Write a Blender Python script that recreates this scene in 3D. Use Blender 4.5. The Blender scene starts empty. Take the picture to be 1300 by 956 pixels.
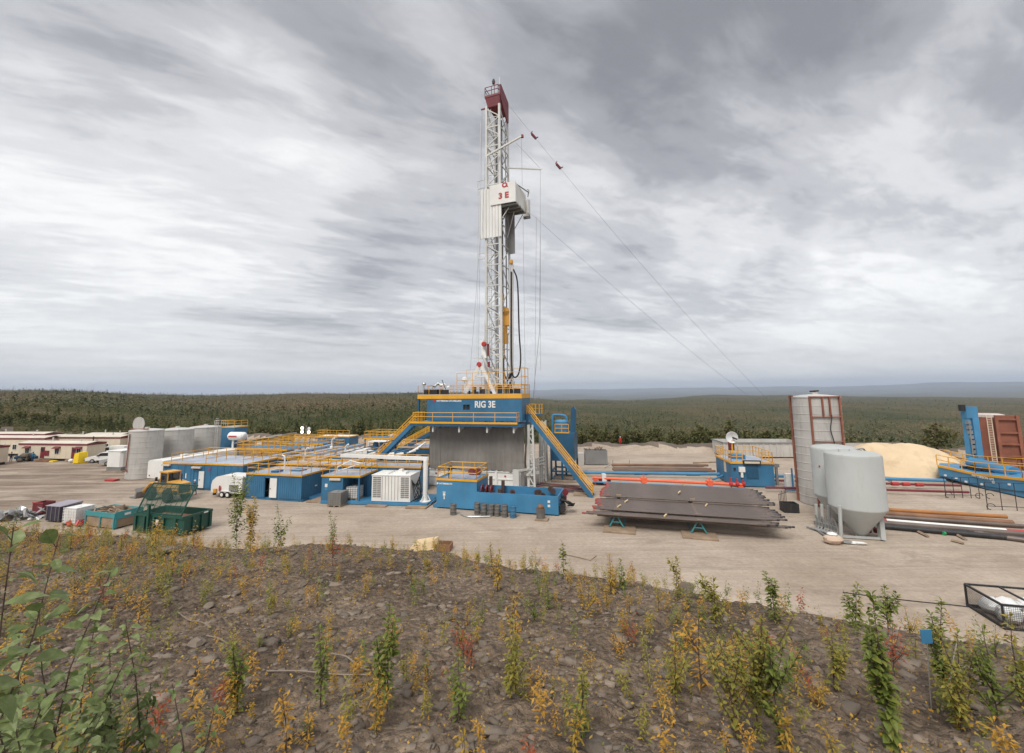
import bpy, bmesh, math, random
import numpy as np
from mathutils import Vector, Matrix, Euler
R = math.radians
SC = bpy.context.scene
COL = SC.collection
rnd = random.Random(7)
nrg = np.random.default_rng(11)

# ------------------------------------------------------------------ camera
F_PX, EYE, ROLL = 545.0, 12.0, R(0.6)
PITCH = math.atan(64 / F_PX)
cam_d = bpy.data.cameras.new('camera'); cam = bpy.data.objects.new('camera', cam_d); COL.objects.link(cam)
cam.location = (0, 0, EYE)
cam.matrix_world = Matrix.Translation((0, 0, EYE)) @ Matrix.Rotation(math.pi/2 + PITCH, 4, 'X') @ Matrix.Rotation(-ROLL, 4, 'Z')
cam_d.sensor_width = 36; cam_d.lens = 36 * F_PX / 1300
cam_d.shift_y = -44.5 / 1300
cam_d.clip_start = 0.05; cam_d.clip_end = 90000
SC.camera = cam
SC.render.resolution_x, SC.render.resolution_y = 1024, 753

def ray(px, py):
    u = (px-650)/F_PX; v = (433.5-py)/F_PX
    c, s = math.cos(ROLL), math.sin(ROLL)
    u, v = u*c + v*s, -u*s + v*c
    return Vector((u, math.cos(PITCH)-v*math.sin(PITCH), math.sin(PITCH)+v*math.cos(PITCH)))
def G(px, py, z=0.0):                      # point of a level plane seen at a place of the photograph
    d = ray(px, py); return Vector((0, 0, EYE)) + d*((z-EYE)/d.z)
def A(px, py, Y):                          # point at distance Y in front of the viewer
    d = ray(px, py); return Vector((0, 0, EYE)) + d*(Y/d.y)
def proj(p):
    x, y, z = p[0], p[1], p[2]-EYE
    cz = y*math.cos(PITCH)+z*math.sin(PITCH); v = (-y*math.sin(PITCH)+z*math.cos(PITCH))/cz; u = x/cz
    c, s = math.cos(ROLL), math.sin(ROLL)
    u, v = u*c-v*s, u*s+v*c
    return 650+u*F_PX, 433.5-v*F_PX
YAW = R(-13)

# ------------------------------------------------------------------ light
SUN_EL, SUN_AZ = R(52), R(205)             # azimuth clockwise from +Y: behind the camera, to the left
sun_d = bpy.data.lights.new('sun', 'SUN'); sun = bpy.data.objects.new('sun', sun_d); COL.objects.link(sun)
sun_d.energy = 1.5; sun_d.angle = R(24); sun_d.color = (1.0, .955, .89)
sd = Vector((math.sin(SUN_AZ)*math.cos(SUN_EL), math.cos(SUN_AZ)*math.cos(SUN_EL), math.sin(SUN_EL)))
sun.rotation_euler = sd.to_track_quat('Z', 'Y').to_euler()
SC.view_settings.view_transform = 'Standard'; SC.view_settings.look = 'None'
SC.view_settings.exposure = 0.92; SC.view_settings.gamma = 1; SC.view_settings.use_curve_mapping = False
SC.render.engine = 'CYCLES'

world = bpy.data.worlds.new('World'); SC.world = world; world.use_nodes = True
def build_sky():
    nt = world.node_tree; nt.nodes.clear(); N = nt.nodes.new; L = nt.links.new
    out = N('ShaderNodeOutputWorld'); bg = N('ShaderNodeBackground'); L(bg.outputs[0], out.inputs[0])
    bg.inputs[1].default_value = 0.10
    sky = N('ShaderNodeTexSky'); sky.sky_type = 'NISHITA'; sky.sun_disc = False
    sky.sun_elevation = SUN_EL; sky.sun_rotation = SUN_AZ; sky.altitude = 600; sky.air_density = 1.2; sky.dust_density = 2
    tc = N('ShaderNodeTexCoord'); sep = N('ShaderNodeSeparateXYZ'); L(tc.outputs['Generated'], sep.inputs[0])
    def M(op, a, b=None, c=None, clamp=False):
        n = N('ShaderNodeMath'); n.operation = op; n.use_clamp = clamp
        for i, v in enumerate((a, b, c)):
            if v is None: continue
            if isinstance(v, (int, float)): n.inputs[i].default_value = v
            else: L(v, n.inputs[i])
        return n.outputs[0]
    x, y, z = sep.outputs
    zz = M('ADD', M('MAXIMUM', z, 0.0), 0.10)
    px = M('DIVIDE', x, zz); py = M('DIVIDE', y, zz)
    def planar(sx, sy, ang, seed):
        ca, sa = math.cos(ang), math.sin(ang)
        c = N('ShaderNodeCombineXYZ')
        L(M('MULTIPLY', M('ADD', M('MULTIPLY', px, ca), M('MULTIPLY', py, sa)), sx), c.inputs[0])
        L(M('MULTIPLY', M('SUBTRACT', M('MULTIPLY', py, ca), M('MULTIPLY', px, sa)), sy), c.inputs[1])
        c.inputs[2].default_value = seed
        return c.outputs[0]
    def noise(vec, scale, det, rough, dist=0.0):
        n = N('ShaderNodeTexNoise'); n.inputs['Scale'].default_value = scale; n.inputs['Detail'].default_value = det
        n.inputs['Roughness'].default_value = rough; n.inputs['Distortion'].default_value = dist
        L(vec, n.inputs['Vector']); return n.outputs[0]
    big = noise(planar(.55, .8, R(35), 3.1), 0.85, 5, .55, .5)
    mid = noise(planar(.5, 1.25, R(28), 8.2), 2.1, 7, .6, .6)
    fine = noise(planar(.8, 1.5, R(30), 1.7), 6.5, 6, .6, .4)
    def blob(pxx, pyy, rad_deg):                       # a broad bank of cloud round one compass direction
        d = ray(pxx, pyy).normalized()
        vm = N('ShaderNodeVectorMath'); vm.operation = 'DOT_PRODUCT'; L(tc.outputs['Generated'], vm.inputs[0]); vm.inputs[1].default_value = d
        mr = N('ShaderNodeMapRange'); mr.interpolation_type = 'SMOOTHERSTEP'
        mr.inputs['From Min'].default_value = math.cos(R(rad_deg)); mr.inputs['From Max'].default_value = 1.0
        L(vm.outputs['Value'], mr.inputs['Value']); return mr.outputs[0]
    t = M('MULTIPLY_ADD', big, 1.0, .055)
    t = M('ADD', t, M('MULTIPLY_ADD', mid, .72, -.36))
    t = M('ADD', t, M('MULTIPLY_ADD', fine, .36, -.18))
    for (bx, by, br, amt) in SKY_BLOBS:
        t = M('ADD', t, M('MULTIPLY', blob(bx, by, br), amt))
    # the layer thins and brightens overhead
    mr = N('ShaderNodeMapRange'); mr.interpolation_type = 'SMOOTHSTEP'
    mr.inputs['From Min'].default_value = .66; mr.inputs['From Max'].default_value = .95
    L(z, mr.inputs['Value'])
    ramp = N('ShaderNodeValToRGB'); ramp.color_ramp.interpolation = 'EASE'
    el = ramp.color_ramp.elements
    stops = [(0.10, (.200, .200, .214)), (0.32, (.298, .298, .314)), (.5, (.428, .428, .440)), (.68, (.575, .572, .576)), (.9, (.74, .735, .725))]
    el[0].position, el[0].color = stops[0][0], (*stops[0][1], 1)
    el[1].position, el[1].color = stops[-1][0], (*stops[-1][1], 1)
    for p, c in stops[1:-1]:
        e = el.new(p); e.color = (*c, 1)
    L(t, ramp.inputs[0])
    # towards the horizon the layers blend into an even pale veil
    hz = N('ShaderNodeMapRange'); hz.interpolation_type = 'SMOOTHSTEP'
    hz.inputs['From Min'].default_value = .0; hz.inputs['From Max'].default_value = .20
    hz.inputs['To Min'].default_value = .62; hz.inputs['To Max'].default_value = 0
    L(z, hz.inputs['Value'])
    mixh = N('ShaderNodeMix'); mixh.data_type = 'RGBA'; L(hz.outputs[0], mixh.inputs[0]); L(ramp.outputs[0], mixh.inputs[6]); mixh.inputs[7].default_value = (.68, .675, .67, 1)
    sc = N('ShaderNodeVectorMath'); sc.operation = 'SCALE'; L(mixh.outputs[2], sc.inputs[0])
    L(M('MULTIPLY_ADD', mr.outputs[0], 9.0, 7.6), sc.inputs['Scale'])
    mix = N('ShaderNodeMix'); mix.data_type = 'RGBA'; mix.inputs[0].default_value = .93
    L(sky.outputs[0], mix.inputs[6]); L(sc.outputs[0], mix.inputs[7]); L(mix.outputs[2], bg.inputs[0])
SKY_BLOBS = [(920, 80, 20, -.24), (760, 20, 18, -.17), (1180, 60, 22, -.16), (300, 10, 24, -.15), (560, 40, 18, -.10), (1050, 420, 15, .05), (1250, 380, 14, .03), (820, 430, 10, .05), (1270, 190, 12, -.12), (1030, 285, 18, .26), (200, 235, 24, .24), (450, 120, 16, .10), (700, 250, 14, .14), (50, 20, 14, -.12), (975, 366, 6, -.20), (430, 455, 14, -.06), (600, 440, 8, -.05), (480, 300, 9, -.10), (300, 440, 9, -.05)]
build_sky()

# ------------------------------------------------------------------ materials
MATS = {}
def new_mat(name):
    m = bpy.data.materials.new(name); m.use_nodes = True; return m, m.node_tree, m.node_tree.nodes['Principled BSDF']
def paint(name, col, rough=.5, metal=0.0, dirt=.35, dirt_col=(.16, .13, .10), scale=1.2, var=.12, bump=.0, bscale=30, streak=True, spec=.5, island=0.0):
    """A worn surface: small drifts of the base colour, dust and run marks with shapes of their own."""
    if name in MATS: return MATS[name]
    m, nt, b = new_mat(name); N = nt.nodes.new; L = nt.links.new
    tc = N('ShaderNodeTexCoord')
    geo = N('ShaderNodeNewGeometry')
    n1 = N('ShaderNodeTexNoise'); n1.inputs['Scale'].default_value = scale; n1.inputs['Detail'].default_value = 6; n1.inputs['Roughness'].default_value = .65
    mp = N('ShaderNodeMapping'); L(tc.outputs['Object'], mp.inputs[0])
    if streak: mp.inputs['Scale'].default_value = (2.2, 2.2, .45)
    L(mp.outputs[0], n1.inputs['Vector'])
    n2 = N('ShaderNodeTexNoise'); n2.inputs['Scale'].default_value = scale*.35; n2.inputs['Detail'].default_value = 3
    L(tc.outputs['Object'], n2.inputs['Vector'])
    r1 = N('ShaderNodeMapRange'); r1.inputs['From Min'].default_value = .52; r1.inputs['From Max'].default_value = .78; r1.inputs['To Max'].default_value = dirt
    L(n1.outputs[0], r1.inputs['Value'])
    hs = N('ShaderNodeHueSaturation'); hs.inputs['Color'].default_value = (*col, 1)
    r2 = N('ShaderNodeMapRange'); r2.inputs['From Min'].default_value = .3; r2.inputs['From Max'].default_value = .7
    r2.inputs['To Min'].default_value = 1-var; r2.inputs['To Max'].default_value = 1+var
    L(n2.outputs[0], r2.inputs['Value'])
    if island:
        r3 = N('ShaderNodeMapRange'); r3.inputs['To Min'].default_value = 1-island; r3.inputs['To Max'].default_value = 1+island
        L(geo.outputs['Random Per Island'], r3.inputs['Value'])
        mm = N('ShaderNodeMath'); mm.operation = 'MULTIPLY'; L(r2.outputs[0], mm.inputs[0]); L(r3.outputs[0], mm.inputs[1]); L(mm.outputs[0], hs.inputs['Value'])
    else: L(r2.outputs[0], hs.inputs['Value'])
    mx = N('ShaderNodeMix'); mx.data_type = 'RGBA'; L(r1.outputs[0], mx.inputs[0]); L(hs.outputs[0], mx.inputs[6]); mx.inputs[7].default_value = (*dirt_col, 1)
    L(mx.outputs[2], b.inputs['Base Color'])
    b.inputs['Roughness'].default_value = rough; b.inputs['Metallic'].default_value = metal
    b.inputs['Specular IOR Level'].default_value = spec
    if bump:
        n3 = N('ShaderNodeTexNoise'); n3.inputs['Scale'].default_value = bscale; n3.inputs['Detail'].default_value = 4
        L(tc.outputs['Object'], n3.inputs['Vector'])
        bp = N('ShaderNodeBump'); bp.inputs['Strength'].default_value = bump; bp.inputs['Distance'].default_value = .05
        L(n3.outputs[0], bp.inputs['Height']); L(bp.outputs[0], b.inputs['Normal'])
    MATS[name] = m; return m
BLUE = paint('blue_paint', (.036, .150, .275), .48, dirt=.5, dirt_col=(.10, .15, .19), var=.2)
BLUED = paint('deep_blue_paint', (.020, .088, .165), .45, dirt=.3, dirt_col=(.06, .08, .10), var=.2)
BLUEL = paint('light_blue_paint', (.052, .215, .385), .48, dirt=.45, dirt_col=(.15, .2, .25), var=.18)
BROOF = paint('blue_deck_sky_sheen', (.33, .38, .46), .38, dirt=.45, dirt_col=(.12, .13, .15), streak=False, var=.2)  # blue decks and roofs, with pale sky reflection put into the base colour
YEL = paint('safety_yellow_paint', (.72, .36, .02), .5, dirt=.25, dirt_col=(.35, .2, .05), var=.1)
WHITE = paint('white_paint', (.74, .74, .71), .45, dirt=.28, dirt_col=(.42, .36, .28), var=.06)
WMAST = paint('mast_white_paint', (.60, .60, .57), .5, dirt=.45, dirt_col=(.30, .27, .22), var=.1)
GREY = paint('grey_steel', (.24, .24, .235), .5, .2, dirt=.4)
GTANK = paint('pale_grey_green_paint', (.42, .435, .42), .5, dirt=.25, dirt_col=(.28, .25, .2), var=.06)
GALV = paint('weathered_silo_steel', (.50, .485, .455), .55, .15, dirt=.5, dirt_col=(.22, .19, .155), var=.10, scale=.9)
TARP = paint('grey_tarpaulin', (.215, .20, .18), .8, dirt=.35, dirt_col=(.10, .085, .07), var=.2, scale=.8)
DARK = paint('dark_steel', (.03, .03, .032), .55, .2, dirt=.3)
BLACK = paint('black_rubber', (.014, .014, .015), .75, dirt=.3)
RUST = paint('rust_red_oxide', (.25, .092, .056), .75, dirt=.5, dirt_col=(.09, .045, .035), var=.25, scale=1.5)
RED = paint('red_paint', (.42, .035, .035), .5, dirt=.25)
MAROON = paint('maroon_paint', (.17, .022, .03), .55, dirt=.2)
ORANGE = paint('orange_paint', (.78, .14, .06), .5, dirt=.2)
CREAM = paint('cream_siding', (.62, .54, .42), .65, dirt=.25, dirt_col=(.4, .33, .25), var=.06)
CROOF = paint('cream_roof_sheet', (.60, .54, .45), .55, dirt=.35, dirt_col=(.4, .34, .28), streak=False)
WOOD = paint('weathered_timber', (.30, .215, .145), .85, dirt=.5, dirt_col=(.15, .11, .08), var=.25, scale=2.5, streak=False, bump=.4)
PLY = paint('new_plywood', (.62, .47, .27), .75, dirt=.2, dirt_col=(.4, .3, .2), streak=False)
PIPE = paint('brown_steel_pipe', (.140, .110, .095), .5, .25, dirt=.5, dirt_col=(.10, .075, .06), var=.25, streak=False, island=.25)
PIPER = paint('rusty_pipe', (.21, .11, .06), .7, .1, dirt=.6, dirt_col=(.12, .07, .05), var=.3, streak=False, island=.3)
TEAL = paint('teal_paint', (.05, .26, .28), .5, dirt=.3)
GREEN = paint('dark_green_paint', (.010, .070, .050), .45, dirt=.3, dirt_col=(.09, .08, .06), var=.15)
CAT = paint('machine_yellow_paint', (.60, .31, .055), .45, dirt=.45, dirt_col=(.25, .16, .08))
GLASS = paint('dark_glass', (.02, .025, .03), .06, 0, dirt=.1, spec=.8)
TAN = paint('tan_canvas', (.55, .42, .32), .9, dirt=.2)
TYRE = paint('tyre_rubber', (.02, .019, .018), .85, dirt=.4, dirt_col=(.12, .1, .08))
SILVER = paint('galvanised_pipe', (.45, .45, .45), .35, .6, dirt=.25)
YTARP = paint('yellow_tarpaulin', (.80, .55, .015), .55, dirt=.1, dirt_col=(.5, .35, .02))
PURPLE = paint('dark_indigo_plastic', (.03, .026, .05), .5, dirt=.2)
SKIN = paint('skin', (.48, .29, .21), .6, dirt=0)
STONE = paint('shale_stone', (.165, .130, .098), .9, dirt=.4, dirt_col=(.09, .08, .07), var=.3, scale=6, streak=False, bump=.6, bscale=12, island=.3)
BARK = paint('twig_bark', (.10, .065, .045), .85, dirt=.4)
PLAST = paint('white_plastic_sheet', (.72, .72, .70), .4, dirt=.15)
def emit(name, col, s):
    m, nt, b = new_mat(name); b.inputs['Base Color'].default_value = (*col, 1)
    b.inputs['Emission Color'].default_value = (*col, 1); b.inputs['Emission Strength'].default_value = s; return m
LAMP = emit('lamp_glow', (1, .88, .62), 1.6)

# ------------------------------------------------------------------ mesh builder
class MB:
    def __init__(s): s.V = []; s.F = []; s.mi = []; s.cur = 0
    def add(s, vs, fs):
        o = len(s.V); s.V.extend(tuple(v) for v in vs); s.F.extend(tuple(i+o for i in f) for f in fs); s.mi.extend([s.cur]*len(fs)); return s
    def box(s, x0, x1, y0, y1, z0, z1):
        return s.add([(x0,y0,z0),(x1,y0,z0),(x1,y1,z0),(x0,y1,z0),(x0,y0,z1),(x1,y0,z1),(x1,y1,z1),(x0,y1,z1)],
              [(3,2,1,0),(4,5,6,7),(0,1,5,4),(1,2,6,5),(2,3,7,6),(3,0,4,7)])
    def hexa(s, b, t):
        return s.add(list(b)+list(t), [(3,2,1,0),(4,5,6,7),(0,1,5,4),(1,2,6,5),(2,3,7,6),(3,0,4,7)])
    def frame(s, p, q):
        d = (Vector(q)-Vector(p)); 
        if d.length < 1e-9: d = Vector((0,0,1))
        d.normalize()
        up = Vector((0,0,1)) if abs(d.z) < .95 else Vector((0,1,0))
        a = d.cross(up).normalized(); b = a.cross(d).normalized(); return a, b
    def beam(s, p, q, w, h=None):
        h = h or w; p, q = Vector(p), Vector(q); a, b = s.frame(p, q); a = a*w/2; b = b*h/2
        return s.add([p-a-b, p+a-b, p+a+b, p-a+b, q-a-b, q+a-b, q+a+b, q-a+b], [(0,1,2,3),(7,6,5,4),(4,5,1,0),(5,6,2,1),(6,7,3,2),(7,4,0,3)])
    def tube(s, p, q, r, n=8, r2=None):
        r2 = r if r2 is None else r2; p, q = Vector(p), Vector(q); a, b = s.frame(p, q)
        vs = []
        for c, rr in ((p, r), (q, r2)):
            for k in range(n):
                t = 2*math.pi*k/n; vs.append(c + a*math.cos(t)*rr + b*math.sin(t)*rr)
        fs = [(k, (k+1) % n, n+(k+1) % n, n+k) for k in range(n)] + [tuple(range(n))[::-1], tuple(range(n, 2*n))]
        return s.add(vs, fs)
    def path(s, pts, r, n=6, r2=None):
        pts = [Vector(p) for p in pts]; vs = []; m = len(pts); a = None
        for i, p in enumerate(pts):
            d = (pts[min(i+1, m-1)]-pts[max(i-1, 0)]).normalized()
            if a is None: a, b = s.frame(pts[0], pts[1])
            a = (a - d*a.dot(d)).normalized(); b = d.cross(a)
            rr = r if r2 is None else r + (r2-r)*i/(m-1)
            for k in range(n):
                t = 2*math.pi*k/n; vs.append(p + a*math.cos(t)*rr + b*math.sin(t)*rr)
        fs = []
        for i in range(m-1):
            for k in range(n): fs.append((i*n+k, i*n+(k+1) % n, (i+1)*n+(k+1) % n, (i+1)*n+k))
        fs += [tuple(range(n))[::-1], tuple(range((m-1)*n, m*n))]
        return s.add(vs, fs)
    def lathe(s, prof, n=24, c=(0,0,0), axis='z', a0=0, a1=2*math.pi):
        vs = []; m = len(prof); c = Vector(c); full = abs(a1-a0-2*math.pi) < 1e-6; nn = n if full else n+1
        for r, z in prof:
            for k in range(nn):
                t = a0+(a1-a0)*k/n; p = (r*math.cos(t), r*math.sin(t), z)
                if axis == 'x': p = (p[2], p[0], p[1])
                if axis == 'y': p = (p[0], p[2], -p[1])
                vs.append(c+Vector(p))
        fs = []
        for i in range(m-1):
            for k in range(n): fs.append((i*nn+k, i*nn+(k+1) % nn, (i+1)*nn+(k+1) % nn, (i+1)*nn+k))
        if full:
            if prof[0][0] > 1e-6: fs.append(tuple(range(nn))[::-1])
            if prof[-1][0] > 1e-6: fs.append(tuple(range((m-1)*nn, m*nn)))
        return s.add(vs, fs)
    def prism(s, pts, y0, y1, plane='xz'):
        n = len(pts); f = {'xz': lambda p, y: (p[0], y, p[1]), 'xy': lambda p, y: (p[0], p[1], y), 'yz': lambda p, y: (y, p[0], p[1])}[plane]
        return s.add([f(p, y0) for p in pts]+[f(p, y1) for p in pts],
              [tuple(range(n)), tuple(range(n, 2*n))[::-1]] + [(k, n+k, n+(k+1) % n, (k+1) % n) for k in range(n)])
    def corr(s, p, q, z0, z1, pitch=.28, dep=.04):
        """corrugated sheet wall from p to q (xy), bulging to the right-hand side"""
        p, q = Vector((p[0], p[1])), Vector((q[0], q[1])); L = (q-p).length; n = max(2, int(L/pitch)); d = (q-p)/L; o = Vector((d.y, -d.x))
        pts = []
        for i in range(n):
            for f, e in ((0, 0), (.3, 0), (.42, -dep), (.88, -dep)): pts.append(p + d*(L*(i+f)/n) + o*e)
        pts.append(q); vs = []; fs = []
        for w in pts: vs += [(w.x, w.y, z0), (w.x, w.y, z1)]
        for i in range(len(pts)-1): fs.append((2*i, 2*i+2, 2*i+3, 2*i+1))
        return s.add(vs, fs)
    def ball(s, c, r, n=10, sq=(1,1,1), jit=0, rg=None):
        vs = []; fs = []; c = Vector(c); m = max(4, n//2+1)
        for i in range(m+1):
            th = math.pi*i/m
            for k in range(n):
                t = 2*math.pi*k/n; rr = r*(1+(rg.uniform(-jit, jit) if jit and 0 < i < m else 0))
                vs.append(c+Vector((rr*math.sin(th)*math.cos(t)*sq[0], rr*math.sin(th)*math.sin(t)*sq[1], rr*math.cos(th)*sq[2])))
        for i in range(m):
            for k in range(n): fs.append((i*n+k, (i+1)*n+k, (i+1)*n+(k+1) % n, i*n+(k+1) % n))
        return s.add(vs, fs)
    def mesh(s, name, mats, sharp=32):
        me = bpy.data.meshes.new(name); me.from_pydata(s.V, [], s.F)
        for m in (mats if isinstance(mats, (list, tuple)) else [mats]): me.materials.append(m)
        if isinstance(mats, (list, tuple)): me.polygons.foreach_set('material_index', s.mi)
        if sharp:
            me.polygons.foreach_set('use_smooth', [True]*len(me.polygons)); me.set_sharp_from_angle(angle=R(sharp))
        me.update(); return me
    def build(s, name, mats, parent=None, sharp=32):
        o = bpy.data.objects.new(name, s.mesh(name, mats, sharp)); COL.objects.link(o)
        if parent: o.parent = parent
        return o
def tag(o, label=None, cat=None, group=None, kind=None):
    if label: o['label'] = label
    if cat: o['category'] = cat
    if group: o['group'] = group
    if kind: o['kind'] = kind
    return o
def thing(name, label, cat, loc=(0,0,0), rz=0, group=None):
    o = bpy.data.objects.new(name, None); COL.objects.link(o); o.empty_display_size = .3
    o.location = loc; o.rotation_euler = (0, 0, rz); return tag(o, label, cat, group)
def dup(root, loc, rz, label=None, group=None, scale=None):
    r = root.copy(); COL.objects.link(r); r.location = loc; r.rotation_euler = (0, 0, rz)
    if label: r['label'] = label
    if group: r['group'] = group
    if scale: r.scale = (scale,)*3 if not isinstance(scale, tuple) else scale
    for ch in list(root.children):
        c = ch.copy(); COL.objects.link(c); c.parent = r
        for g in ch.children:
            d = g.copy(); COL.objects.link(d); d.parent = c
    return r
def rail(mb, pts, h=1.1, step=1.6, r=.035, mid=(.55,), close=False, skip=()):
    pts = [Vector(p) for p in pts]
    if close: pts = pts + [pts[0]]
    for i in range(len(pts)-1):
        if i in skip: continue
        p, q = pts[i], pts[i+1]; L = (q-p).length; n = max(1, round(L/step)); up = Vector((0,0,1))
        for f in (1.0,)+tuple(mid): mb.tube(p+up*h*f, q+up*h*f, r, 6)
        for k in range(n+1): mb.tube(p.lerp(q, k/n), p.lerp(q, k/n)+up*h, r*1.05, 6)
def text(name, s, size, mat, parent, loc, rot=(math.pi/2, 0, 0), ext=.008, bold=0.0, sx=1.0, align='LEFT'):
    c = bpy.data.curves.new(name, 'FONT'); c.body = s; c.size = size; c.extrude = ext; c.offset = bold; c.align_x = align; c.resolution_u = 4
    t = bpy.data.objects.new(name, c); COL.objects.link(t)
    dg = bpy.context.evaluated_depsgraph_get(); me = bpy.data.meshes.new_from_object(t.evaluated_get(dg))
    bpy.data.objects.remove(t); bpy.data.curves.remove(c)
    me.materials.clear(); me.materials.append(mat)
    M = Matrix.Translation(loc) @ Euler(rot).to_matrix().to_4x4() @ Matrix.Diagonal((sx, 1, 1, 1)); me.transform(M)
    o = bpy.data.objects.new(name, me); COL.objects.link(o); o.parent = parent; return o
# ------------------------------------------------------------------ terrain
CREST_PX = [(0, 672), (150, 676), (300, 690), (430, 688), (560, 697), (650, 710), (770, 728), (900, 748), (1000, 764), (1100, 782), (1190, 798), (1300, 808)]
SLOPE_K, STAND = 0.17, 1.75
_cx, _cy = [], []
for _p in CREST_PX:
    d = ray(*_p); t = STAND/(-d.z/d.y - SLOPE_K); _cx.append(d.x/d.y*t); _cy.append(t)
_cx = [-160, -60, -30] + _cx + [10, 25, 60, 160]; _cy = [60, 27, 17.5] + _cy + [.6, -9, -22, -40]
def vnoise(x, y, seed=0):
    x = np.asarray(x, float); y = np.asarray(y, float); xi = np.floor(x).astype(np.int64); yi = np.floor(y).astype(np.int64); fx = x-xi; fy = y-yi
    fx = fx*fx*(3-2*fx); fy = fy*fy*(3-2*fy)
    def hsh(a, b):
        h = (a*374761393 + b*668265263 + seed*974634777) & 0x7fffffff
        h = ((h ^ (h >> 13))*1274126177) & 0x7fffffff
        return ((h ^ (h >> 16)) & 0xffff)/65535.0
    return (hsh(xi, yi)*(1-fx)+hsh(xi+1, yi)*fx)*(1-fy) + (hsh(xi, yi+1)*(1-fx)+hsh(xi+1, yi+1)*fx)*fy
def fbm(x, y, oct=4, seed=0):
    s = 0; a = .5; f = 1
    for i in range(oct): s = s + a*(vnoise(np.asarray(x)*f+17.3*i, np.asarray(y)*f-9.1*i, seed+i)-.5); a *= .5; f *= 2.03
    return s
BACK_X = [-400, -175, -141, -72, -30, -2, 37, 82, 115, 150, 400]
BACK_Y = [40, 60, 118, 116, 104, 91, 85, 74, 55, 10, -60]
def back_edge(x): return np.interp(x, BACK_X, BACK_Y)
def hill_h(x, y):
    x = np.asarray(x, float); y = np.asarray(y, float)
    yc = np.interp(x, _cx, _cy)
    base = EYE - STAND - SLOPE_K*np.maximum(y, -3)
    d = y - yc + fbm(x*.45, y*.45, 3, 5)*1.0
    soft = np.where(d > 4, d, np.log1p(np.exp(np.clip(d*3, -30, 30)))/3)
    z = base - .50*soft
    near = np.exp(-np.maximum(d, 0)/3)
    z = z + near*(fbm(x*.8, y*.8, 4, 21)*.16 + fbm(x*4.5, y*4.5, 5, 31)*.13)
    return z
AZ_C = [-180, -75, -55, -47, -32, -13, -5, 0, 3, 8, 16, 25, 33, 42, 50, 60, 90, 180]
RL = [100, 130, 190, 300, 500, 800, 1200, 1700, 2600, 3600, 5200, 8000, 12000, 17000, 21000, 26000]
PROF = {  # heights at the distances of RL
 'L': [0, 1, 3, 6, 8, 14, 21, 5, -40, -60, -100, -120, -130, -120, -60, -100],
 'M': [0, -1, -1, 0, 3, 7, 12.5, 0, -40, -60, -100, -130, -140, -110, 40, -60],
 'C': [0, -3, -8, -11, -12, -15, -17, -19, -45, -60, -110, -120, -110, -60, 60, -60],
 'D': [0, -4, -11, -16, -18, -20, -23, -27, -36, -62, -110, -120, -90, -40, 90, -60],
 'E': [0, -4, -11, -17, -21, -23, -26, -30, -31, -24, -80, -115, -105, -50, 110, -60],
 'F': [0, -4, -12, -19, -24, -27, -30, -36, -40, -48, -85, -110, -95, -30, 120, -60],
 'Q': [0, -4, -12, -19, -26, -31, -35, -40, -46, -56, -90, -110, -85, 0, 150, -60]}
AZ_P = ['L', 'L', 'L', 'L', 'M', 'M', 'M', 'C', 'C', 'D', 'D', 'E', 'E', 'F', 'Q', 'Q', 'Q', 'L']
_tab = np.array([PROF[k] for k in AZ_P], float)
def far_h(x, y):
    x = np.asarray(x, float); y = np.asarray(y, float)
    r = np.maximum(np.hypot(x, y), 1e-3); az = np.degrees(np.arctan2(x, y)); lr = np.log(np.clip(r, RL[0], RL[-1]))
    cols = np.stack([np.interp(az, AZ_C, _tab[:, j]) for j in range(len(RL))], 0)
    t = np.interp(lr, np.log(RL), np.arange(len(RL))); i = np.clip(t.astype(int), 0, len(RL)-2); f = t-i; f = f*f*(3-2*f)
    z = np.take_along_axis(cols, i[None], 0)[0]*(1-f) + np.take_along_axis(cols, i[None]+1, 0)[0]*f
    am = np.interp(lr, np.log([100, 250, 1200, 5000, 20000]), [0, 7, 15, 40, 190])
    z = z + am*fbm(x/np.maximum(r, 1)**.85*2.2+3, y/np.maximum(r, 1)**.85*2.2, 4, 40)
    z = z + np.where(r > 120, np.minimum((r-120)/100, 1)*2.2*fbm(x*.018, y*.018, 3, 44), 0)
    return z
def pad_h(x, y): return fbm(np.asarray(x)*.35, np.asarray(y)*.35, 3, 60)*.07 - .012
def terrain(x, y):
    x = np.asarray(x, float); y = np.asarray(y, float)
    hh = hill_h(x, y); pd = pad_h(x, y)
    e = y - back_edge(x) + fbm(x*.15, y*.15, 3, 71)*4
    wf = np.clip((e-1)/10, 0, 1); wf = wf*wf*(3-2*wf)
    berm = np.exp(-((e-2.2)/2.2)**2)*(1.5+1.8*fbm(x*.3, y*.3, 3, 73))
    zf = pd*(1-wf) + far_h(x, y)*wf + np.maximum(berm, 0)
    hm = np.where(hh > -2, np.maximum(hh, zf), zf)
    k = np.clip((hh-zf+.35)/.7, 0, 1)
    z = np.where(np.hypot(x, y) < 150, zf*(1-k)+hm*k, zf)
    reg = np.where((hh > zf) & (np.hypot(x, y) < 150), 0, np.where(e > .4, 2, 1))   # 0 bank, 1 pad, 2 wild land
    return z, reg, e
def th(x, y): return float(terrain(np.array([x]), np.array([y]))[0][0])

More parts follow.
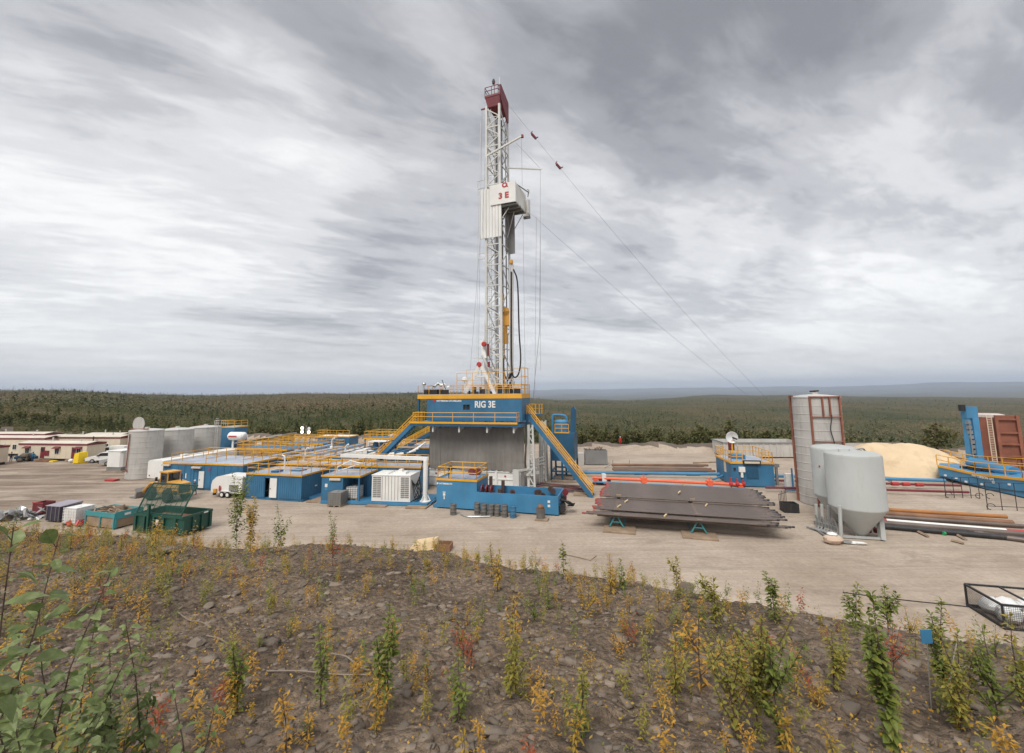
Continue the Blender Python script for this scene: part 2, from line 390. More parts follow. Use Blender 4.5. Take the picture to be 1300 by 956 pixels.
def soil_mat():
    m, nt, b = new_mat('bank_soil'); N = nt.nodes.new; L = nt.links.new
    tc = N('ShaderNodeTexCoord')
    def nz(s, d=5, r=.6):
        n = N('ShaderNodeTexNoise'); n.inputs['Scale'].default_value = s; n.inputs['Detail'].default_value = d; n.inputs['Roughness'].default_value = r
        L(tc.outputs['Object'], n.inputs['Vector']); return n
    a = nz(.7, 6); c = nz(9, 5); f = nz(60, 3)
    cr = N('ShaderNodeValToRGB'); L(a.outputs[0], cr.inputs[0])
    e = cr.color_ramp.elements; e[0].position = .32; e[0].color = (.108, .080, .058, 1); e[1].position = .70; e[1].color = (.265, .203, .150, 1)
    cr2 = N('ShaderNodeValToRGB'); L(c.outputs[0], cr2.inputs[0])
    e = cr2.color_ramp.elements; e[0].position = .3; e[0].color = (.55, .55, .55, 1); e[1].position = .72; e[1].color = (1.45, 1.4, 1.32, 1)
    mx = N('ShaderNodeMix'); mx.data_type = 'RGBA'; mx.blend_type = 'MULTIPLY'; mx.inputs[0].default_value = 1; L(cr.outputs[0], mx.inputs[6]); L(cr2.outputs[0], mx.inputs[7])
    vo = N('ShaderNodeTexVoronoi'); vo.inputs['Scale'].default_value = 16; L(tc.outputs['Object'], vo.inputs['Vector'])
    vc = N('ShaderNodeMix'); vc.data_type = 'RGBA'; vc.blend_type = 'OVERLAY'; vc.inputs[0].default_value = .28; L(mx.outputs[2], vc.inputs[6])
    bw = N('ShaderNodeRGBToBW'); L(vo.outputs['Color'], bw.inputs[0]); L(bw.outputs[0], vc.inputs[7])
    L(vc.outputs[2], b.inputs['Base Color']); b.inputs['Roughness'].default_value = .95; b.inputs['Specular IOR Level'].default_value = .2
    ad = N('ShaderNodeMath'); ad.operation = 'ADD'; L(c.outputs[0], ad.inputs[0])
    ml = N('ShaderNodeMath'); ml.operation = 'MULTIPLY'; L(f.outputs[0], ml.inputs[0]); ml.inputs[1].default_value = .5; L(ml.outputs[0], ad.inputs[1])
    sb = N('ShaderNodeMath'); sb.operation = 'SUBTRACT'; L(ad.outputs[0], sb.inputs[0]); L(vo.outputs['Distance'], sb.inputs[1])
    bp = N('ShaderNodeBump'); bp.inputs['Strength'].default_value = .9; bp.inputs['Distance'].default_value = .09; L(sb.outputs[0], bp.inputs['Height']); L(bp.outputs[0], b.inputs['Normal'])
    return m
def pad_mat():
    m, nt, b = new_mat('packed_gravel'); N = nt.nodes.new; L = nt.links.new
    tc = N('ShaderNodeTexCoord')
    def nz(s, d=5, r=.6, rot=0, sc=(1, 1, 1), dist=0):
        mp = N('ShaderNodeMapping'); mp.inputs['Rotation'].default_value = (0, 0, rot); mp.inputs['Scale'].default_value = sc; L(tc.outputs['Object'], mp.inputs[0])
        n = N('ShaderNodeTexNoise'); n.inputs['Scale'].default_value = s; n.inputs['Detail'].default_value = d; n.inputs['Roughness'].default_value = r; n.inputs['Distortion'].default_value = dist
        L(mp.outputs[0], n.inputs['Vector']); return n.outputs[0]
    def mr(v, a, c, lo, hi):
        n = N('ShaderNodeMapRange'); n.inputs['From Min'].default_value = a; n.inputs['From Max'].default_value = c; n.inputs['To Min'].default_value = lo; n.inputs['To Max'].default_value = hi; L(v, n.inputs['Value']); return n.outputs[0]
    def mul(a, c, op='MULTIPLY'):
        n = N('ShaderNodeMath'); n.operation = op
        for i, v in enumerate((a, c)):
            if isinstance(v, (int, float)): n.inputs[i].default_value = v
            else: L(v, n.inputs[i])
        return n.outputs[0]
    base = N('ShaderNodeValToRGB'); L(nz(.12, 7, .62), base.inputs[0])
    e = base.color_ramp.elements; e[0].position = .3; e[0].color = (.30, .238, .182, 1); e[1].position = .72; e[1].color = (.46, .385, .31, 1)
    # grader and tyre bands running along the yard
    band = mr(nz(1.0, 5, .65, R(11), (.05, 1.7, 1), .9), .46, .70, 0, .42)
    sep = N('ShaderNodeSeparateXYZ'); L(tc.outputs['Object'], sep.inputs[0])
    # muddy traffic loop in the western half of the yard, in front of the cabins
    west = mul(mr(sep.outputs[0], -38, -58, 0, 1), mr(sep.outputs[1], 36, 46, .2, 1))
    west = mul(west, mr(sep.outputs[1], 78, 86, 1, 0))
    mud = mul(mr(nz(.22, 6, .6, R(-14), (.35, 1.5, 1), .9), .42, .60, 0, .70), west)
    ruts = mul(mr(nz(.8, 4, .6, R(-20), (.06, 1.6, 1), 1.2), .46, .6, 0, .55), west)
    spill = mr(nz(.22, 7, .7, 0, (1, 1.8, 1), .6), .53, .70, 0, .75)
    mx = base.outputs[0]
    for fac, col in ((band, (.20, .165, .135)), (spill, (.235, .185, .145)), (mud, (.150, .108, .078)), (ruts, (.115, .082, .06))):
        q = N('ShaderNodeMix'); q.data_type = 'RGBA'; L(fac, q.inputs[0]); L(mx, q.inputs[6]); q.inputs[7].default_value = (*col, 1); mx = q.outputs[2]
    g = N('ShaderNodeMix'); g.data_type = 'RGBA'; g.blend_type = 'MULTIPLY'; g.inputs[0].default_value = 1; L(mx, g.inputs[6])
    gr = mr(nz(3.5, 6, .75), .3, .7, .82, 1.16); L(gr, g.inputs[7]); L(g.outputs[2], b.inputs['Base Color'])
    b.inputs['Roughness'].default_value = .95; b.inputs['Specular IOR Level'].default_value = .2
    bp = N('ShaderNodeBump'); bp.inputs['Strength'].default_value = .6; bp.inputs['Distance'].default_value = .06
    L(mul(nz(3, 6, .7), mul(nz(1.0, 4, .6, R(11), (.05, 3.2, 1), .6), ruts, 'ADD'), 'ADD'), bp.inputs['Height']); L(bp.outputs[0], b.inputs['Normal'])
    return m
def wild_mat():
    m, nt, b = new_mat('scrub_land'); N = nt.nodes.new; L = nt.links.new
    tc = N('ShaderNodeTexCoord')
    def nz(s, d=6, r=.62):
        n = N('ShaderNodeTexNoise'); n.inputs['Scale'].default_value = s; n.inputs['Detail'].default_value = d; n.inputs['Roughness'].default_value = r
        L(tc.outputs['Object'], n.inputs['Vector']); return n.outputs[0]
    r1 = N('ShaderNodeValToRGB'); L(nz(.0045, 9, .66), r1.inputs[0])
    e = r1.color_ramp.elements; e[0].position = .35; e[0].color = (.036, .048, .020, 1); e[1].position = .68; e[1].color = (.110, .080, .048, 1)
    x = e.new(.5); x.color = (.066, .066, .030, 1)
    r2 = N('ShaderNodeValToRGB'); L(nz(.09, 6, .7), r2.inputs[0])
    e = r2.color_ramp.elements; e[0].position = .3; e[0].color = (.55, .55, .55, 1); e[1].position = .7; e[1].color = (1.5, 1.4, 1.3, 1)
    mx = N('ShaderNodeMix'); mx.data_type = 'RGBA'; mx.blend_type = 'MULTIPLY'; mx.inputs[0].default_value = 1; L(r1.outputs[0], mx.inputs[6]); L(r2.outputs[0], mx.inputs[7])
    L(mx.outputs[2], b.inputs['Base Color']); b.inputs['Roughness'].default_value = 1; b.inputs['Specular IOR Level'].default_value = .1
    return m
SOIL, PAD, WILD = soil_mat(), pad_mat(), wild_mat()
BERM = paint('turned_earth', (.135, .105, .082), .95, dirt=.4, dirt_col=(.09, .07, .055), streak=False, scale=.8, var=.25, bump=.5, bscale=6)

def build_ground():
    az = np.concatenate([np.arange(-180, -62, 1.5), np.arange(-62, 62, .19), np.arange(62, 180, 1.5)]); az = np.radians(az)
    rs = np.concatenate([np.geomspace(.35, 2, 30)[:-1], np.geomspace(2, 26, 330)[:-1], np.geomspace(26, 140, 190)[:-1], np.geomspace(140, 26000, 260)])
    na, nr_ = len(az), len(rs)
    AZ, RR = np.meshgrid(az, rs); X = RR*np.sin(AZ); Y = RR*np.cos(AZ)
    Z, REG, E = terrain(X.ravel(), Y.ravel())
    co = np.stack([X.ravel(), Y.ravel(), Z], 1)
    i, j = np.meshgrid(np.arange(nr_-1), np.arange(na), indexing='ij'); j2 = (j+1) % na
    quads = np.stack([i*na+j, (i+1)*na+j, (i+1)*na+j2, i*na+j2], -1).reshape(-1, 4)[:, ::-1]
    reg = REG[quads[:, 0]]; ee = E[quads[:, 0]]
    for name, k, mats in (('bank', 0, [SOIL]), ('gravel_pad', 1, [PAD]), ('terrain', 2, [WILD, BERM])):
        q = quads[reg == k]; used, inv = np.unique(q, return_inverse=True); q2 = inv.reshape(-1, 4)
        vs = co[used]
        if k == 0:   # close the hole under the viewer
            c = len(vs); rim = np.searchsorted(used, np.arange(na)); vs = np.vstack([vs, [[0, 0, float(co[:na, 2].mean())]]])
        me = bpy.data.meshes.new(name)
        nf = len(q2); me.vertices.add(len(vs)); me.vertices.foreach_set('co', vs.astype(np.float32).ravel())
        loops = q2.ravel(); starts = np.arange(nf)*4
        if k == 0:
            tri = np.stack([rim, np.roll(rim, -1), np.full(na, c)], 1)[:, ::-1]; starts = np.concatenate([starts, nf*4+np.arange(na)*3]); loops = np.concatenate([loops, tri.ravel()])
        me.loops.add(len(loops)); me.loops.foreach_set('vertex_index', loops.astype(np.int32))
        me.polygons.add(len(starts)); me.polygons.foreach_set('loop_start', starts.astype(np.int32))
        for mt in mats: me.materials.append(mt)
        if k == 2: me.polygons.foreach_set('material_index', (ee[reg == 2] < 5.5).astype(np.int32))
        me.update(calc_edges=True); me.polygons.foreach_set('use_smooth', [True]*len(me.polygons)); me.validate()
        o = bpy.data.objects.new(name, me); COL.objects.link(o); tag(o, kind='structure')
build_ground()

# the air of the valley: one even pale haze round everything
hz = MB().box(-27000, 27000, -27000, 27000, -420, 420).build('haze', None, sharp=0)
hm = bpy.data.materials.new('valley_air'); hm.use_nodes = True; _n = hm.node_tree.nodes; _n.clear()
_o = _n.new('ShaderNodeOutputMaterial'); _v = _n.new('ShaderNodeVolumePrincipled'); _v.inputs['Density'].default_value = 8e-5; _v.inputs['Color'].default_value = (.72, .83, 1.0, 1); _v.inputs['Anisotropy'].default_value = .1
hm.node_tree.links.new(_v.outputs[0], _o.inputs['Volume']); hz.data.materials.clear(); hz.data.materials.append(hm)
tag(hz, 'pale blue haze lying over the far forested hills', 'haze', kind='stuff')
# ------------------------------------------------------------------ the drilling rig
RA = R(-16); RO = Vector((-12.5, 57.0, 0))
def RL2W(x, y, z=0): c, s = math.cos(RA), math.sin(RA); return Vector((RO.x + x*c - y*s, RO.y + x*s + y*c, z))
rig = thing('drill_floor', 'big blue drill floor enclosure on grey tarpaulin walls and a white base, under the tall white mast', 'drill floor', RO, RA)
ZF, ZT, WX, DY = 8.05, 11.75, 14.15, 4.2
m = MB()
for x0, x1 in ((1.35, 6.45), (7.4, WX)): m.box(x0, x1, 0, DY, ZF+.35, ZT-.55)
m.box(6.45, 7.4, .25, DY, ZF+.35, ZT-.55); m.box(6.45, 7.4, 0, .25, ZF+.35, ZF+1.75); m.box(6.45, 7.4, 0, .25, ZF+2.4, ZT-.55)
for i in range(26): m.box(1.5+i*.485, 1.54+i*.485, -.012, .02, ZF+.4, ZT-.6)
m.build('wind_wall', BLUE, rig)
m = MB().box(6.47, 7.38, .20, .24, ZF+1.75, ZF+2.4)
for k in range(3): m.box(6.5+k*.3, 6.54+k*.3, .14, .20, ZF+1.75, ZF+2.4)
m.build('window', DARK, rig)
m = MB().box(0, WX+.05, -.06, DY+.05, ZT-.55, ZT-.02); m.build('top_band', YEL, rig)
m = MB().box(.05, WX, 0, DY, ZT-.02, ZT+.03).box(0, 1.3, .2, DY, ZF+.02, ZF+.2); m.build('deck', BROOF, rig)
m = MB().box(0, .22, 0, .22, ZF+.35, ZT-.55).box(.0, .16, DY-.2, DY, ZF+.35, ZT-.55).box(1.05, 1.3, 1.2, 1.4, ZF+.3, ZT-.55); m.build('corner_post', BLUED, rig)
m = MB().box(.22, 1.34, 2.6, 2.7, ZF+.3, ZT-.56); m.build('recess_wall', TARP, rig)
# walkway in front of the enclosure
m = MB().box(-.5, WX-.3, -1.0, -.02, ZF+.10, ZF+.28); m.build('walkway', BLUED, rig)
m = MB().box(-.5, WX-.3, -1.06, -1.0, ZF+.06, ZF+.30).box(-.56, -.5, -1.06, 0, ZF+.06, ZF+.3); m.build('walkway_edge', YEL, rig)
m = MB(); rail(m, [(-.1, -1.0, ZF+.28), (WX-.35, -1.0, ZF+.28)], 1.15, 2.75, .045); rail(m, [(WX-.35, -1.0, ZF+.28), (WX-.35, 0, ZF+.28)], 1.15, 1.0, .045)
for k in range(3): rail(m, [(.2+.4*k, -.9, ZF+.28), (.2+.4*k, .0, ZF+.28)], 1.2, .5, .045)
m.build('walkway_railing', YEL, rig)
m = MB().box(-.5, WX+.15, -1.0, DY+.1, ZF-.28, ZF+.08); m.build('floor_beam', BLUED, rig)
m = MB(); rail(m, [(.05, 0, ZT+.03), (WX, 0, ZT+.03), (WX, DY, ZT+.03), (.05, DY, ZT+.03)], 1.15, 1.55, .035, close=True)
rail(m, [(5.4, .4, ZT+.03), (WX-.1, .4, ZT+.03)], 2.7, 2.2, .035, mid=(.33, .66))
rail(m, [(5.4, 3.8, ZT+.03), (WX-.1, 3.8, ZT+.03), (WX-.1, .4, ZT+.03)], 3.3, 2.2, .035, mid=(.33, .66))
m.build('top_railing', YEL, rig)
text('rig_number', 'RIG 3E', 1.12, WHITE, rig, (8.0, -.03, ZF+2.05), bold=.035, sx=.86)
text('company_name', 'PATTERSON UTI DRILLING', .29, WHITE, rig, (2.75, -.03, ZF+2.78), bold=.012)
m = MB().prism([(2.4+.19*math.cos(t), ZF+2.9+.19*math.sin(t)) for t in [k*math.pi/3 for k in range(6)]], -.05, -.005); m.build('logo', RED, rig)
# supports under the walkway
m = MB()
for x in (2.6, 6.2, 9.9, 13.3):
    m.box(x-.1, x+.1, -.75, -.55, ZF-1.0, ZF-.28); m.hexa([(x-.05, -.6, ZF-.9), (x+.05, -.6, ZF-.9), (x+.05, 1.1, ZF-.5), (x-.05, 1.1, ZF-.5)], [(x-.05, -.6, ZF-.3), (x+.05, -.6, ZF-.3), (x+.05, 1.1, ZF-.3), (x-.05, 1.1, ZF-.3)])
m.build('support_bracket', WMAST, rig)
# tarpaulin wall: shallow vertical folds
m = MB(); n = 150; cols = []
def tarp_wall(m, P, Q, n, seed):
    rr = random.Random(seed); ph = 0; off = []
    for i in range(n+1): ph += rr.uniform(.3, 1.3); off.append(.030*math.sin(ph)+rr.uniform(-.012, .012))
    P, Q = Vector(P), Vector(Q); d = (Q-P).normalized(); o = Vector((d.y, -d.x, 0)); vs = []
    zs = (7.75, 6.2, 4.6, 3.2, 2.25)
    for j, z in enumerate(zs):
        for i in range(n+1):
            p = P.lerp(Q, i/n) + o*(off[i]*(.5+.4*j) + .10*math.sin(j*1.3+i*.05)); vs.append((p.x, p.y, z - (.12*math.sin(i*.11) if j == 4 else 0)))
    fs = [(j*(n+1)+i, (j+1)*(n+1)+i, (j+1)*(n+1)+i+1, j*(n+1)+i+1) for j in range(4) for i in range(n)]
    m.add(vs, fs)
tarp_wall(m, (1.35, 1.0, 0), (14.15, 1.0, 0), 150, 3); tarp_wall(m, (14.15, 1.0, 0), (14.15, 2.0, 0), 10, 4); tarp_wall(m, (1.35, 9.5, 0), (1.35, 1.0, 0), 90, 5)
m.build('tarpaulin_wall', TARP, rig, sharp=0)
# white base boxes
m = MB().box(1.0, 13.6, 1.2, 3.0, .25, 2.05); m.box(.8, 7.0, 1.1, 3.1, .05, .28)
for x in (1.0, 4.1, 7.2, 10.3, 13.35): m.box(x, x+.25, 1.05, 1.2, .25, 2.15)
m.box(1.0, 13.6, 1.12, 1.2, 1.15, 1.27); m.box(1.0, 13.6, 1.1, 3.0, 2.05, 2.15)
for i in range(14):
    x = 1.5+i*.88 + rnd.uniform(-.1, .1); m.box(x, x+rnd.uniform(.15, .45), 1.2, 1.7, 2.15, 2.15+rnd.uniform(.12, .38))
m.build('base_box', WHITE, rig)
m = MB()
for x in (2.2, 5.4, 8.5, 11.6): m.lathe([(0, -.03), (.12, -.03), (.12, 0), (0, 0)], 10, (x, 1.17, 1.6), 'y')
m.build('pin_cap', RED, rig)
# white lattice legs on the right-hand side, behind the tarpaulin
m = MB()
for (x, y) in ((14.5, 1.6), (14.95, 6.2), (14.6, 9.0)):
    m.beam((x, y, .2), (x+.1, y, 7.9), .3)
    m.beam((x+.75, y+.1, .2), (x+.6, y, 7.9), .22)
    for k in range(6):
        z = .5+k*1.25; m.beam((x, y, z), (x+.7, y+.1, z+1.2), .12) if k % 2 else m.beam((x+.7, y+.1, z), (x, y, z+1.2), .12); m.beam((x, y, z), (x+.7, y+.1, z), .1)
for z in (2.6, 3.0, 3.4): m.beam((14.4, 1.5, z), (15.6, 6.3, z), .16)
for k in range(8): m.beam((14.6+k*.12, 2.2+k*.5, .2), (14.6+k*.12, 2.2+k*.5, 3.4), .09)
m.beam((14.4, 1.2, 1.9), (15.4, 3.0, 1.9), .3); m.beam((13.3, .2, .2), (13.3, .2, 2.6), .75, .5); m.beam((13.6, .2, 2.5), (15.3, 2.5, 2.5), .22)
m.build('lattice_leg', WMAST, rig)
# drill floor proper behind the enclosure
m = MB().box(1.2, 13.8, DY, 11.5, ZF-.25, ZF+.05); m.build('floor_deck', BLUED, rig)
m = MB()
for x in (2.0, 6.5, 11.0):
    for y in (4, 10.8): m.beam((x, y, .1), (x, y, ZF-.25), .4)
m.build('substructure_column', BLUED, rig)
m = MB()
for x, y in ((1.0, .5), (1.6, .9), (2.3, .6), (2.9, .9)): m.box(x-.28, x+.28, y-.2, y+.2, ZT+.03, ZT+.75)
m.box(3.3, 4.0, .5, 1.0, ZT+.03, ZT+.6); m.build('drive_unit', DARK, rig)
m = MB().lathe([(0, 0), (.2, .05), (.27, .2), (.2, .38), (0, .43)], 12, (.75, .35, ZT+1.2)).tube((.75, .35, ZT+.03), (.75, .35, ZT+1.2), .04); m.build('dome_lamp', SILVER, rig)
m = MB(); n = 10
for i in range(n+1):
    for j in range(7):
        pass
vs = [(1.5+i*.25, .5+j*.3, ZT+1.05+.45*math.sin(i/n*math.pi)*(.6+.4*math.sin(j)) + .18*math.sin(i*1.7+j)) for j in range(6) for i in range(n+1)]
fs = [(j*(n+1)+i, j*(n+1)+i+1, (j+1)*(n+1)+i+1, (j+1)*(n+1)+i) for j in range(5) for i in range(n)]
m.add(vs, fs); m.build('draped_sheet', PLAST, rig, sharp=0)
m = MB().tube((4.0, .6, ZT+.03), (3.2, .6, ZT+1.9), .05); m.build('boom', DARK, rig)
m = MB().tube((6.15, 1.2, ZT), (6.15, 1.2, ZT+1.75), .05).lathe([(0, 0), (.34, .0), (.42, .16), (.36, .38), (.15, .55), (0, .58)], 16, (6.15, 1.2, ZT+1.7)); m.build('satellite_dome', PLAST, rig)
m = MB()
for i in range(16):
    x = 6.2+rnd.uniform(0, 7.2); y = rnd.uniform(.8, 3.4); h = rnd.uniform(.3, 1.3)
    m.box(x, x+rnd.uniform(.1, .5), y, y+.3, ZT+.03, ZT+h)
m.tube((12.6, 1, ZT), (12.6, 1, ZT+1.9), .05).box(12.35, 12.9, .8, 1.2, ZT+1.15, ZT+1.5)
m.build('floor_machinery', DARK, rig)
m = MB()
for x in (12.0, 12.9): m.box(x-.2, x+.2, .5, .8, ZT+1.25, ZT+1.55)
m.build('floodlight', SILVER, rig)

def stair(name, label, p, q, w, side, beamm, railm, nst=22, par=None, extra=0):
    """straight steel stair from foot p to head q; width w towards `side` (unit vector)"""
    p, q, s = Vector(p), Vector(q), Vector(side).normalized()*w
    t = thing(name, label, 'staircase', p); P, Q = Vector((0,0,0)), q-p
    m = MB(); m.beam(P, Q, .12, .5); m.beam(P+s, Q+s, .12, .5); m.build('stringer', beamm, t)
    m = MB()
    for k in range(nst):
        c = P.lerp(Q, (k+.5)/nst); d = (Vector((Q.x, Q.y, 0))).normalized()*.13
        m.hexa([c-d, c+d, c+d+s, c-d+s], [v+Vector((0,0,.05)) for v in (c-d, c+d, c+d+s, c-d+s)])
    m.build('tread', DARK, t)
    for o in (Vector((0,0,0)), s):
        m = MB(); up = Vector((0,0,1.1))
        for f, r in ((.45, .045), (.75, .045), (1.05, .06)): m.tube(P+o+up*f, Q+o+up*f, r, 6)
        n = max(3, round((Q-P).length/2.2))
        for k in range(n+1): c = P.lerp(Q, k/n)+o; m.tube(c, c+up*1.05, .05, 6); 
        m.build('handrail', railm, t)
    return t
e2 = Vector((-math.sin(RA), math.cos(RA), 0)); e1 = Vector((math.cos(RA), math.sin(RA), 0))
stair('staircase', 'steep blue stair with yellow handrails descending right from drill floor to pipe rack', G(752, 632), RL2W(14.3, 1.9, 9.2), 1.1, e2, BLUE, YEL, 24)
fl = A(452, 606, 58.2); fl.z = .6
stair('staircase', 'long yellow-railed stair rising from the generator skid to the left end of the drill floor', fl, RL2W(-.5, .05, ZF+.1), 1.0, e2, BLUE, YEL, 24)
stair('staircase', 'shorter stair behind, rising from the mud tanks to the left side of the tarpaulin wall', RL2W(-7.8, 9.5, 3.4), RL2W(.9, 8.5, 7.6), 1.1, e2, BLUED, YEL, 16)
# head platform of the right stair
t = thing('landing', 'small railed landing at the head of the right-hand stair', 'platform', RL2W(14.2, 1.7, 0), RA)
MB().box(0, 1.9, 0, 1.6, 9.05, 9.2).box(0, .3, 0, .3, 7.9, 9.05).build('deck', BLUED, t)
m = MB(); rail(m, [(.9, 1.6, 9.2), (1.9, 1.6, 9.2), (1.9, .9, 9.2)], 1.2, .5, .045); rail(m, [(0, 1.6, 9.2), (1.9, 1.6, 9.2)], 1.2, .5, .045); m.build('railing', YEL, t)

# ------------------------------------------------------------------ mast
MA = R(-21); MO = A(633.5, 497, 59.5); MO.z = ZF
mast = thing('drilling_mast', 'tall white lattice mast with a dark red crown rising from the drill floor', 'mast', MO, MA)
HW, HD, ZB, ZTOP = 1.18, 1.7, 0.0, 46.2
w2 = lambda z: 1.18 - .17*max(0, z)/46
legs = [(-1, -1), (1, -1), (1, 1), (-1, 1)]
for sx, sy in legs:
    m = MB(); m.beam((sx*w2(0), sy*HD, 0), (sx*w2(46), sy*HD*.92, 45.4), .30 if sy < 0 else .26); m.build('leg', WMAST, mast)
bays = np.linspace(1.0, 45.0, 16)
m = MB(); m2 = MB()
for i in range(15):
    a, b = bays[i], bays[i+1]; wa, wb = w2(a), w2(b); da, db = HD*(1-.08*a/46), HD*(1-.08*b/46)
    mm = (a+b)/2; wm = w2(mm)
    m.beam((-wa, -da, a), (wa, -da, a), .15)
    m.beam((-wa, -da, a), (wm, -da, mm), .12); m.beam((wm, -da, mm), (-wb, -db, b), .12); m.beam((-wm, -da, mm), (wm, -da, mm), .08)
    for sx in (-1, 1):
        m2.beam((sx*wa, -da, a), (sx*wa, da, a), .13)
        if i % 2: m2.beam((sx*wa, -da, a), (sx*wb, db, b), .12)
        else: m2.beam((sx*wa, da, a), (sx*wb, -db, b), .12)
    if i > 10 or i < 2: m2.beam((-wa, da, a), (wb, db, b), .11)
m.build('front_bracing', WMAST, mast); m2.build('side_bracing', WMAST, mast)
# ladder with cage on the left part of the front
m = MB()
for x in (-.85, -.45): m.tube((x, -1.35, .5), (x, -1.35, 45), .04, 6)
for i in range(150): m.tube((-.85, -1.35, .6+i*.295), (-.45, -1.35, .6+i*.295), .022, 5)
for i in range(46): 
    z = 4+i*.28; 
    if z < 13.5: m.tube((-1.25, -2.05, z), (-.2, -2.05, z), .026, 5)
for x in (-1.25, -.9, -.55, -.2): m.tube((x, -2.05, 3.2), (x, -2.05, 13.6), .03, 5)
m.build('ladder', WMAST, mast)
# drilling lines and guide rails inside
m = MB()
for x in (-.35, -.15, .05, .3, .5): m.tube((x, .1, 22 if x > 0 else .3), (x*.6, .1, 45), .035, 5)
for x in (-.05, .35): m.beam((x, .9, 0), (x, .9, 44.5), .13)
m.build('drilling_line', DARK, mast)
m = MB(); m.tube((-.6, 1.2, 1), (-.6, 1.2, 44.5), .09, 6); m.tube((.75, 1.3, .5), (.75, 1.3, 44), .07, 6); m.build('conduit', GREY, mast)
# hanging service lines
m = MB(); m.tube((-2.55, -1.4, 24), (-2.0, -1.4, 43.6), .03, 5); m.tube((-2.7, -1.4, 8.5), (-2.55, -1.4, 24.0), .03, 5)
for z in (22.6, 23.4, 34.3, 33.1): m.beam((-2.5, -1.45, z), (-1.0, -1.45, z+.05), .09); m.beam((-2.5, -1.45, z), (-2.5, -1.45, z-.9), .07)
m.build('side_bracket', WMAST, mast)
# crown
ZC = 45.3
m = MB(); m.box(-1.25, 1.2, -1.75, 1.6, ZC+1.45, ZC+1.75)
m.hexa([(-.85, -1.5, ZC), (.95, -1.5, ZC), (.95, 1.5, ZC), (-.85, 1.5, ZC)], [(-1.2, -1.7, ZC+1.45), (1.15, -1.7, ZC+1.45), (1.15, 1.55, ZC+1.45), (-1.2, 1.55, ZC+1.45)])
m.prism([(-1.6, ZC+3.1), (-1.2, ZC+3.35), (1.7, ZC+2.3), (1.7, ZC-.9), (1.3, ZC-1.2), (-1.6, ZC+1.3)], 1.0, 1.18, 'yz')
m.box(-1.9, -.9, -1.6, -1.45, ZC-.15, ZC+.02)
m.build('crown_block', MAROON, mast)
m = MB(); rail(m, [(-1.2, 1.2, ZC+1.75), (-1.2, -1.7, ZC+1.75), (.9, -1.7, ZC+1.75), (.9, 1.2, ZC+1.75)], 1.3, 1.3, .05); m.tube((.3, -1.7, ZC+1.7), (.3, -1.7, ZC+3.6), .05); m.build('crown_railing', MAROON, mast)
m = MB().lathe([(0, 0), (.2, .1), (.25, .45), (.12, .85), (0, .9)], 10, (.15, -1.6, ZC+3.3)); m.build('beacon', DARK, mast)
m = MB().tube((.9, -1.2, ZC+1.7), (.9, -1.2, ZC+4.6), .025, 5); m.build('aerial', SILVER, mast)
m = MB()
for y in (-.8, -.3, .2, .7): m.lathe([(.0, -.08), (.55, -.08), (.62, 0), (.55, .08), (0, .08)], 16, (0, y, ZC+.9), 'y')
m.build('sheave', DARK, mast)
# racking board
rb = [0.55, 4.15, -1.5, 3.6]; zb = A(650, 259, 57.2).z - ZF; zt_ = A(650, 233.5, 57.2).z - ZF
m = MB(); x0, x1, y0, y1 = -.25, 3.55, -2.1, 2.2
m.box(x0, x1, y0, y0+.12, zb, zt_); m.box(x1-.12, x1, y0+.12, y1, zb, zt_-.2); m.box(x0, x0+.1, y0+.12, y1, zb, zt_-.3)
for i in range(9): m.box(x1, x1+.04, y0+.25+i*.45, y0+.3+i*.45, zb+.1, zt_-.3)
m.build('windbreak', WHITE, mast)
m = MB(); m.box(x0+.1, x1-.12, y0+.12, y1, zb+.05, zb+.15)
for i in range(12): m.box(x0+.3+i*.28, x0+.38+i*.28, y0+.2, y1, zb-.12, zb+.05)
for i in range(4): m.box(x0+.1, x1+.2, y0+.3+i*1.1, y0+.5+i*1.1, zb-.3, zb-.12)
m.build('board_floor', GREY, mast)
m = MB(); m.box(x1-.6, x1+.5, y1+.4, y1+.55, zb-.35, zb+2.2); m.box(x1+.38, x1+.5, y1-.5, y1+.4, zb-.2, zb+1.9); m.build('stabbing_gate', WHITE, mast)
MB().box(x1+.05, x1+.3, y1+.33, y1+.4, zb+.5, zb+1.3).build('warning_plate', YEL, mast)
m = MB(); m.box(x1-.5, x1+.5, y1+.3, y1+.6, zb-.7, zb-.35); m.beam((x1-.2, y0+.2, zt_-.2), (x1+.5, y1, zt_+.1), .12); m.beam((x1+.4, y1-.2, zt_-.6), (x1+.5, y1, zt_+.5), .12); m.beam((x1+.5, y1, zt_+.5), (x1+.2, y1+.2, zt_+.7), .1); m.build('fork_arm', GREY, mast)
m = MB(); m.tube((x1-1.2, .5, zb-.2), (1.0, .9, zb-4.2), .07); m.tube((1.1, -1.6, zb-2.2), (2.2, -1.2, zb-.3), .07); m.tube((x1-.4, 1.9, zb-.3), (1.0, 1.6, zb-3.9), .07); m.build('knee_brace', WMAST, mast)
m = MB(); m.box(1.25, 2.1, 1.2, 1.35, zb-6.2, zb-.1); m.box(1.0, 1.15, .3, 1.3, zb-6.0, zb); m.build('shield_plate', GREY, mast)
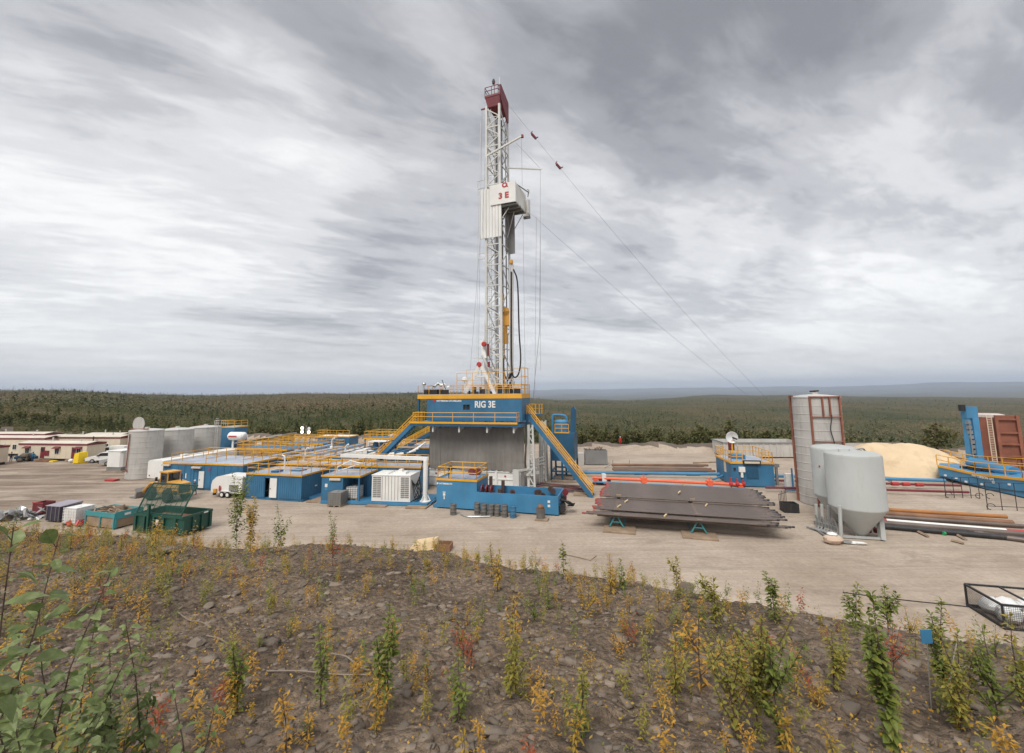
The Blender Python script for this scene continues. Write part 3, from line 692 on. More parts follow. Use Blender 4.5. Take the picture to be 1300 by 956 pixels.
# white boards shielding the lower left of the board level
m = MB()
for i in range(7):
    x = -1.85+i*.46; m.box(x, x+.41, -1.95-.02*(i % 2), -1.85, zb-4.6, zb+2.6 if i < 4 else zb)
m.build('shield_board', WHITE, mast)
text('board_number', '3 E', 1.15, RED, mast, (1.0, y0-.03, zb+.75), bold=.045, sx=1.05)
m = MB(); n = 20
ring = [(1.95+.42*math.cos(2*math.pi*k/n), zb+2.62+.36*math.sin(2*math.pi*k/n)) for k in range(n)]; inn = [(1.95+.19*math.cos(2*math.pi*k/n), zb+2.65+.2*math.sin(2*math.pi*k/n)) for k in range(n)]
for k in range(n):
    k2 = (k+1) % n; q = [ring[k], ring[k2], inn[k2], inn[k]]; m.prism(q, y0-.035, y0-.004)
m.prism([(2.05, zb+2.4), (2.45, zb+2.25), (2.45, zb+2.4), (2.15, zb+2.52)], y0-.033, y0-.004)
m.build('board_logo', RED, mast)
# davit arms
def wl(px, py, Y): return mast_inv @ A(px, py, Y)
bpy.context.view_layer.update(); mast_inv = mast.matrix_world.inverted()
m = MB(); m.beam(wl(618, 198, 57.2), wl(662, 173, 56), .22); m.tube(wl(640, 186, 57), wl(640, 200, 57), .06); m.beam(wl(645, 213, 59.5), wl(687, 215, 58), .17); m.tube(wl(655, 181, 57), wl(685, 213, 58), .03, 5); m.build('davit_arm', WMAST, mast)
m = MB(); m.box(-.15, .15, -.15, .15, -.2, .2); o = m.V; m.V = [tuple(wl(663, 173, 56)+Vector(v)) for v in o]; m.build('davit_head', MAROON, mast)
m = MB()
for (ax, ay, bx, by, Y) in ((662, 174, 663, 236, 56), (686, 216, 686, 470, 58), (681, 275, 679, 500, 57), (664, 275, 667, 500, 57), (612, 140, 607, 480, 57.5), (616, 200, 612, 300, 57.3), (610, 300, 597, 470, 58)): m.tube(wl(ax, ay, Y), wl(bx, by, Y), .018, 4)
m.path([wl(686, 300, 57), wl(685, 420, 57), wl(680, 470, 56.5), wl(677, 505, 56)], .03, 5)
m.build('tugger_line', GREY, mast)
# raising A-frame with red pivot discs
m = MB(); ap = wl(609, 463, 56.5)
m.beam(ap, wl(590, 499, 56.2), .42); m.beam(ap+Vector((.3, 0, -.2)), wl(630, 504, 56.2), .42); m.beam(wl(612, 451, 57), wl(630, 490, 58), .26); m.beam(wl(601, 478, 56.4), wl(617, 478, 56.4), .16)
m.beam(wl(611, 450, 57.2), wl(640, 450, 58.2), .2); m.beam(wl(612, 432, 57.6), wl(616, 455, 57.2), .5, .3); m.beam(wl(617, 455, 57.5), wl(640, 426, 58.5), .15); m.beam(wl(601, 455, 56.8), wl(613, 455, 57.4), .14)
m.hexa([ap+Vector((-.5, -.15, -.7)), ap+Vector((.6, -.15, -.7)), ap+Vector((.6, .15, -.7)), ap+Vector((-.5, .15, -.7))], [ap+Vector((-.2, -.15, .4)), ap+Vector((.3, -.15, .4)), ap+Vector((.3, .15, .4)), ap+Vector((-.2, .15, .4))])
m.build('raising_frame', WHITE, mast)
for c, r in ((ap, .36), (wl(615, 437, 57), .34)):
    m = MB().lathe([(0, -.32), (r*.8, -.32), (r, -.25), (r, 0), (0, 0)], 18, c, 'y'); m.build('pivot_disc', RED, mast)
m = MB(); c = wl(619.5, 445, 57); m.beam(c+Vector((0, 0, .9)), c+Vector((0, 0, -.7)), .22); c = wl(620.5, 464, 57); m.beam(c+Vector((0, 0, .5)), c+Vector((0, 0, -.2)), .26); m.build('ram', MAROON, mast)
# standpipe
m = MB(); m.tube(wl(650.5, 500, 57.3), wl(650.5, 336, 57.3), .17, 8); m.tube(wl(647.5, 500, 57.3), wl(647, 336, 57.3), .08, 8); m.build('standpipe', WMAST, mast)
MB().lathe([(0, 0), (.25, .1), (.3, .4), (.2, .7), (0, .75)], 10, wl(649, 336, 57.2)).build('gooseneck', CAT, mast)

# hoses, block, guy wires: things of their own
def line_thing(name, label, cat, pts, r, mt, n=6, group=None):
    m = MB(); m.path(pts, r, n); o = m.build(name, mt); tag(o, label, cat, group); return o
def smooth(pts, k=8):
    P = [Vector(p) for p in pts]; P = [P[0]*2-P[1]] + P + [P[-1]*2-P[-2]]; out = []
    for i in range(1, len(P)-2):
        for j in range(k):
            t = j/k; a, b, c, d = P[i-1], P[i], P[i+1], P[i+2]
            out.append(.5*((2*b)+(c-a)*t+(2*a-5*b+4*c-d)*t*t+(3*b-a-3*c+d)*t**3))
    return out + [P[-2]]
line_thing('rotary_hose', 'outer black rotary hose hanging in a long loop beside the mast', 'hose', smooth([A(652, 342, 57), A(657, 360, 56.8), A(659, 420, 56.8), A(661, 455, 56.8), A(658.5, 474, 56.8), A(653, 479, 56.8), A(650, 470, 57), A(649.2, 440, 57.1), A(649.2, 345, 57.1)]), .10, BLACK, 8)
line_thing('kelly_hose', 'inner black hose looping up to the standpipe near the mast foot', 'hose', smooth([A(639.5, 455, 57.2), A(640, 472, 57.0), A(643.5, 482, 56.9), A(648, 479, 56.9), A(650, 470, 57)]), .09, BLACK, 8)
line_thing('service_loop', 'short thick black hose end hanging crosswise below the hose loops', 'hose', [A(648, 474, 56.7), A(643, 487, 56.7)], .09, BLACK, 8)
tb = thing('travelling_block', 'orange travelling block and top drive hanging inside the mast', 'travelling block', A(643, 405, 58.6), MA)
m = MB(); m.hexa([(-.75, -.4, -.95), (.55, -.4, -.95), (.55, .5, -.95), (-.75, .5, -.95)], [(-.5, -.4, 1.0), (.6, -.4, 1.0), (.6, .5, 1.0), (-.5, .5, 1.0)])
for k in range(4): m.lathe([(0, -.05), (.6, -.05), (.6, .05), (0, .05)], 16, (0, -.35+k*.25, .95), 'y')
m.box(-1.0, -.55, -.3, .3, -.8, -.1); m.build('block_body', CAT, tb)
m = MB().tube((-.6, 0, 2.3), (-.6, 0, 3.6), .28, 10).tube((-.5, 0, .9), (-.6, 0, 2.4), .1).build('hook', CAT, tb); m = MB().tube((-.3, 0, -.9), (-.35, 0, -2.05), .42, 12).box(-.75, .15, -.5, .3, -3.4, -2.0).tube((-.5, 0, -3.4), (-.5, 0, -5.6), .22, 10); m.build('top_drive', CAT, tb)
m = MB().tube((-.6, -.1, 3.6), (-.6, -.1, 12), .05, 5).tube((0, 0, 1.4), (0, 0, 9), .05, 5); m.build('hoisting_line', DARK, tb)
anc = G(1059, 590)
cr = mast.matrix_world @ Vector((1.2, 1.6, ZC+1.9))
gp = [cr.lerp(anc, t/24) - Vector((0, 0, 2.2*math.sin(math.pi*t/24))) for t in range(25)]
g1 = thing('guy_wire', 'longest guy wire running from the red crown down behind the tall silo', 'guy wire', cr, 0)
m = MB(); m.path([p-cr for p in gp], .017, 4); m.build('cable', GREY, g1)
for f in (.075, .148):
    c = cr.lerp(anc, f)-cr - Vector((0, 0, 2.2*math.sin(math.pi*f))); d = (anc-cr).normalized()
    m = MB(); m.beam(c-d*.5, c+d*.5, .28); m.beam(c-d*.5+Vector((-.1,0,.05)), c-d*.5+Vector((.1,0,.4)), .14); m.beam(c+d*.5+Vector((-.1,0,.05)), c+d*.5+Vector((.3,0,.3)), .14); m.build('sheave_bracket', MAROON, g1)
b0 = mast.matrix_world @ Vector((x1+.4, y1+.4, zb+.2)); anc2 = G(1070, 588)
line_thing('guy_wire', 'lower guy wire running from the white racking board towards the tall silo', 'guy wire', [b0.lerp(anc2, t/20) - Vector((0, 0, 1.6*math.sin(math.pi*t/20))) for t in range(21)], .017, GREY, 4)
# ------------------------------------------------------------------ yard, left of the rig
def fade(p): v = Vector(p); v.z = 0; return v
def module(name, label, loc, rz, w, d, h, wall=BLUE, roof=BROOF, trim=YEL, rails=('f','r','b','l'), door=None, lamp=None, skid=True, corr=True, cat='cabin', z0=.25, railh=1.1, trimh=.16):
    """A steel cabin or tank on a skid: ribbed walls, deck, edge trim, roof railing, doors."""
    t = thing(name, label, cat, loc, rz)
    m = MB()
    if corr:
        m.corr((0, 0), (w, 0), z0, h) if not door else None
        if door:
            a, b, dh = door['x'], door['x']+door['w'], door.get('h', 2.05)
            if a > .2: m.corr((0, 0), (a, 0), z0, h)
            m.corr((b, 0), (w, 0), z0, h); m.box(a, b, 0, .06, z0+dh+.1, h)
        m.corr((w, 0), (w, d), z0, h); m.corr((w, d), (0, d), z0, h); m.corr((0, d), (0, 0), z0, h)
        for x, y in ((0, 0), (w, 0), (w, d), (0, d)): m.box(x-.05, x+.05, y-.05, y+.05, z0, h)
    else: m.box(0, w, 0, d, z0, h)
    m.build('wall', wall, t)
    MB().box(-.02, w+.02, -.02, d+.02, h, h+.05).build('roof', roof, t)
    if trim:
        m = MB(); k = trimh; m.box(-.06, w+.06, -.07, -.021, h-k+.06, h+.09); m.box(-.06, w+.06, d+.021, d+.07, h-k+.06, h+.09); m.box(-.07, -.021, -.021, d+.021, h-k+.06, h+.09); m.box(w+.021, w+.07, -.021, d+.021, h-k+.06, h+.09); m.build('edge_trim', trim, t)
    c = [Vector((.04, .04, h+.05)), Vector((w-.04, .04, h+.05)), Vector((w-.04, d-.04, h+.05)), Vector((.04, d-.04, h+.05))]; mm = {'f': (0, 1), 'r': (1, 2), 'b': (2, 3), 'l': (3, 0)}
    if rails:
        m = MB()
        for k in rails: i, j = mm[k]; rail(m, [c[i], c[j]], railh, 1.5, .038)
        m.build('railing', trim or YEL, t)
    if skid:
        m = MB(); m.box(-.15, w+.15, .1, .35, 0, z0); m.box(-.15, w+.15, d-.35, d-.1, 0, z0)
        for k in range(5): m.box(w*k/4-.1, w*k/4+.1, .35, d-.35, .03, z0-.03)
        m.build('skid', wall, t)
    if door:
        a, b, dh = door['x'], door['x']+door['w'], door.get('h', 2.05)
        m = MB(); m.box(a-.06, a, -.05, .08, z0, z0+dh+.1); m.box(b, b+.06, -.05, .08, z0, z0+dh+.1); m.box(a-.06, b+.06, -.05, .08, z0+dh, z0+dh+.1); m.build('door_frame', wall, t)
        m = MB(); hw = door.get('open', .55)*door['w']; m.box(b-hw if not door.get('out') else b+.07, b if not door.get('out') else b+.07+door['w'], -.11, -.05, z0+.06, z0+dh)
        dd = m.build('door', door.get('mat', WHITE), t)
        MB().box(b-hw+.08 if not door.get('out') else b+.2, b-hw+.2 if not door.get('out') else b+.3, -.15, -.11, z0+1, z0+1.08).build('handle', DARK, dd)
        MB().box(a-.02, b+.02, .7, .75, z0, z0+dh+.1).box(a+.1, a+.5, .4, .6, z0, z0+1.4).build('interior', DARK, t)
    if lamp: m = MB(); m.box(lamp, lamp+1.3, -.22, -.08, h-.42, h-.2); m.build('door_lamp', CREAM, t)
    return t
YA = R(-13)
# module A: the cabin with the half open white door
mA = module('site_cabin', 'ribbed blue cabin with white door half open, left of the generator skid', G(311.5, 633), R(-14.5), 7.6, 4.6, 2.85, door=dict(x=2.65, w=1.7, open=.56, h=2.2))
MB().tube((3.6, 1.8, 2.9), (3.6, 1.8, 4.6), .09).tube((3.6, 1.8, 4.6), (3.1, 1.9, 4.75), .08).build('vent_pipe', WHITE, mA)
MB().box(2.6, 3.5, .8, 2.0, 2.9, 3.1).box(4.2, 5.6, 2, 3.2, 2.9, 3.05).build('hatch', BLUE, mA)
m = MB()
for x, y in ((7.62, 2.2),): m.box(x, x+.03, y, y+.35, 1.25, 1.4)
m.build('notice', WHITE, mA)
MB().hexa([(7.6, 1.2, .02), (8.2, 1.2, .02), (8.2, 4.4, .02), (7.6, 4.4, .02)], [(7.6, 1.2, .3), (8.2, 1.2, .1), (8.2, 4.4, .1), (7.6, 4.4, .3)]).build('step_ramp', BLUE, mA)
# module B: the workshop
mB = module('workshop', 'long blue workshop with open white door and cream lamp over it, behind the white trailer', G(205, 620), R(-12.5), 12.4, 6.5, 3.25, door=dict(x=5.0, w=.8, out=True, h=2.1), rails=('b',), corr=False, cat='workshop')
m = MB()
for i in range(12): m.box(.4+i*1.02, .46+i*1.02, -.03, .01, .3, 3.1)
m.build('wall_rib', BLUE, mB)
MB().box(4.8, 6.2, -.3, -.06, 2.72, 2.92).build('door_lamp', CREAM, mB)
MB().box(-.02, 1.3, -.3, -.06, 2.9, 3.1).build('roof_lamp', CREAM, mB)
MB().lathe([(0, -.03), (.16, -.03), (.16, 0), (0, 0)], 10, (7.4, -.03, 2.6), 'y').lathe([(0, -.03), (.1, -.03), (.1, 0), (0, 0)], 10, (9.4, -.03, 1.6), 'y').build('bell', RED, mB)
MB().box(3.7, 3.85, -.04, -.01, 1.4, 2.0).build('notice', WHITE, mB)
m = MB(); 
for x in (1.0, 12.2, 6.5): m = MB(); rail(m, [(x, .2, 3.3), (x, 6.3, 3.3)], 1.1, 1.5, .038); m.build('side_railing', YEL, mB)
# white long trailer running back behind it
wt = thing('van_trailer', 'long white box trailer with rounded roof edge between the grey tanks and the blue workshop', 'trailer', G(186, 612), R(-11))
w, d, h = 2.6, 13, 3.0
prof = [(0, .55), (w, .55), (w, h-.3), (w-.1, h-.08), (w-.3, h), (.3, h), (.1, h-.08), (0, h-.3)]
MB().prism(prof, 0, d, 'xz').build('body', WHITE, wt)
m = MB()
for y in (9.5, 10.7):
    for x in (.15, w-.15): m.lathe([(.2, -.13), (.5, -.13), (.52, 0), (.5, .13), (.2, .13)], 16, (x, y, .52), 'x')
m.build('wheel', TYRE, wt); MB().box(.3, .5, -.02, 0, .8, 1.0).build('marker', RED, wt)
MB().box(.9, 1.7, d*.3, d*.3+.8, h, h+.25).build('roof_unit', WHITE, wt)
# mud tanks running back
def tank(label, loc, rz, w, d, h, rails, extra=None):
    t = module('mud_tank', label, loc, rz, w, d, h, corr=False, rails=rails, cat='mud tank', wall=BLUE)
    m = MB()
    for i in range(int(w/1.2)+1): x = min(w-.05, .02+i*1.2); m.box(x-.05, x+.05, -.04, .01, .3, h-.15)
    for i in range(int(d/1.2)+1): y = min(d-.05, .05+i*1.2); m.box(w-.01, w+.04, y-.05, y+.05, .3, h-.15)
    m.build('wall_rib', BLUED, t)
    return t
def Wd(px, py, Y): p = A(px, py, Y); return Vector((p.x, p.y, 0))
YB = R(-13)
t1 = tank('long mud tank with yellow edge lying crosswise behind the ribbed cabin', Wd(352, 584, 57.5), R(-11), 20, 2.6, 2.95, ('f', 'b', 'l'))
t2 = tank('mud tank running back into the yard behind the workshop, beside its railing', Wd(318, 588, 60.5), YB, 3.0, 17, 2.85, ('l', 'r', 'b'))
t3 = tank('second mud tank running back, with a pale pipe along its top', Wd(372, 582, 61.5), YB, 2.6, 17, 2.6, ('r', 'b'))
t4 = tank('mud tank under the row of three blue motors', Wd(412, 582, 62), YB, 5.0, 16, 2.7, ('b', 'r'))
t5 = tank('mud tank nearest the tarpaulin wall, under the two stairs', Wd(478, 584, 63), YB, 5.2, 15, 2.7, ('b', 'l'))
for t, L in ((t2, 17), (t3, 17)):
    m = MB(); m.tube((1.3, .5, 3.2), (1.3, L-1, 3.2), .22, 10); 
    for k in range(5): m.box(1.15, 1.45, .8+k*L/5, 1.0+k*L/5, 2.6, 3.1)
    m.build('flow_pipe', paint('pale_blue_paint', (.30, .42, .55), .4, dirt=.3), t)
def gooseneck(t, x, y, z):
    m = MB(); m.path(smooth([(x, y, z), (x, y, z+1.1), (x+.15, y-.1, z+1.4), (x+.65, y-.3, z+1.75)], 4), .13, 8); m.lathe([(0, 0), (.3, 0), (.3, .3), (.2, .4), (0, .4)], 10, (x, y, z)); m.build('vent_pipe', WHITE, t)
gooseneck(t3, .8, 1.5, 2.65); gooseneck(t2, 2.6, 14.0, 2.9); gooseneck(t4, .6, 4.0, 2.75)
for t, L in ((t4, 16), (t5, 15)):
    m = MB()
    for k in range(7): m.box(.5, 4.4, 1.0+k*2.0, 1.5+k*2.0, 2.75, 2.75+rnd.uniform(.15, .6))
    m.build('agitator_frame', BLUED, t)
m = MB()
for k in range(3): x = 1.2+k*1.25; m.lathe([(0, 0), (.42, 0), (.45, .2), (.45, 1.0), (.3, 1.2), (0, 1.25)], 14, (x, 11.5, 2.75)); m.box(x-.15, x+.15, 11.0, 11.4, 2.75, 3.5)
m.build('agitator_motor', BLUE, t4)
m = MB().box(.3, 4.7, 10.6, 12.6, 4.05, 4.15); 
for x in (.35, 4.65): m.box(x-.06, x+.06, 10.6, 10.72, 2.75, 4.05); m.box(x-.06, x+.06, 12.5, 12.6, 2.75, 4.05)
m.build('canopy', WHITE, t4)
m = MB().box(.2, 4.9, 4.6, 5.6, 3.0, 3.45).box(.4, 2.2, 7, 8.5, 2.75, 3.4); m.build('trough', WHITE, t4)
# raised walkways with dense yellow railing at the back
for (px, py, Y, w, d, h, lab) in ((300, 585, 68, 9, 5, 3.7, 'yellow railed gangway behind the workshop, in front of the timber shed'), (352, 570, 76, 9, 4, 3.6, 'yellow railed gangway in front of the dark conifers and the floodlight mast'), (462, 572, 76, 6, 4, 4.3, 'yellow railed shaker platform beside the white satellite dome')):
    t = thing('gangway', lab, 'gangway', Wd(px, py, Y), YB)
    m = MB().box(0, w, 0, d, h-.15, h)
    for x in (.1, w/2, w-.1):
        for y in (.1, d-.1): m.box(x-.08, x+.08, y-.08, y+.08, 0, h-.15)
    m.build('deck', BLUE, t)
    MB().box(-.03, w+.03, -.08, 0, h-.2, h+.06).build('edge_trim', YEL, t)
    m = MB(); rail(m, [(0, 0, h), (w, 0, h), (w, d, h), (0, d, h)], 1.15, 1.2, .04, close=True)
    for k in range(3): rail(m, [(1+k*2.4, 0, h), (1+k*2.4, d, h)], 1.15, 1.3, .04)
    m.build('railing', YEL, t)
# back blue units
module('pump_house', 'low blue pump house at the back of the mud tanks, below the dark conifers', Wd(402, 565, 84), YB, 7, 3, 3.9, rails=('f', 'l'), roof=WHITE, corr=False)
module('pump_house', 'dark blue pump house between the tarpaulin wall and the shaker platform', Wd(505, 585, 67), YB, 6, 5, 3.8, rails=('f',), corr=False, wall=BLUED)
module('boiler_cabin', 'blue cabin with yellow rails beside the last grey tank and the white drum', Wd(277, 585, 82), YB, 3.2, 3, 6.0, rails=('f', 'l', 'r'), corr=False)
t = thing('pipe_tangle', 'white and blue flow pipes branching between the tanks under the long stair', 'pipework', Wd(455, 588, 61.5), YB)
m = MB()
for k in range(5): y = .6+k*.8; m.path(smooth([(0, y, 3.1+.1*k), (3, y+.5, 3.2), (6, y, 3.5), (8, y+.8, 4.0+.2*k)], 5), .10+.02*(k % 2), 8)
m.build('white_pipe', WHITE, t)
m = MB()
for k in range(5): x = 1.2+k*1.4; m.tube((x, .3, 2.7), (x, .3, 4.0), .12); m.tube((x, .3, 3.8), (x, 5, 3.7), .1)
m.build('blue_pipe', BLUEL, t)
t = thing('satellite_dome', 'pale half dome standing on a pole behind the shaker platform', 'satellite dome', Wd(499, 560, 80), 0)
zt = A(499, 560, 80).z; MB().tube((0, 0, 0), (0, 0, zt), .12).build('pole', GREY, t); MB().lathe([(0, 0), (1.45, 0), (1.4, .5), (1.15, 1.05), (.7, 1.45), (0, 1.6)], 20, (0, 0, zt-.2)).build('dome', GALV, t)

# --- generator skid
gs = thing('generator_skid', 'blue open skid carrying a cabin end, with railed roof and pale crane beam above', 'skid', G(407, 639), R(-9))
W_, D_ = 12.3, 4.2
MB().box(0, W_, 0, D_, .0, .32).box(0, W_, -.06, 0, .04, .28).box(W_, W_+.2, .6, D_-.6, .05, .25).build('skid_deck', BLUEL, gs)
m = MB().box(0, 2.55, .05, D_, .32, 2.95); m.box(2.55, 4.5, 2.2, D_, .32, 2.95); m.box(2.55, 4.55, .05, 2.2, 2.75, 2.95); m.box(4.35, 4.5, .05, .2, .32, 2.75); m.build('cabin_wall', BLUE, gs)
m = MB()
for k in range(7): m.box(2.7+k*.25, 2.76+k*.25, 2.15, 2.2, .35, 2.7)
m.build('recess_rib', BLUED, gs)
MB().box(-.02, 4.57, .03, D_, 2.95, 3.0).build('cabin_roof', BROOF, gs)
MB().box(-.06, 4.6, -.02, .03, 2.86, 3.04).box(4.57, 4.62, .03, D_, 2.86, 3.04).build('edge_trim', YEL, gs)
m = MB(); rail(m, [(.05, .1, 3.0), (4.5, .1, 3.0), (4.5, D_-.1, 3.0), (.05, D_-.1, 3.0)], 1.15, 1.4, .04, close=True); m.build('railing', YEL, gs)
MB().box(1.0, 2.3, -.12, .04, 2.5, 2.72).build('door_lamp', CREAM, gs)
MB().box(.42, .72, .02, .045, 1.75, 2.1).build('safety_sign', WHITE, gs); MB().box(.42, .72, .02, .045, 1.4, 1.74).build('notice', BLUEL, gs)
m = MB(); m.path([(1.4, .6, 3.05), (1.5, .6, 3.8), (2.9, .9, 4.5), (4.0, 1.0, 4.2)], .07); m.path([(1.6, .6, 3.4), (2.9, 1.0, 3.8), (4.0, 1.1, 4.1), (4.0, 1.1, 3.1)], .06); m.build('vent_frame', WHITE, gs)
gen = thing('generator', 'white boxed generator with grey louvres at both ends, standing on the blue skid', 'generator', G(407, 639)+Vector((0, 0, .33)), R(-9))
m = MB().box(5.9, 10.3, .15, 3.0, .05, 2.75); m.box(5.85, 10.35, .1, 3.05, 2.75, 2.83); m.build('casing', WHITE, gen)
m = MB()
for x0, n in ((6.05, 1), (9.25, 1)):
    m = MB()
    for k in range(11): m.box(x0, x0+.42, .10, .14, .5+k*.2, .6+k*.2); m.box(x0+.48, x0+.9, .10, .14, .5+k*.2, .6+k*.2)
    m.build('louvre', GREY, gen)
m = MB()
for k in range(6): m.box(7.1+k*.36, 7.13+k*.36, .12, .15, .2, 2.7)
m.build('panel_seam', GREY, gen)
m = MB().box(8.2, 9.5, .8, 1.8, 2.83, 3.05).box(8.6, 9.0, 1, 1.5, 3.05, 3.3).box(6.3, 7.6, .6, 2.2, 2.83, 2.95); m.build('roof_unit', WHITE, gen)
m = MB()
for k in range(7): z = .5+.32*k; m.path(smooth([(10.35, .5+.25*k, 2.3-.2*k), (10.7, .4+.25*k, z), (10.9+.1*(k % 3), .5+.2*k, .4), (10.6, .4+.2*k, .12)], 4), .045, 5)
m.build('hose', BLACK, gen)
cr_ = thing('crane_post', 'white post crane with long horizontal boom reaching left over the generator', 'crane', G(407, 639)+Vector((0, 0, .33)), R(-9))
MB().tube((11.75, .9, 0), (11.75, .9, 4.35), .27, 14).lathe([(.6, 0), (.6, .06), (.3, .1), (.27, .4)], 14, (11.75, .9, 0)).build('post', WHITE, cr_)
m = MB().beam((12.0, .9, 4.5), (1.0, 2.2, 4.55), .42, .36); m.build('boom', WHITE, cr_)
m = MB(); m.hexa([(11.4, .8, 4.34), (12.05, .8, 4.34), (12.05, 1.0, 4.34), (11.4, 1.0, 4.34)], [(11.3, .8, 4.7), (12.05, .8, 4.7), (12.05, 1.0, 4.7), (11.3, 1.0, 4.7)])
for a in range(3): m.beam((11.75, .9, 1.1), (11.75+.6*math.cos(a*2.1), .9+.6*math.sin(a*2.1), .05), .08)
m.build('post_brace', WHITE, cr_)
m = MB().path(smooth([(11.5, .85, 4.3), (11.2, .8, 3.0), (11.0, .7, 1.2), (10.6, .7, .3)], 5), .05, 6).tube((1.0, 2.2, 4.75), (6.2, 5, 6.0), .045); m.build('cable', BLACK, cr_)

def ibc(label, loc, rz, cage=GREY, body=PLAST, group=None, size=1.15):
    t = thing('tote_tank', label, 'tote tank', loc, rz, group); s = size/1.15
    m = MB().box(.04*s, 1.11*s, .04*s, 1.11*s, .16*s, 1.12*s); m.lathe([(0, 0), (.15, 0), (.15, .06), (0, .06)], 10, (.57*s, .57*s, 1.12*s)); m.build('bottle', body, t)
    m = MB()
    for k in range(6):
        a = .02+.222*k
        for z0, z1, in ((.14, 1.14),):
            m.box(a*s-.012, a*s+.012, 0, .022, z0*s, z1*s); m.box(a*s-.012, a*s+.012, 1.13*s, 1.15*s, z0*s, z1*s); m.box(0, .022, a*s-.012, a*s+.012, z0*s, z1*s); m.box(1.13*s, 1.15*s, a*s-.012, a*s+.012, z0*s, z1*s)
        z = (.2+.185*k)*s; m.box(-.006, 1.156*s, -.008, .012, z, z+.025); m.box(-.006, 1.156*s, 1.14*s, 1.16*s, z, z+.025); m.box(-.008, .012, .012, 1.14*s, z, z+.025); m.box(1.14*s, 1.16*s, .012, 1.14*s, z, z+.025)
    m.build('cage', cage, t)
    m = MB().box(0, 1.15*s, 0, 1.15*s, .10*s, .15*s)
    for x in (0, .5, 1.0): m.box(x*s, (x+.15)*s, 0, 1.15*s, 0, .10*s)
    m.build('pallet', WOOD, t); return t
ibc('dirty grey tote tank on the ground in front of the generator skid cabin', G(415.5, 643.5), R(-9), GREY, paint('grey_plastic', (.24, .235, .22), .5, dirt=.5), size=1.5)
ibc('pale tote tank standing in the dark recess of the generator skid', RL2W(0, 0)*0 + G(407, 639) + Vector((math.cos(R(-9))*2.75, math.sin(R(-9))*2.75+.45, .33)), R(-9), GREY, PLAST, size=1.4)
# timber mats
def mat_(label, px0, px1, py, d, rz, Yz=.0, h=.14):
    p = G(px0, py); w = (G(px1, py)-p).length
    t = thing('ground_mat', label, 'ground mat', p, rz); m = MB(); n = 8
    for k in range(n): m.box(0, w, d*k/n+.02, d*(k+1)/n, 0, h - .01*(k % 2))
    m.build('planks', WOOD, t); return t
mat_('timber mat under the right end of the generator skid', 514, 541, 646, 2.2, R(-9))
mat_('timber mat lying along the middle of the generator skid', 463, 490, 643.5, 1.4, R(-9), h=.10)
mat_('timber mat between the ribbed cabin and the generator skid', 388, 409, 638, 2.6, R(-12), h=.10)

# --- mud tank in front of the rig
fm = thing('suction_tank', 'bright blue open tank with raised railed box at its left end, before the tarpaulin wall', 'tank', G(554, 645), R(-15.5))
LX, LD, hL, hR = 12.9, 3.6, 3.0, 1.85
m = MB()
def openbox(m, x0, x1, y0, y1, z0, z1, t=.1):
    m.box(x0, x1, y0, y0+t, z0, z1); m.box(x0, x1, y1-t, y1, z0, z1); m.box(x0, x0+t, y0+t, y1-t, z0, z1); m.box(x1-t, x1, y0+t, y1-t, z0, z1); m.box(x0+t, x1-t, y0+t, y1-t, z0, z0+t)
openbox(m, 4.5, LX, 0, LD, .12, hR); m.box(0, 4.5, 0, LD, .12, hL); m.box(-.5, 0, .2, LD, .05, .25)
m.build('tank_body', BLUEL, fm)
m = MB().box(4.62, LX-.12, .12, LD-.12, .9, .95); m.build('tank_floor', BLUED, fm)
m = MB().box(-.04, 4.54, -.06, 0, hL-.16, hL+.06).box(-.04, 4.54, LD, LD+.06, hL-.16, hL+.06).box(-.06, 0, 0, LD, hL-.16, hL+.06).box(4.5, 4.56, 0, LD, hL-.16, hL+.06); m.build('edge_trim', YEL, fm)
m = MB(); rail(m, [(.1, .1, hL), (4.4, .1, hL), (4.4, LD-.1, hL), (.1, LD-.1, hL)], 1.2, 1.4, .045, close=True); m.build('railing', YEL, fm)
MB().box(.5, 4.0, .5, LD-.5, hL, hL+.03).build('hatch_plate', BROOF, fm)
m = MB()
for i in range(14): x = rnd.uniform(4.7, 6.3); y = rnd.uniform(.3, 3.2); m.box(x, x+.3, y, y+.3, .95, rnd.uniform(1.6, 2.9))
OILY = paint('oily_machinery', (.10, .06, .05), .5, .2, dirt=.4)
for i in range(10): MB().lathe([(.12, -.06), (.3, -.06), (.3, .06), (.12, .06), (.12, -.06)], 12, (rnd.uniform(6, 12), rnd.uniform(.6, 3), rnd.uniform(1.1, 1.9)), 'y').build('pipe_flange', OILY, fm)
m.build('pump_gear', paint('oily_machinery', (.10, .06, .05), .5, .2, dirt=.4), fm)
m = MB()
for k in range(3): m.lathe([(.2, -.05), (.42, -.05), (.42, .05), (.2, .05), (.2, -.05)], 14, (5.0+.5*k, .3, 2.15), 'x')
for k in range(2): m.lathe([(0, -.2), (.35, -.2), (.35, .2), (0, .2)], 12, (2.9+k*.7, 2.7, hL+.35), 'y')
m.build('hand_wheel', MAROON, fm)
m = MB()
for k in range(3): m.path(smooth([(LX, .9+.4*k, 1.3), (LX+.9, .6+.3*k, 1.3-.2*k), (LX+1.3, 1.2+.4*k, .8), (LX+.6, 2.2, .5)], 5), .07)
m.box(LX, LX+.5, .3, 1.4, .3, .9); m.box(LX, LX+.3, 1.8, 2.3, .5, 1.5); m.build('suction_hose', DARK, fm)
MB().lathe([(.1, -.04), (.32, -.04), (.32, .04), (.1, .04)], 12, (LX+.35, 2.4, 1.75), 'y').box(LX+.25, LX+.45, 2.3, 2.5, .9, 1.7).build('valve', MAROON, fm)
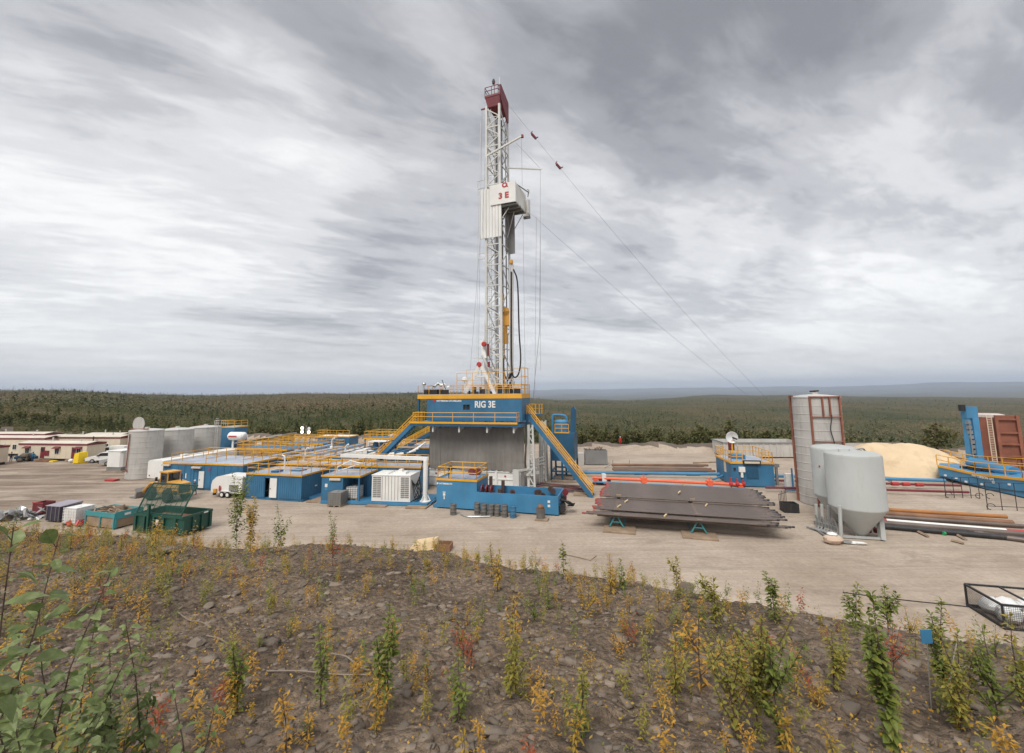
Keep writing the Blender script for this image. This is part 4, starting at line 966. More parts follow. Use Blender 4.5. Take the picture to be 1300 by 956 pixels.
MB().tube((1.3, .2, hL), (1.3, .2, hL+.9), .05).lathe([(.16, -.05), (.26, -.05), (.26, .05), (.16, .05), (.16, -.05)], 14, (1.5, .15, hL+1.1), 'y').build('gauge', DARK, fm)
text('company_name', 'PATTERSON UTI', .2, WHITE, fm, (.3, -.02, hL-.55), bold=.01)
MB().prism([(.13+.1*math.cos(t), hL-.48+.1*math.sin(t)) for t in [k*math.pi/3 for k in range(6)]], -.03, -.004).build('logo', WHITE, fm)
MB().box(.75, 1.0, -.03, 0, 1.3, 1.55).box(.72, 1.03, -.03, 0, 1.62, 1.7).box(.82, .94, -.03, 0, .95, 1.25).build('pictogram', WHITE, fm)
MB().box(11.85, 12.1, -.03, 0, 1.2, 1.42).box(11.85, 12.1, -.03, 0, .8, 1.02).build('marker_plate', WHITE, fm)
# barrels
def barrel(name, label, cat, p, mt, group=None, h=.98, r=.31):
    t = thing(name, label, cat, p, rnd.uniform(0, 6), group)
    MB().lathe([(0, 0), (r, 0), (r*1.03, .02), (r, .05), (r, .32*h), (r*1.05, .345*h), (r, .37*h), (r, .64*h), (r*1.05, .665*h), (r, .69*h), (r, h-.04), (r*1.04, h-.01), (r*1.0, h), (r*.93, h), (r*.93, h-.05), (0, h-.06)], 18).build('drum_body', mt, t)
    MB().lathe([(0, 0), (.05, 0), (.05, .03), (0, .03)], 8, (.14, .1, h-.06)).build('bung', GREY, t); return t
DRUM = paint('grimy_drum_paint', (.15, .145, .135), .6, .2, dirt=.6, dirt_col=(.08, .065, .05), var=.25, scale=3)
bl = [(575.5, 653.5, 'lone grey drum standing in front of the raised end of the blue tank'), (606, 652.5, 'leftmost drum of the row of six, with junk piled on it'), (614.5, 654, 'second grey drum from the left in the row of six'), (623.5, 654.5, 'third grey drum from the left in the row of six'), (631.5, 655, 'fourth grey drum from the left, darkest of the row of six'), (641, 656, 'fifth and widest grey drum, left of the blue one')]
for i, (px, py, lb) in enumerate(bl): barrel('oil_drum', lb, 'drum', G(px, py)-Vector((0, 0, .01)), DRUM, 'drums lined up along the blue tank', h=1.05+.03*(i % 3))
barrel('oil_drum', 'blue drum at the right end of the row of six', 'drum', G(651.5, 657), BLUE, 'drums lined up along the blue tank', h=1.05)
line_thing('bent_pipe', 'pale bent pipe lying on the ground in front of the drums', 'pipe', smooth([G(585, 653, .08), G(592, 655.5, .08), G(605, 656, .08), G(622, 655.5, .08)]), .07, SILVER)
t = thing('drum_pallet', 'small can on a timber pallet at the right end of the blue tank', 'pallet', G(679, 661.5), R(-14)); MB().box(0, 1.2, 0, 1.0, 0, .14).build('pallet_board', WOOD, t)
t = thing('waste_can', 'grimy can heaped with rags, standing on the small pallet by the blue tank', 'waste can', G(686.5, 659.5)+Vector((0, 0, .14)), 0)
MB().lathe([(0, 0), (.4, 0), (.42, .9), (.38, .9), (.36, .7), (0, .7)], 14).build('can_body', DRUM, t); MB().ball((0, .0, .95), .3, 8, jit=.2, rg=rnd).build('rag_heap', PIPER, t)
# blue tower unit behind the right stair
t = thing('degasser_tower', 'blue upright vessel on an open base with yellow rail, behind the right-hand stair', 'vessel', RL2W(16.0, 8.0, 0), RA)
MB().box(0, 3.3, 0, 3.6, 2.6, 6.3).build('vessel_body', BLUED, t)
m = MB()
for x in (.1, 1.6, 3.2):
    for y in (.1, 3.5): m.box(x-.12, x+.12, y-.12, y+.12, 0, 2.6)
for z in (.1, 1.2): m.beam((0, .1, z), (3.3, .1, z), .2); m.beam((0, 3.5, z), (3.3, 3.5, z), .2); m.beam((.1, .1, z), (.1, 3.5, z), .2); m.beam((3.2, .1, z), (3.2, 3.5, z), .2)
m.build('base_frame', BLUED, t)
m = MB().lathe([(0, 6.3), (1.0, 6.3), (1.0, 7.8), (.8, 8.0), (0, 8.05)], 16, (1.4, 1.6, 0)); m.path(smooth([(.2, 1.2, 6.3), (.2, 1.2, 8.4), (.5, 1.3, 8.7), (1.9, 1.4, 8.6), (2.2, 1.4, 8.0)], 4), .16, 8); m.build('separator', BLUEL, t)
m = MB().prism([(2.6, 6.3), (3.3, 6.3), (3.5, 9.4), (3.2, 9.9), (2.8, 9.6)], 1.4, 2.0, 'xz'); m.build('chute', BLUED, t)
m = MB(); rail(m, [(.7, .1, 6.3), (2.6, .1, 6.3)], 1.2, .9, .045); m.box(.7, 2.6, -.05, .1, 6.3, 6.45); m.build('railing', YEL, t)
t = thing('hose_bundle', 'tangle of dark red hoses on the ground between white lattice legs and right stair', 'hoses', RL2W(14.5, 2.5), RA)
for k in range(8):
    m = MB(); y = -1.0+k*.5; m.path(smooth([(0, y, .3), (2, y+rnd.uniform(-.6, .6), .12), (5, y+rnd.uniform(-.8, .8), .15), (7.5, y+rnd.uniform(-.5, .5), .2)], 6), .07); m.build('hose', MAROON if k % 2 else DARK, t)
mat_('slatted timber walkway panel at the foot of the right-hand stair', 728, 752, 630, 3.0, R(-10))
mat_('broad timber mat under the dark red hoses right of the white base', 700, 738, 612, 4.0, R(-10))

# ------------------------------------------------------------------ tanks and camp on the far left
def silo(name, label, p, r, h, rz, group=None, ladder=True, n=36, seams=9, frame=True):
    t = thing(name, label, 'tank', p, rz, group)
    prof = [(0, .05), (r, .05)]
    for k in range(seams):
        z0 = .05+(h-.35)*k/seams; z1 = .05+(h-.35)*(k+1)/seams
        prof += [(r, z0+.02), (r+.012*(k % 2), z1-.05), (r+.035, z1-.03), (r+.035, z1)]
    prof += [(r+.05, h-.32), (r+.05, h-.2), (r*.98, h-.16), (r*.5, h-.02), (.3, h+.06), (.3, h+.25), (0, h+.25)]
    MB().lathe(prof, n).build('shell', GALV, t)
    return t
def cyl(px0, px1, pyt, Y):
    a, b = A(px0, 590, Y), A(px1, 590, Y); r = (b.x-a.x)/2*.93; return Vector(((a.x+b.x)/2, Y+.0, 0)), r, A((px0+px1)/2, pyt, Y-r*.6).z
q1, r1, h1 = cyl(164, 202, 545, 65.5); q2, r2, h2 = cyl(203, 241, 544, 71); q3, r3, h3 = cyl(240, 276, 541, 77)
s1 = silo('storage_tank', 'nearest grey upright tank of the left-hand row, with rust-red frame rail and round hatch cover', q1, r1, h1, R(-10), 'grey upright tanks beyond the workshop')
m = MB(); k = r1+.12; m.beam((-k, -.6, .05), (-k, -.6, h1), .22); m.beam((-k, -.6, h1-.05), (r1*.8, -1.2, h1+.05), .14); m.beam((-k, 1.0, .05), (-k, 1.0, h1-.05), .2); m.beam((-k, -.6, h1-.05), (-k, 1.0, h1-.05), .14); m.build('frame_rail', RUST, s1)
MB().tube((-.5, -r1-.1, 1.3), (-.35, -r1-.1, h1-.6), .07).box(-.7, -.3, -r1-.15, -r1-.02, 1.2, 1.35).build('level_gauge', RUST, s1)
m = MB().lathe([(0, -.08), (1.05, -.08), (1.05, 0), (0, 0)], 24, (-1.2, -.3, h1+.7), 'y'); m.build('hatch_cover', GALV, s1)
MB().box(-2.6, -1.0, -r1-1.2, -r1-.4, .02, .25).build('drip_tray', RED, s1)
s2 = silo('storage_tank', 'middle grey upright tank of the left-hand row, with a shallow peaked roof', q2, r2, h2, R(-10), 'grey upright tanks beyond the workshop')
s3 = silo('storage_tank', 'farthest grey upright tank of the left-hand row, with a wire ladder at its right side', q3, r3, h3, R(-10), 'grey upright tanks beyond the workshop')
for s, r, h in ((s2, r2, h2), (s3, r3, h3)): MB().beam((-r*.9, .5, h-.1), (-.2, .2, h+.15), .3, .2).beam((-r*.95, .6, .05), (-r*.95, .6, h-.1), .16).build('frame_rail', RUST, s)
m = MB()
k0 = r3+.15
for x in (k0, k0+.5): m.tube((x, -.5, .1), (x, -.5, h3+.7), .04)
for k in range(26): m.tube((k0, -.5, .4+k*.3), (k0+.5, -.5, .4+k*.3), .025)
rail(m, [(r3, -.6, h3-.1), (r3+.9, -.6, h3-.1), (r3+.9, .8, h3-.1)], 1.0, .5, .035); m.build('ladder', GALV, s3)
t = thing('chemical_tank', 'small white box tank on a timber stand left of the grey upright tanks', 'tank', G(133, 599), R(-9))
m = MB(); W2, D2 = 2.9, 3.2
m.prism([(x, y) for x, y in ((.3, 0), (W2-.3, 0), (W2, .3), (W2, D2-.3), (W2-.3, D2), (.3, D2), (0, D2-.3), (0, .3))], .75, 3.2, 'xy'); m.build('tank_body', WHITE, t)
MB().box(-.08, W2+.08, -.08, D2+.08, 3.2, 3.3).build('lid', WHITE, t)
MB().box(.1, W2-.1, .1, D2-.1, .15, .75).build('stand', GREY, t); MB().box(-.3, W2+.5, -.2, D2, 0, .15).build('timber_base', WOOD, t)
t = thing('drum_vessel', 'white horizontal drum with red lettering on a post beside the last grey tank', 'drum', Wd(293, 565, 74), R(-12))
zt = A(293, 553.5, 74).z
MB().lathe([(0, -1.7), (.45, -1.6), (.68, -1.3), (.68, 1.3), (.45, 1.6), (0, 1.7)], 16, (1.2, 0, zt), 'x').build('drum_shell', PLAST, t); MB().tube((.4, 0, 0), (.4, 0, zt-.6), .16).build('post', WHITE, t)
MB().box(.1, 1.7, -.70, -.67, zt-.12, zt+.10).build('red_lettering', RED, t)
t = thing('timber_shed', 'low weathered shed with pale lean-to roof behind the gangway rails', 'shed', Wd(300, 575, 80), R(-6))
zt = A(320, 556, 80).z
MB().prism([(0, 0), (8.5, 0), (8.5, zt+.5), (0, zt-.9)], 0, 4, 'xz').build('wall', WOOD, t)
MB().hexa([(-.2, -.3, zt-.95), (8.8, -.3, zt+.52), (8.8, 4.3, zt+.52), (-.2, 4.3, zt-.95)], [(-.2, -.3, zt-.8), (8.8, -.3, zt+.7), (8.8, 4.3, zt+.7), (-.2, 4.3, zt-.8)]).build('roof', GALV, t)
MB().box(3.6, 5.1, -.05, 0, zt-2.2, zt-.6).build('window', PLAST, t)
t = thing('light_tower', 'floodlight mast with four lit lamps standing among the dark conifers', 'floodlight mast', Wd(388, 560, 96), R(-8))
zt = A(388, 546, 96).z
MB().tube((0, 0, -2), (0, 0, zt+1), .1).beam((-.9, 0, zt+.1), (1.2, 0, zt+.1), .12).build('mast_pole', GREY, t)
for (x, z, on) in ((-.7, .45, 1), (-.7, -.35, 1), (.9, .35, 0), (.9, -.4, 1)):
    l = MB().lathe([(0, 0), (.25, 0), (.38, -.35), (.34, -.37)], 14, (x, .0, zt+z), 'y').build('lamp_housing', GREY, t); MB().lathe([(0, -.42), (.36, -.41), (.36, -.375), (0, -.375)], 14, (x, 0, zt+z), 'y').build('lamp_glass', LAMP if on else PLAST, l)

# camp
def camp_cabin(label, p, rz, w, d, h, wins=(), doors=(), awn=True, group='cream site cabins', trimcol=MAROON):
    t = thing('site_trailer', label, 'site cabin', p, rz, group)
    m = MB().box(0, w, 0, d, .45, h); 
    for i in range(int(w/1.22)): m.box((i+1)*1.22-.02, (i+1)*1.22+.02, -.02, 0, .45, h-.3)
    m.build('wall', CREAM, t)
    MB().prism([(-.12, h), (d/2, h+.28), (d+.12, h), (d+.12, h+.1), (d/2, h+.38), (-.12, h+.1)], -.15, w+.15, 'yz').build('roof', CROOF, t)
    m = MB().box(-.1, w+.1, -.09, -.025, h-.28, h+.05).box(w+.025, w+.09, -.1, d+.1, h-.28, h+.05); m.build('fascia', trimcol, t)
    m = MB().box(.2, w-.2, .2, d-.2, .0, .45); m.build('skid', DARK, t)
    for x in wins:
        wn = MB().box(x-.55, x+.55, -.06, 0, 1.25, 2.35).build('window', WHITE, t); MB().box(x-.45, x-.03, -.08, -.06, 1.33, 2.27).box(x+.03, x+.45, -.08, -.06, 1.33, 2.27).build('pane', GLASS, wn)
        if awn: MB().hexa([(x-.7, -.5, 2.32), (x+.7, -.5, 2.32), (x+.7, 0, 2.38), (x-.7, 0, 2.38)], [(x-.7, -.5, 2.42), (x+.7, -.5, 2.42), (x+.7, 0, 2.7), (x-.7, 0, 2.7)]).build('awning', MAROON, t)
    for x in doors:
        dr = MB().box(x-.45, x+.45, -.07, 0, .5, 2.55).build('door', MAROON, t); MB().box(x-.28, x+.28, -.09, -.07, 1.7, 2.4).build('pane', GLASS, dr); MB().box(x-.6, x+.6, -.9, -.02, .1, .45).build('doorstep', WOOD, t)
    MB().tube((w*.35, d/2, h+.2), (w*.35, d/2, h+1.0), .12).build('chimney', GALV, t); MB().tube((w*.8, d*.4, h+.2), (w*.8, d*.4, h+.8), .1).build('chimney', GALV, t)
    return t
c0 = camp_cabin('nearest cream cabin with maroon doors, awnings and fascia, behind the yellow bin', G(22, 584.5), R(-9), 15.6, 3.2, 3.2, wins=(2.1, 9.0, 13.9), doors=(5.7, 12.8))
MB().box(6.2, 7.2, -.12, -.02, 1.0, 1.9).build('notice_board', MAROON, c0)
c1 = camp_cabin('cream cabin cut by the left edge of the photograph, with maroon lean-to', G(-75, 592), R(-9), (G(17, 587)-G(-75, 592)).length, 3.2, 3.3, wins=(3, 8), doors=()); _w = (G(17, 587)-G(-75, 592)).length; MB().box(_w-2.0, _w-.2, -.6, 0, .3, 2.2).build('lean_to', MAROON, c1)
rows = [(-70, 578, 24, 'rear row of cream cabins at the far left, with a bright maroon fascia'), (60, 577, 17, 'rear cream cabin behind the nearest one, with small windows under the roof'), (-40, 571, 20, 'farthest cream cabin at the left, only its roof showing'), (105, 573.5, 9, 'rear cream cabin partly hidden by the grey upright tanks')]
for i, (px, py, w, lb) in enumerate(rows): camp_cabin(lb, G(px, py), R(-7), w, 3.4, 3.6, wins=[1.5+3.1*k for k in range(int(w/3.1))], awn=False)
m = thing('utility_pole', 'thin dark pole standing in front of the nearest cream cabin end', 'pole', G(116.5, 578), 0); MB().tube((0, 0, 0), (0, 0, 3.8), .1).build('shaft', DARK, m); MB().box(-.4, .4, -.05, .05, 3.5, 3.6).build('crossbar', DARK, m)
t = thing('tarped_bin', 'bright yellow covered bin between the nearest cream cabin and the pickup', 'bin', G(92, 588.5), R(-12))
m = MB().hexa([(0, 0, .02), (1.25, 0, .02), (1.75, 1.2, .02), (.3, 1.3, .02)], [(.1, .1, 1.75), (1.2, .08, 1.9), (1.7, 1.1, 2.0), (.4, 1.2, 1.95)]); m.build('cover', YTARP, t); MB().box(.2, 1.3, -.06, .02, .1, .25).build('hem', YTARP, t)
t = thing('rubbish_sack', 'small white sack slumped beside the yellow covered bin', 'sack', G(90, 587.5), 0); MB().ball((0, 0, .35), .45, 10, (1, .8, .8), jit=.12, rg=rnd).build('sack_body', PLAST, t)

def vehicle(name, label, p, rz, body, kind='pickup'):
    t = thing(name, label, 'pickup' if kind == 'pickup' else 'van', p, rz)
    if kind == 'pickup': prof = [(-.1, .45), (-.12, .95), (.25, 1.08), (1.45, 1.18), (2.15, 1.80), (3.55, 1.84), (3.75, 1.15), (5.6, 1.15), (5.62, .5)]; win = [(1.6, 1.2), (2.2, 1.72), (3.45, 1.76), (3.6, 1.2)]
    else: prof = [(-.1, .45), (-.12, .95), (.7, 1.15), (1.4, 1.95), (1.9, 2.2), (5.5, 2.25), (5.6, .5)]; win = [(.85, 1.2), (1.5, 1.95), (2.3, 2.0), (2.3, 1.2)]
    MB().prism(prof, 0, 1.9, 'xz').build('body', body, t)
    MB().prism(win, -.012, 1.912, 'xz').build('side_window', GLASS, t)
    a, b = (1.52, 1.22), (2.1, 1.76)
    if kind != 'pickup': a, b = (.74, 1.2), (1.36, 1.9)
    MB().add([(a[0]-.02, .15, a[1]+.02), (a[0]-.02, 1.75, a[1]+.02), (b[0]-.02, 1.7, b[1]+.02), (b[0]-.02, .2, b[1]+.02)], [(0, 1, 2, 3)]).build('windscreen', GLASS, t)
    for x in (1.0, 4.4):
        for y in (.12, 1.78):
            w = MB().lathe([(.2, -.13), (.36, -.13), (.39, -.05), (.39, .05), (.36, .13), (.2, .13)], 18, (x, y, .38), 'y').build('wheel', TYRE, t); MB().lathe([(0, -.14), (.21, -.135), (.21, .135), (0, .14)], 14, (x, y, .38), 'y').build('rim', SILVER, w)
    for y in (.1, 1.4): MB().box(-.15, -.1, y, y+.4, .78, .95).build('headlight', PLAST, t)
    MB().box(-.16, -.1, .55, 1.35, .7, .95).build('grille', DARK, t); MB().box(-.25, -.1, 0, 1.9, .45, .65).build('bumper', DARK, t)
    m = MB().box(1.75, 1.95, -.2, 0, 1.2, 1.4).box(1.75, 1.95, 1.9, 2.1, 1.2, 1.4); m.build('mirror', DARK, t); return t
vehicle('pickup_truck', 'white pickup truck facing left, parked between the yellow bin and white tank', G(108, 588.5), R(14), WHITE)
vehicle('pickup_truck', 'white pickup nose showing at the left side of the white box tank', G(126, 592), R(20), paint('silver_paint', (.45, .45, .45), .35, .3))
vehicle('panel_van', 'white and blue van behind the white box tank', G(124, 581), R(-6), WHITE, 'van')
t = thing('spare_parts_rack', 'dark red and yellow rack of machinery behind the van', 'rack', Wd(139, 578, 92), R(-8))
MB().box(0, 6, 0, 2, .2, 2.2).build('rack_body', RUST, t); m = MB(); rail(m, [(0, 0, 2.2), (6, 0, 2.2), (6, 2, 2.2)], 1.2, .8, .06); m.build('railing', YEL, t); m = MB()
for k in range(6): m.box(k*1.0+.1, k*1.0+.7, .3, 1.7, 2.2, 2.9)
m.build('machinery', DARK, t)
t = thing('parked_car', 'dark blue car nose with white lamps, parked in front of the leftmost awning', 'car', G(17, 585.5), R(-5))
MB().prism([(0, .35), (0, .8), (.5, .95), (1.1, 1.0), (1.7, 1.45), (3.2, 1.45), (3.9, 1.0), (4.3, .9), (4.3, .4)], 0, 1.8, 'xz').build('body', BLUED, t); MB().prism([(1.2, 1.0), (1.75, 1.38), (3.1, 1.38), (3.6, 1.0)], -.01, 1.81, 'xz').build('side_window', GLASS, t)
for x in (.8, 3.4): MB().lathe([(0, -.1), (.3, -.1), (.32, 0), (.3, .1), (0, .1)], 14, (x, .08, .32), 'y').build('wheel', TYRE, t)
t = thing('lumber_stack', 'low stack of timber and a yellow tray on the ground before the nearest cabin', 'timber', G(45, 586.5), R(-9))
m = MB()
for k in range(4): m.box(0, 2.8, .25*k, .25*k+.22, 0, .35)
m.build('planks', PIPER, t); MB().box(3.0, 3.9, 0, .8, 0, .25).build('tray', YTARP, t)
t = thing('brush_heap', 'grey heap of scrap and branches in front of the leftmost window', 'heap', G(31, 586), 0)
for k in range(9): m = MB(); m.ball((rnd.uniform(-.8, .8), rnd.uniform(-.4, .4), rnd.uniform(.2, 1.3)), rnd.uniform(.25, .5), 7, jit=.25, rg=rnd); m.build('scrap', STONE, t)

# ------------------------------------------------------------------ front left: skips and the loader
dg = Vector(G(170, 676)); 
t = thing('waste_skip', 'dark green skip with raised wire mesh lid in the left foreground', 'skip', dg, R(-15))
L, D, Hh = 5.5, 2.6, 1.65
m = MB(); m.hexa([(0, 0, .15), (L, 0, .15), (L, D, .15), (0, D, .15)], [(-.1, -.05, .22), (L+.1, -.05, .22), (L+.1, D+.05, .22), (-.1, D+.05, .22)])
openbox(m, 0, L, 0, D, .2, Hh, .07); m.build('skip_body', GREEN, t)
m = MB().box(-.08, L+.08, -.09, -.005, Hh-.18, Hh+.03).box(-.08, L+.08, D+.005, D+.09, Hh-.18, Hh+.03).box(-.09, -.005, 0, D, Hh-.18, Hh+.03).box(L+.005, L+.09, 0, D, Hh-.18, Hh+.03); m.build('rim', GREEN, t)
for x in (.15, 1.2, 2.3, 3.4, 4.75): MB().box(x-.12, x+.12, -.14, -.005, .2, Hh-.18).build('stiffener', GREEN, t)
for y in (.1, .9, 1.7, 2.5): MB().box(L+.005, L+.14, y-.1, y+.1, .2, Hh-.18).build('stiffener', GREEN, t)
MB().box(1.75, 1.95, -.3, -.14, .1, 2.5).box(1.6, 2.35, -.3, -.16, 2.5, 2.6).build('lid_latch', GREEN, t)
MB().box(2.45, 2.8, -.03, -.004, .85, 1.25).build('notice', WHITE, t); MB().box(L+.10, L+.12, 1.8, 2.2, 1.5, 1.62).build('label', WHITE, t)
MB().box(.1, L-.1, .1, D-.1, .9, 1.1).build('waste_fill', PIPER, t)
lid = MB(); a = R(66)
def lp(x, s, b=0): return Vector((x+.12*s, .1+s*math.cos(a), Hh+.05+s*math.sin(a)+b))
LL = 2.55; bow = lambda s: .22*math.sin(math.pi*s/LL)
for x in (0, L-.35): lid.path([lp(x, s, bow(s)) for s in np.linspace(0, LL, 7)], .065, 6)
for s in (0, LL): lid.beam(lp(0, s, bow(s)), lp(L-.35, s, bow(s)), .11)
for k in range(1, 9): x = (L-.35)*k/9; lid.path([lp(x, s, bow(s)) for s in np.linspace(0, LL, 7)], .022, 5)
for k in range(1, 5): s = LL*k/5; lid.beam(lp(0, s, bow(s)), lp(L-.35, s, bow(s)), .045)
lid.build('lid_frame', GREEN, t)
lm = MB()
for k in range(1, 72): x = (L-.35)*k/72; lm.path([lp(x, s, bow(s)-.015) for s in np.linspace(0, LL, 5)], .0078, 3)
for k in range(1, 48): s = LL*k/48; lm.tube(lp(0, s, bow(s)-.015), lp(L-.35, s, bow(s)-.015), .0078, 3)
lm.build('wire_mesh', GREEN, t)
t = thing('scrap_skip', 'teal open skip full of broken timber, left of the dark green skip', 'skip', G(108, 668), R(-17))
m = MB(); openbox(m, 0, 3.9, 0, 2.2, .1, 1.35, .06); m.build('skip_body', WOOD, t)
m = MB().box(-.06, 3.96, -.08, -.004, 1.0, 1.42).box(-.06, 3.96, 2.2, 2.28, 1.0, 1.42).box(3.9, 3.98, 0, 2.2, .85, 1.5).box(-.08, 0, 0, 2.2, .9, 1.42)
for x in (0, 2.0, 3.8): m.box(x, x+.14, -.1, -.004, .1, 1.0)
for y in (0, 2.05): m.box(3.9, 4.02, y, y+.14, .1, .85)
m.build('skip_frame', TEAL, t)
MB().box(4.0, 4.02, .7, 1.2, 1.08, 1.28).build('stencil_mark', WHITE, t)
m = MB()
for k in range(40): p = Vector((rnd.uniform(.3, 3.6), rnd.uniform(.3, 1.9), rnd.uniform(1.0, 1.45))); q = Vector((rnd.uniform(-1, 1), rnd.uniform(-.7, .7), rnd.uniform(-.25, .3))); m.beam(p-q*.6, p+q*.6, rnd.uniform(.06, .16), .05)
m.build('timber_scrap', WOOD, t)
t = thing('plastic_crate', 'dark red open crate between the crumpled metal and the indigo box', 'crate', G(40, 653), R(-10))
m = MB(); openbox(m, 0, 1.3, 0, 1.1, .15, 1.15, .06); m.build('crate_body', MAROON, t); MB().box(-.04, 1.34, -.04, 0, 1.1, 1.2).build('rim', RED, t)
t = thing('storage_box', 'dark indigo box with grey lid beside the white tote cage', 'box', G(57, 662), R(-14))
MB().box(0, 1.9, 0, 1.7, .1, 1.45).build('box_body', PURPLE, t); MB().hexa([(-.06, -.06, 1.45), (1.96, -.06, 1.45), (1.96, 1.76, 1.45), (-.06, 1.76, 1.45)], [(-.06, -.06, 1.5), (1.96, -.06, 1.5), (1.96, 1.76, 1.62), (-.06, 1.76, 1.62)]).build('lid', paint('grey_lid_plastic', (.28, .26, .3), .5), t)
m = MB()
for x in (.1, .7, 1.3, 1.75): m.box(x, x+.06, -.03, 0, .1, 1.45)
m.build('strap', GREY, t)
ibc('white wire-caged tote tank with red scraps in front of it, beside the indigo box', G(78, 667), R(-12), WHITE, PLAST, size=1.6)
t = thing('scrap_heap', 'bright red scrap lying before the white tote cage', 'scrap', G(84, 668.5), R(-8))
m = MB()
for k in range(9): x, y = rnd.uniform(0, 1.8), rnd.uniform(-.2, .4); m.beam((x, y, .12), (x+rnd.uniform(-.6, .6), y+.3, rnd.uniform(.2, .5)), .16, .12)
m.build('red_plate', RED, t)
t = thing('metal_scrap', 'crumpled bright metal sheeting piled at the left edge of the yard', 'scrap metal', G(12, 660), 0)
for k in range(34):
    m = MB(); c = Vector((rnd.uniform(-.6, 3.0), rnd.uniform(-.6, 1.0), rnd.uniform(.1, 1.0))); a_ = Vector((rnd.uniform(-1, 1), rnd.uniform(-1, 1), rnd.uniform(-.8, .8))).normalized()*rnd.uniform(.3, .6); b_ = a_.cross(Vector((rnd.uniform(-1, 1), rnd.uniform(-1, 1), 1))).normalized()*rnd.uniform(.15, .4)
    m.add([c-a_-b_, c+a_-b_, c+a_+b_, c-a_+b_, c+Vector((0, 0, .15))], [(0, 1, 4), (1, 2, 4), (2, 3, 4), (3, 0, 4)]); m.build('crumpled_sheet', SILVER if k % 3 else GREY, t, sharp=0)
# wheel loader, facing left
wl_ = thing('wheel_loader', 'worn yellow wheel loader with lowered bucket behind the dark green skip', 'wheel loader', G(205, 633), R(-24)); wl_.scale = (.92, .92, .96)
m = MB(); m.hexa([(.3, -.75, .8), (2.6, -.75, .8), (2.6, .75, .8), (.3, .75, .8)], [(.3, -.75, 1.75), (2.5, -.75, 1.9), (2.5, .75, 1.9), (.3, .75, 1.75)]); m.hexa([(2.5, -.85, .9), (4.6, -.85, .9), (4.6, .85, .9), (2.5, .85, .9)], [(2.5, -.8, 2.35), (4.55, -.7, 2.15), (4.55, .7, 2.15), (2.5, .8, 2.35)]); m.box(-1.4, .3, -.5, .5, .7, 1.5); m.build('body', CAT, wl_)
MB().box(4.6, 4.68, -.6, .6, 1.1, 2.0).build('radiator_grille', DARK, wl_)
m = MB()
for x, y in ((.75, -.68), (.75, .68), (2.25, -.68), (2.25, .68)): m.beam((x, y, 1.75), (x+.05, y, 3.25), .1)
m.box(.6, 2.45, -.78, .78, 3.25, 3.4); m.build('cab_frame', CAT, wl_)
MB().box(.78, 2.22, -.64, .64, 1.8, 3.25).build('cab_glass', GLASS, wl_)
for x in (-.5, 3.1):
    for y in (-.98, .98):
        w = MB().lathe([(.35, -.28), (.72, -.28), (.8, -.15), (.8, .15), (.72, .28), (.35, .28)], 22, (x, y, .8), 'y').build('wheel', TYRE, wl_); MB().lathe([(0, -.2), (.36, -.27), (.36, .27), (0, .2)], 16, (x, y, .8), 'y').build('rim', CAT, w)
m = MB()
for y in (-.55, .55): m.path([(.2, y, 2.0), (-1.4, y, 1.85), (-3.3, y, .5)], .19, 6)
m.build('lift_arm', CAT, wl_); MB().tube((-.2, 0, 1.8), (-2.9, 0, 1.0), .1).build('ram', SILVER, wl_)
m = MB().prism([(-3.1, .05), (-4.5, .05), (-4.55, .12), (-3.35, .25), (-3.1, .7), (-3.35, 1.15), (-3.22, 1.2), (-2.9, .75)], -1.35, 1.35, 'xz'); m.build('bucket', GREY, wl_)
m = MB().tube((3.2, .4, 2.3), (3.2, .4, 3.1), .07).box(4.2, 4.6, -1.0, -.8, 1.0, 1.4); m.build('exhaust', DARK, wl_); MB().box(.5, .56, -1.15, -.9, 2.3, 2.75).build('mirror', DARK, wl_)
# white covered trailer
t = thing('cargo_trailer', 'small white enclosed trailer with two wheels beside the ribbed blue cabin', 'trailer', G(267, 631), R(-13))
prof = [(.0, .55), (4.4, .55), (4.4, 2.35), (4.2, 2.5), (1.6, 2.55), (.7, 2.35), (.15, 1.9), (0, 1.4)]
MB().prism(prof, 0, 2.0, 'xz').build('body', WHITE, t)
for x in (1.65, 2.45):
    for y in (.02, 1.98):
        w = MB().lathe([(.2, -.1), (.33, -.1), (.35, 0), (.33, .1), (.2, .1)], 16, (x, y, .35), 'y').build('wheel', TYRE, t); MB().lathe([(0, -.11), (.2, -.105), (.2, .105), (0, .11)], 12, (x, y, .35), 'y').build('rim', PLAST, w)
MB().box(1.2, 2.9, -.1, .0, .72, .8).build('mudguard', WHITE, t); MB().box(2.6, 3.9, -.03, 0, .7, 1.5).build('side_panel', GREY, t)
MB().box(-1.0, 0, .9, 1.1, .5, .6).box(-.6, -.4, .85, 1.15, 0, .5).build('drawbar', DARK, t); MB().lathe([(0, 0), (.1, 0), (.1, .5), (.05, .6), (0, .6)], 10, (1.4, -.15, .8)).build('extinguisher', RED, t); MB().box(.55, .95, -.2, 0, .55, 1.0).build('tool_box', CAT, t)
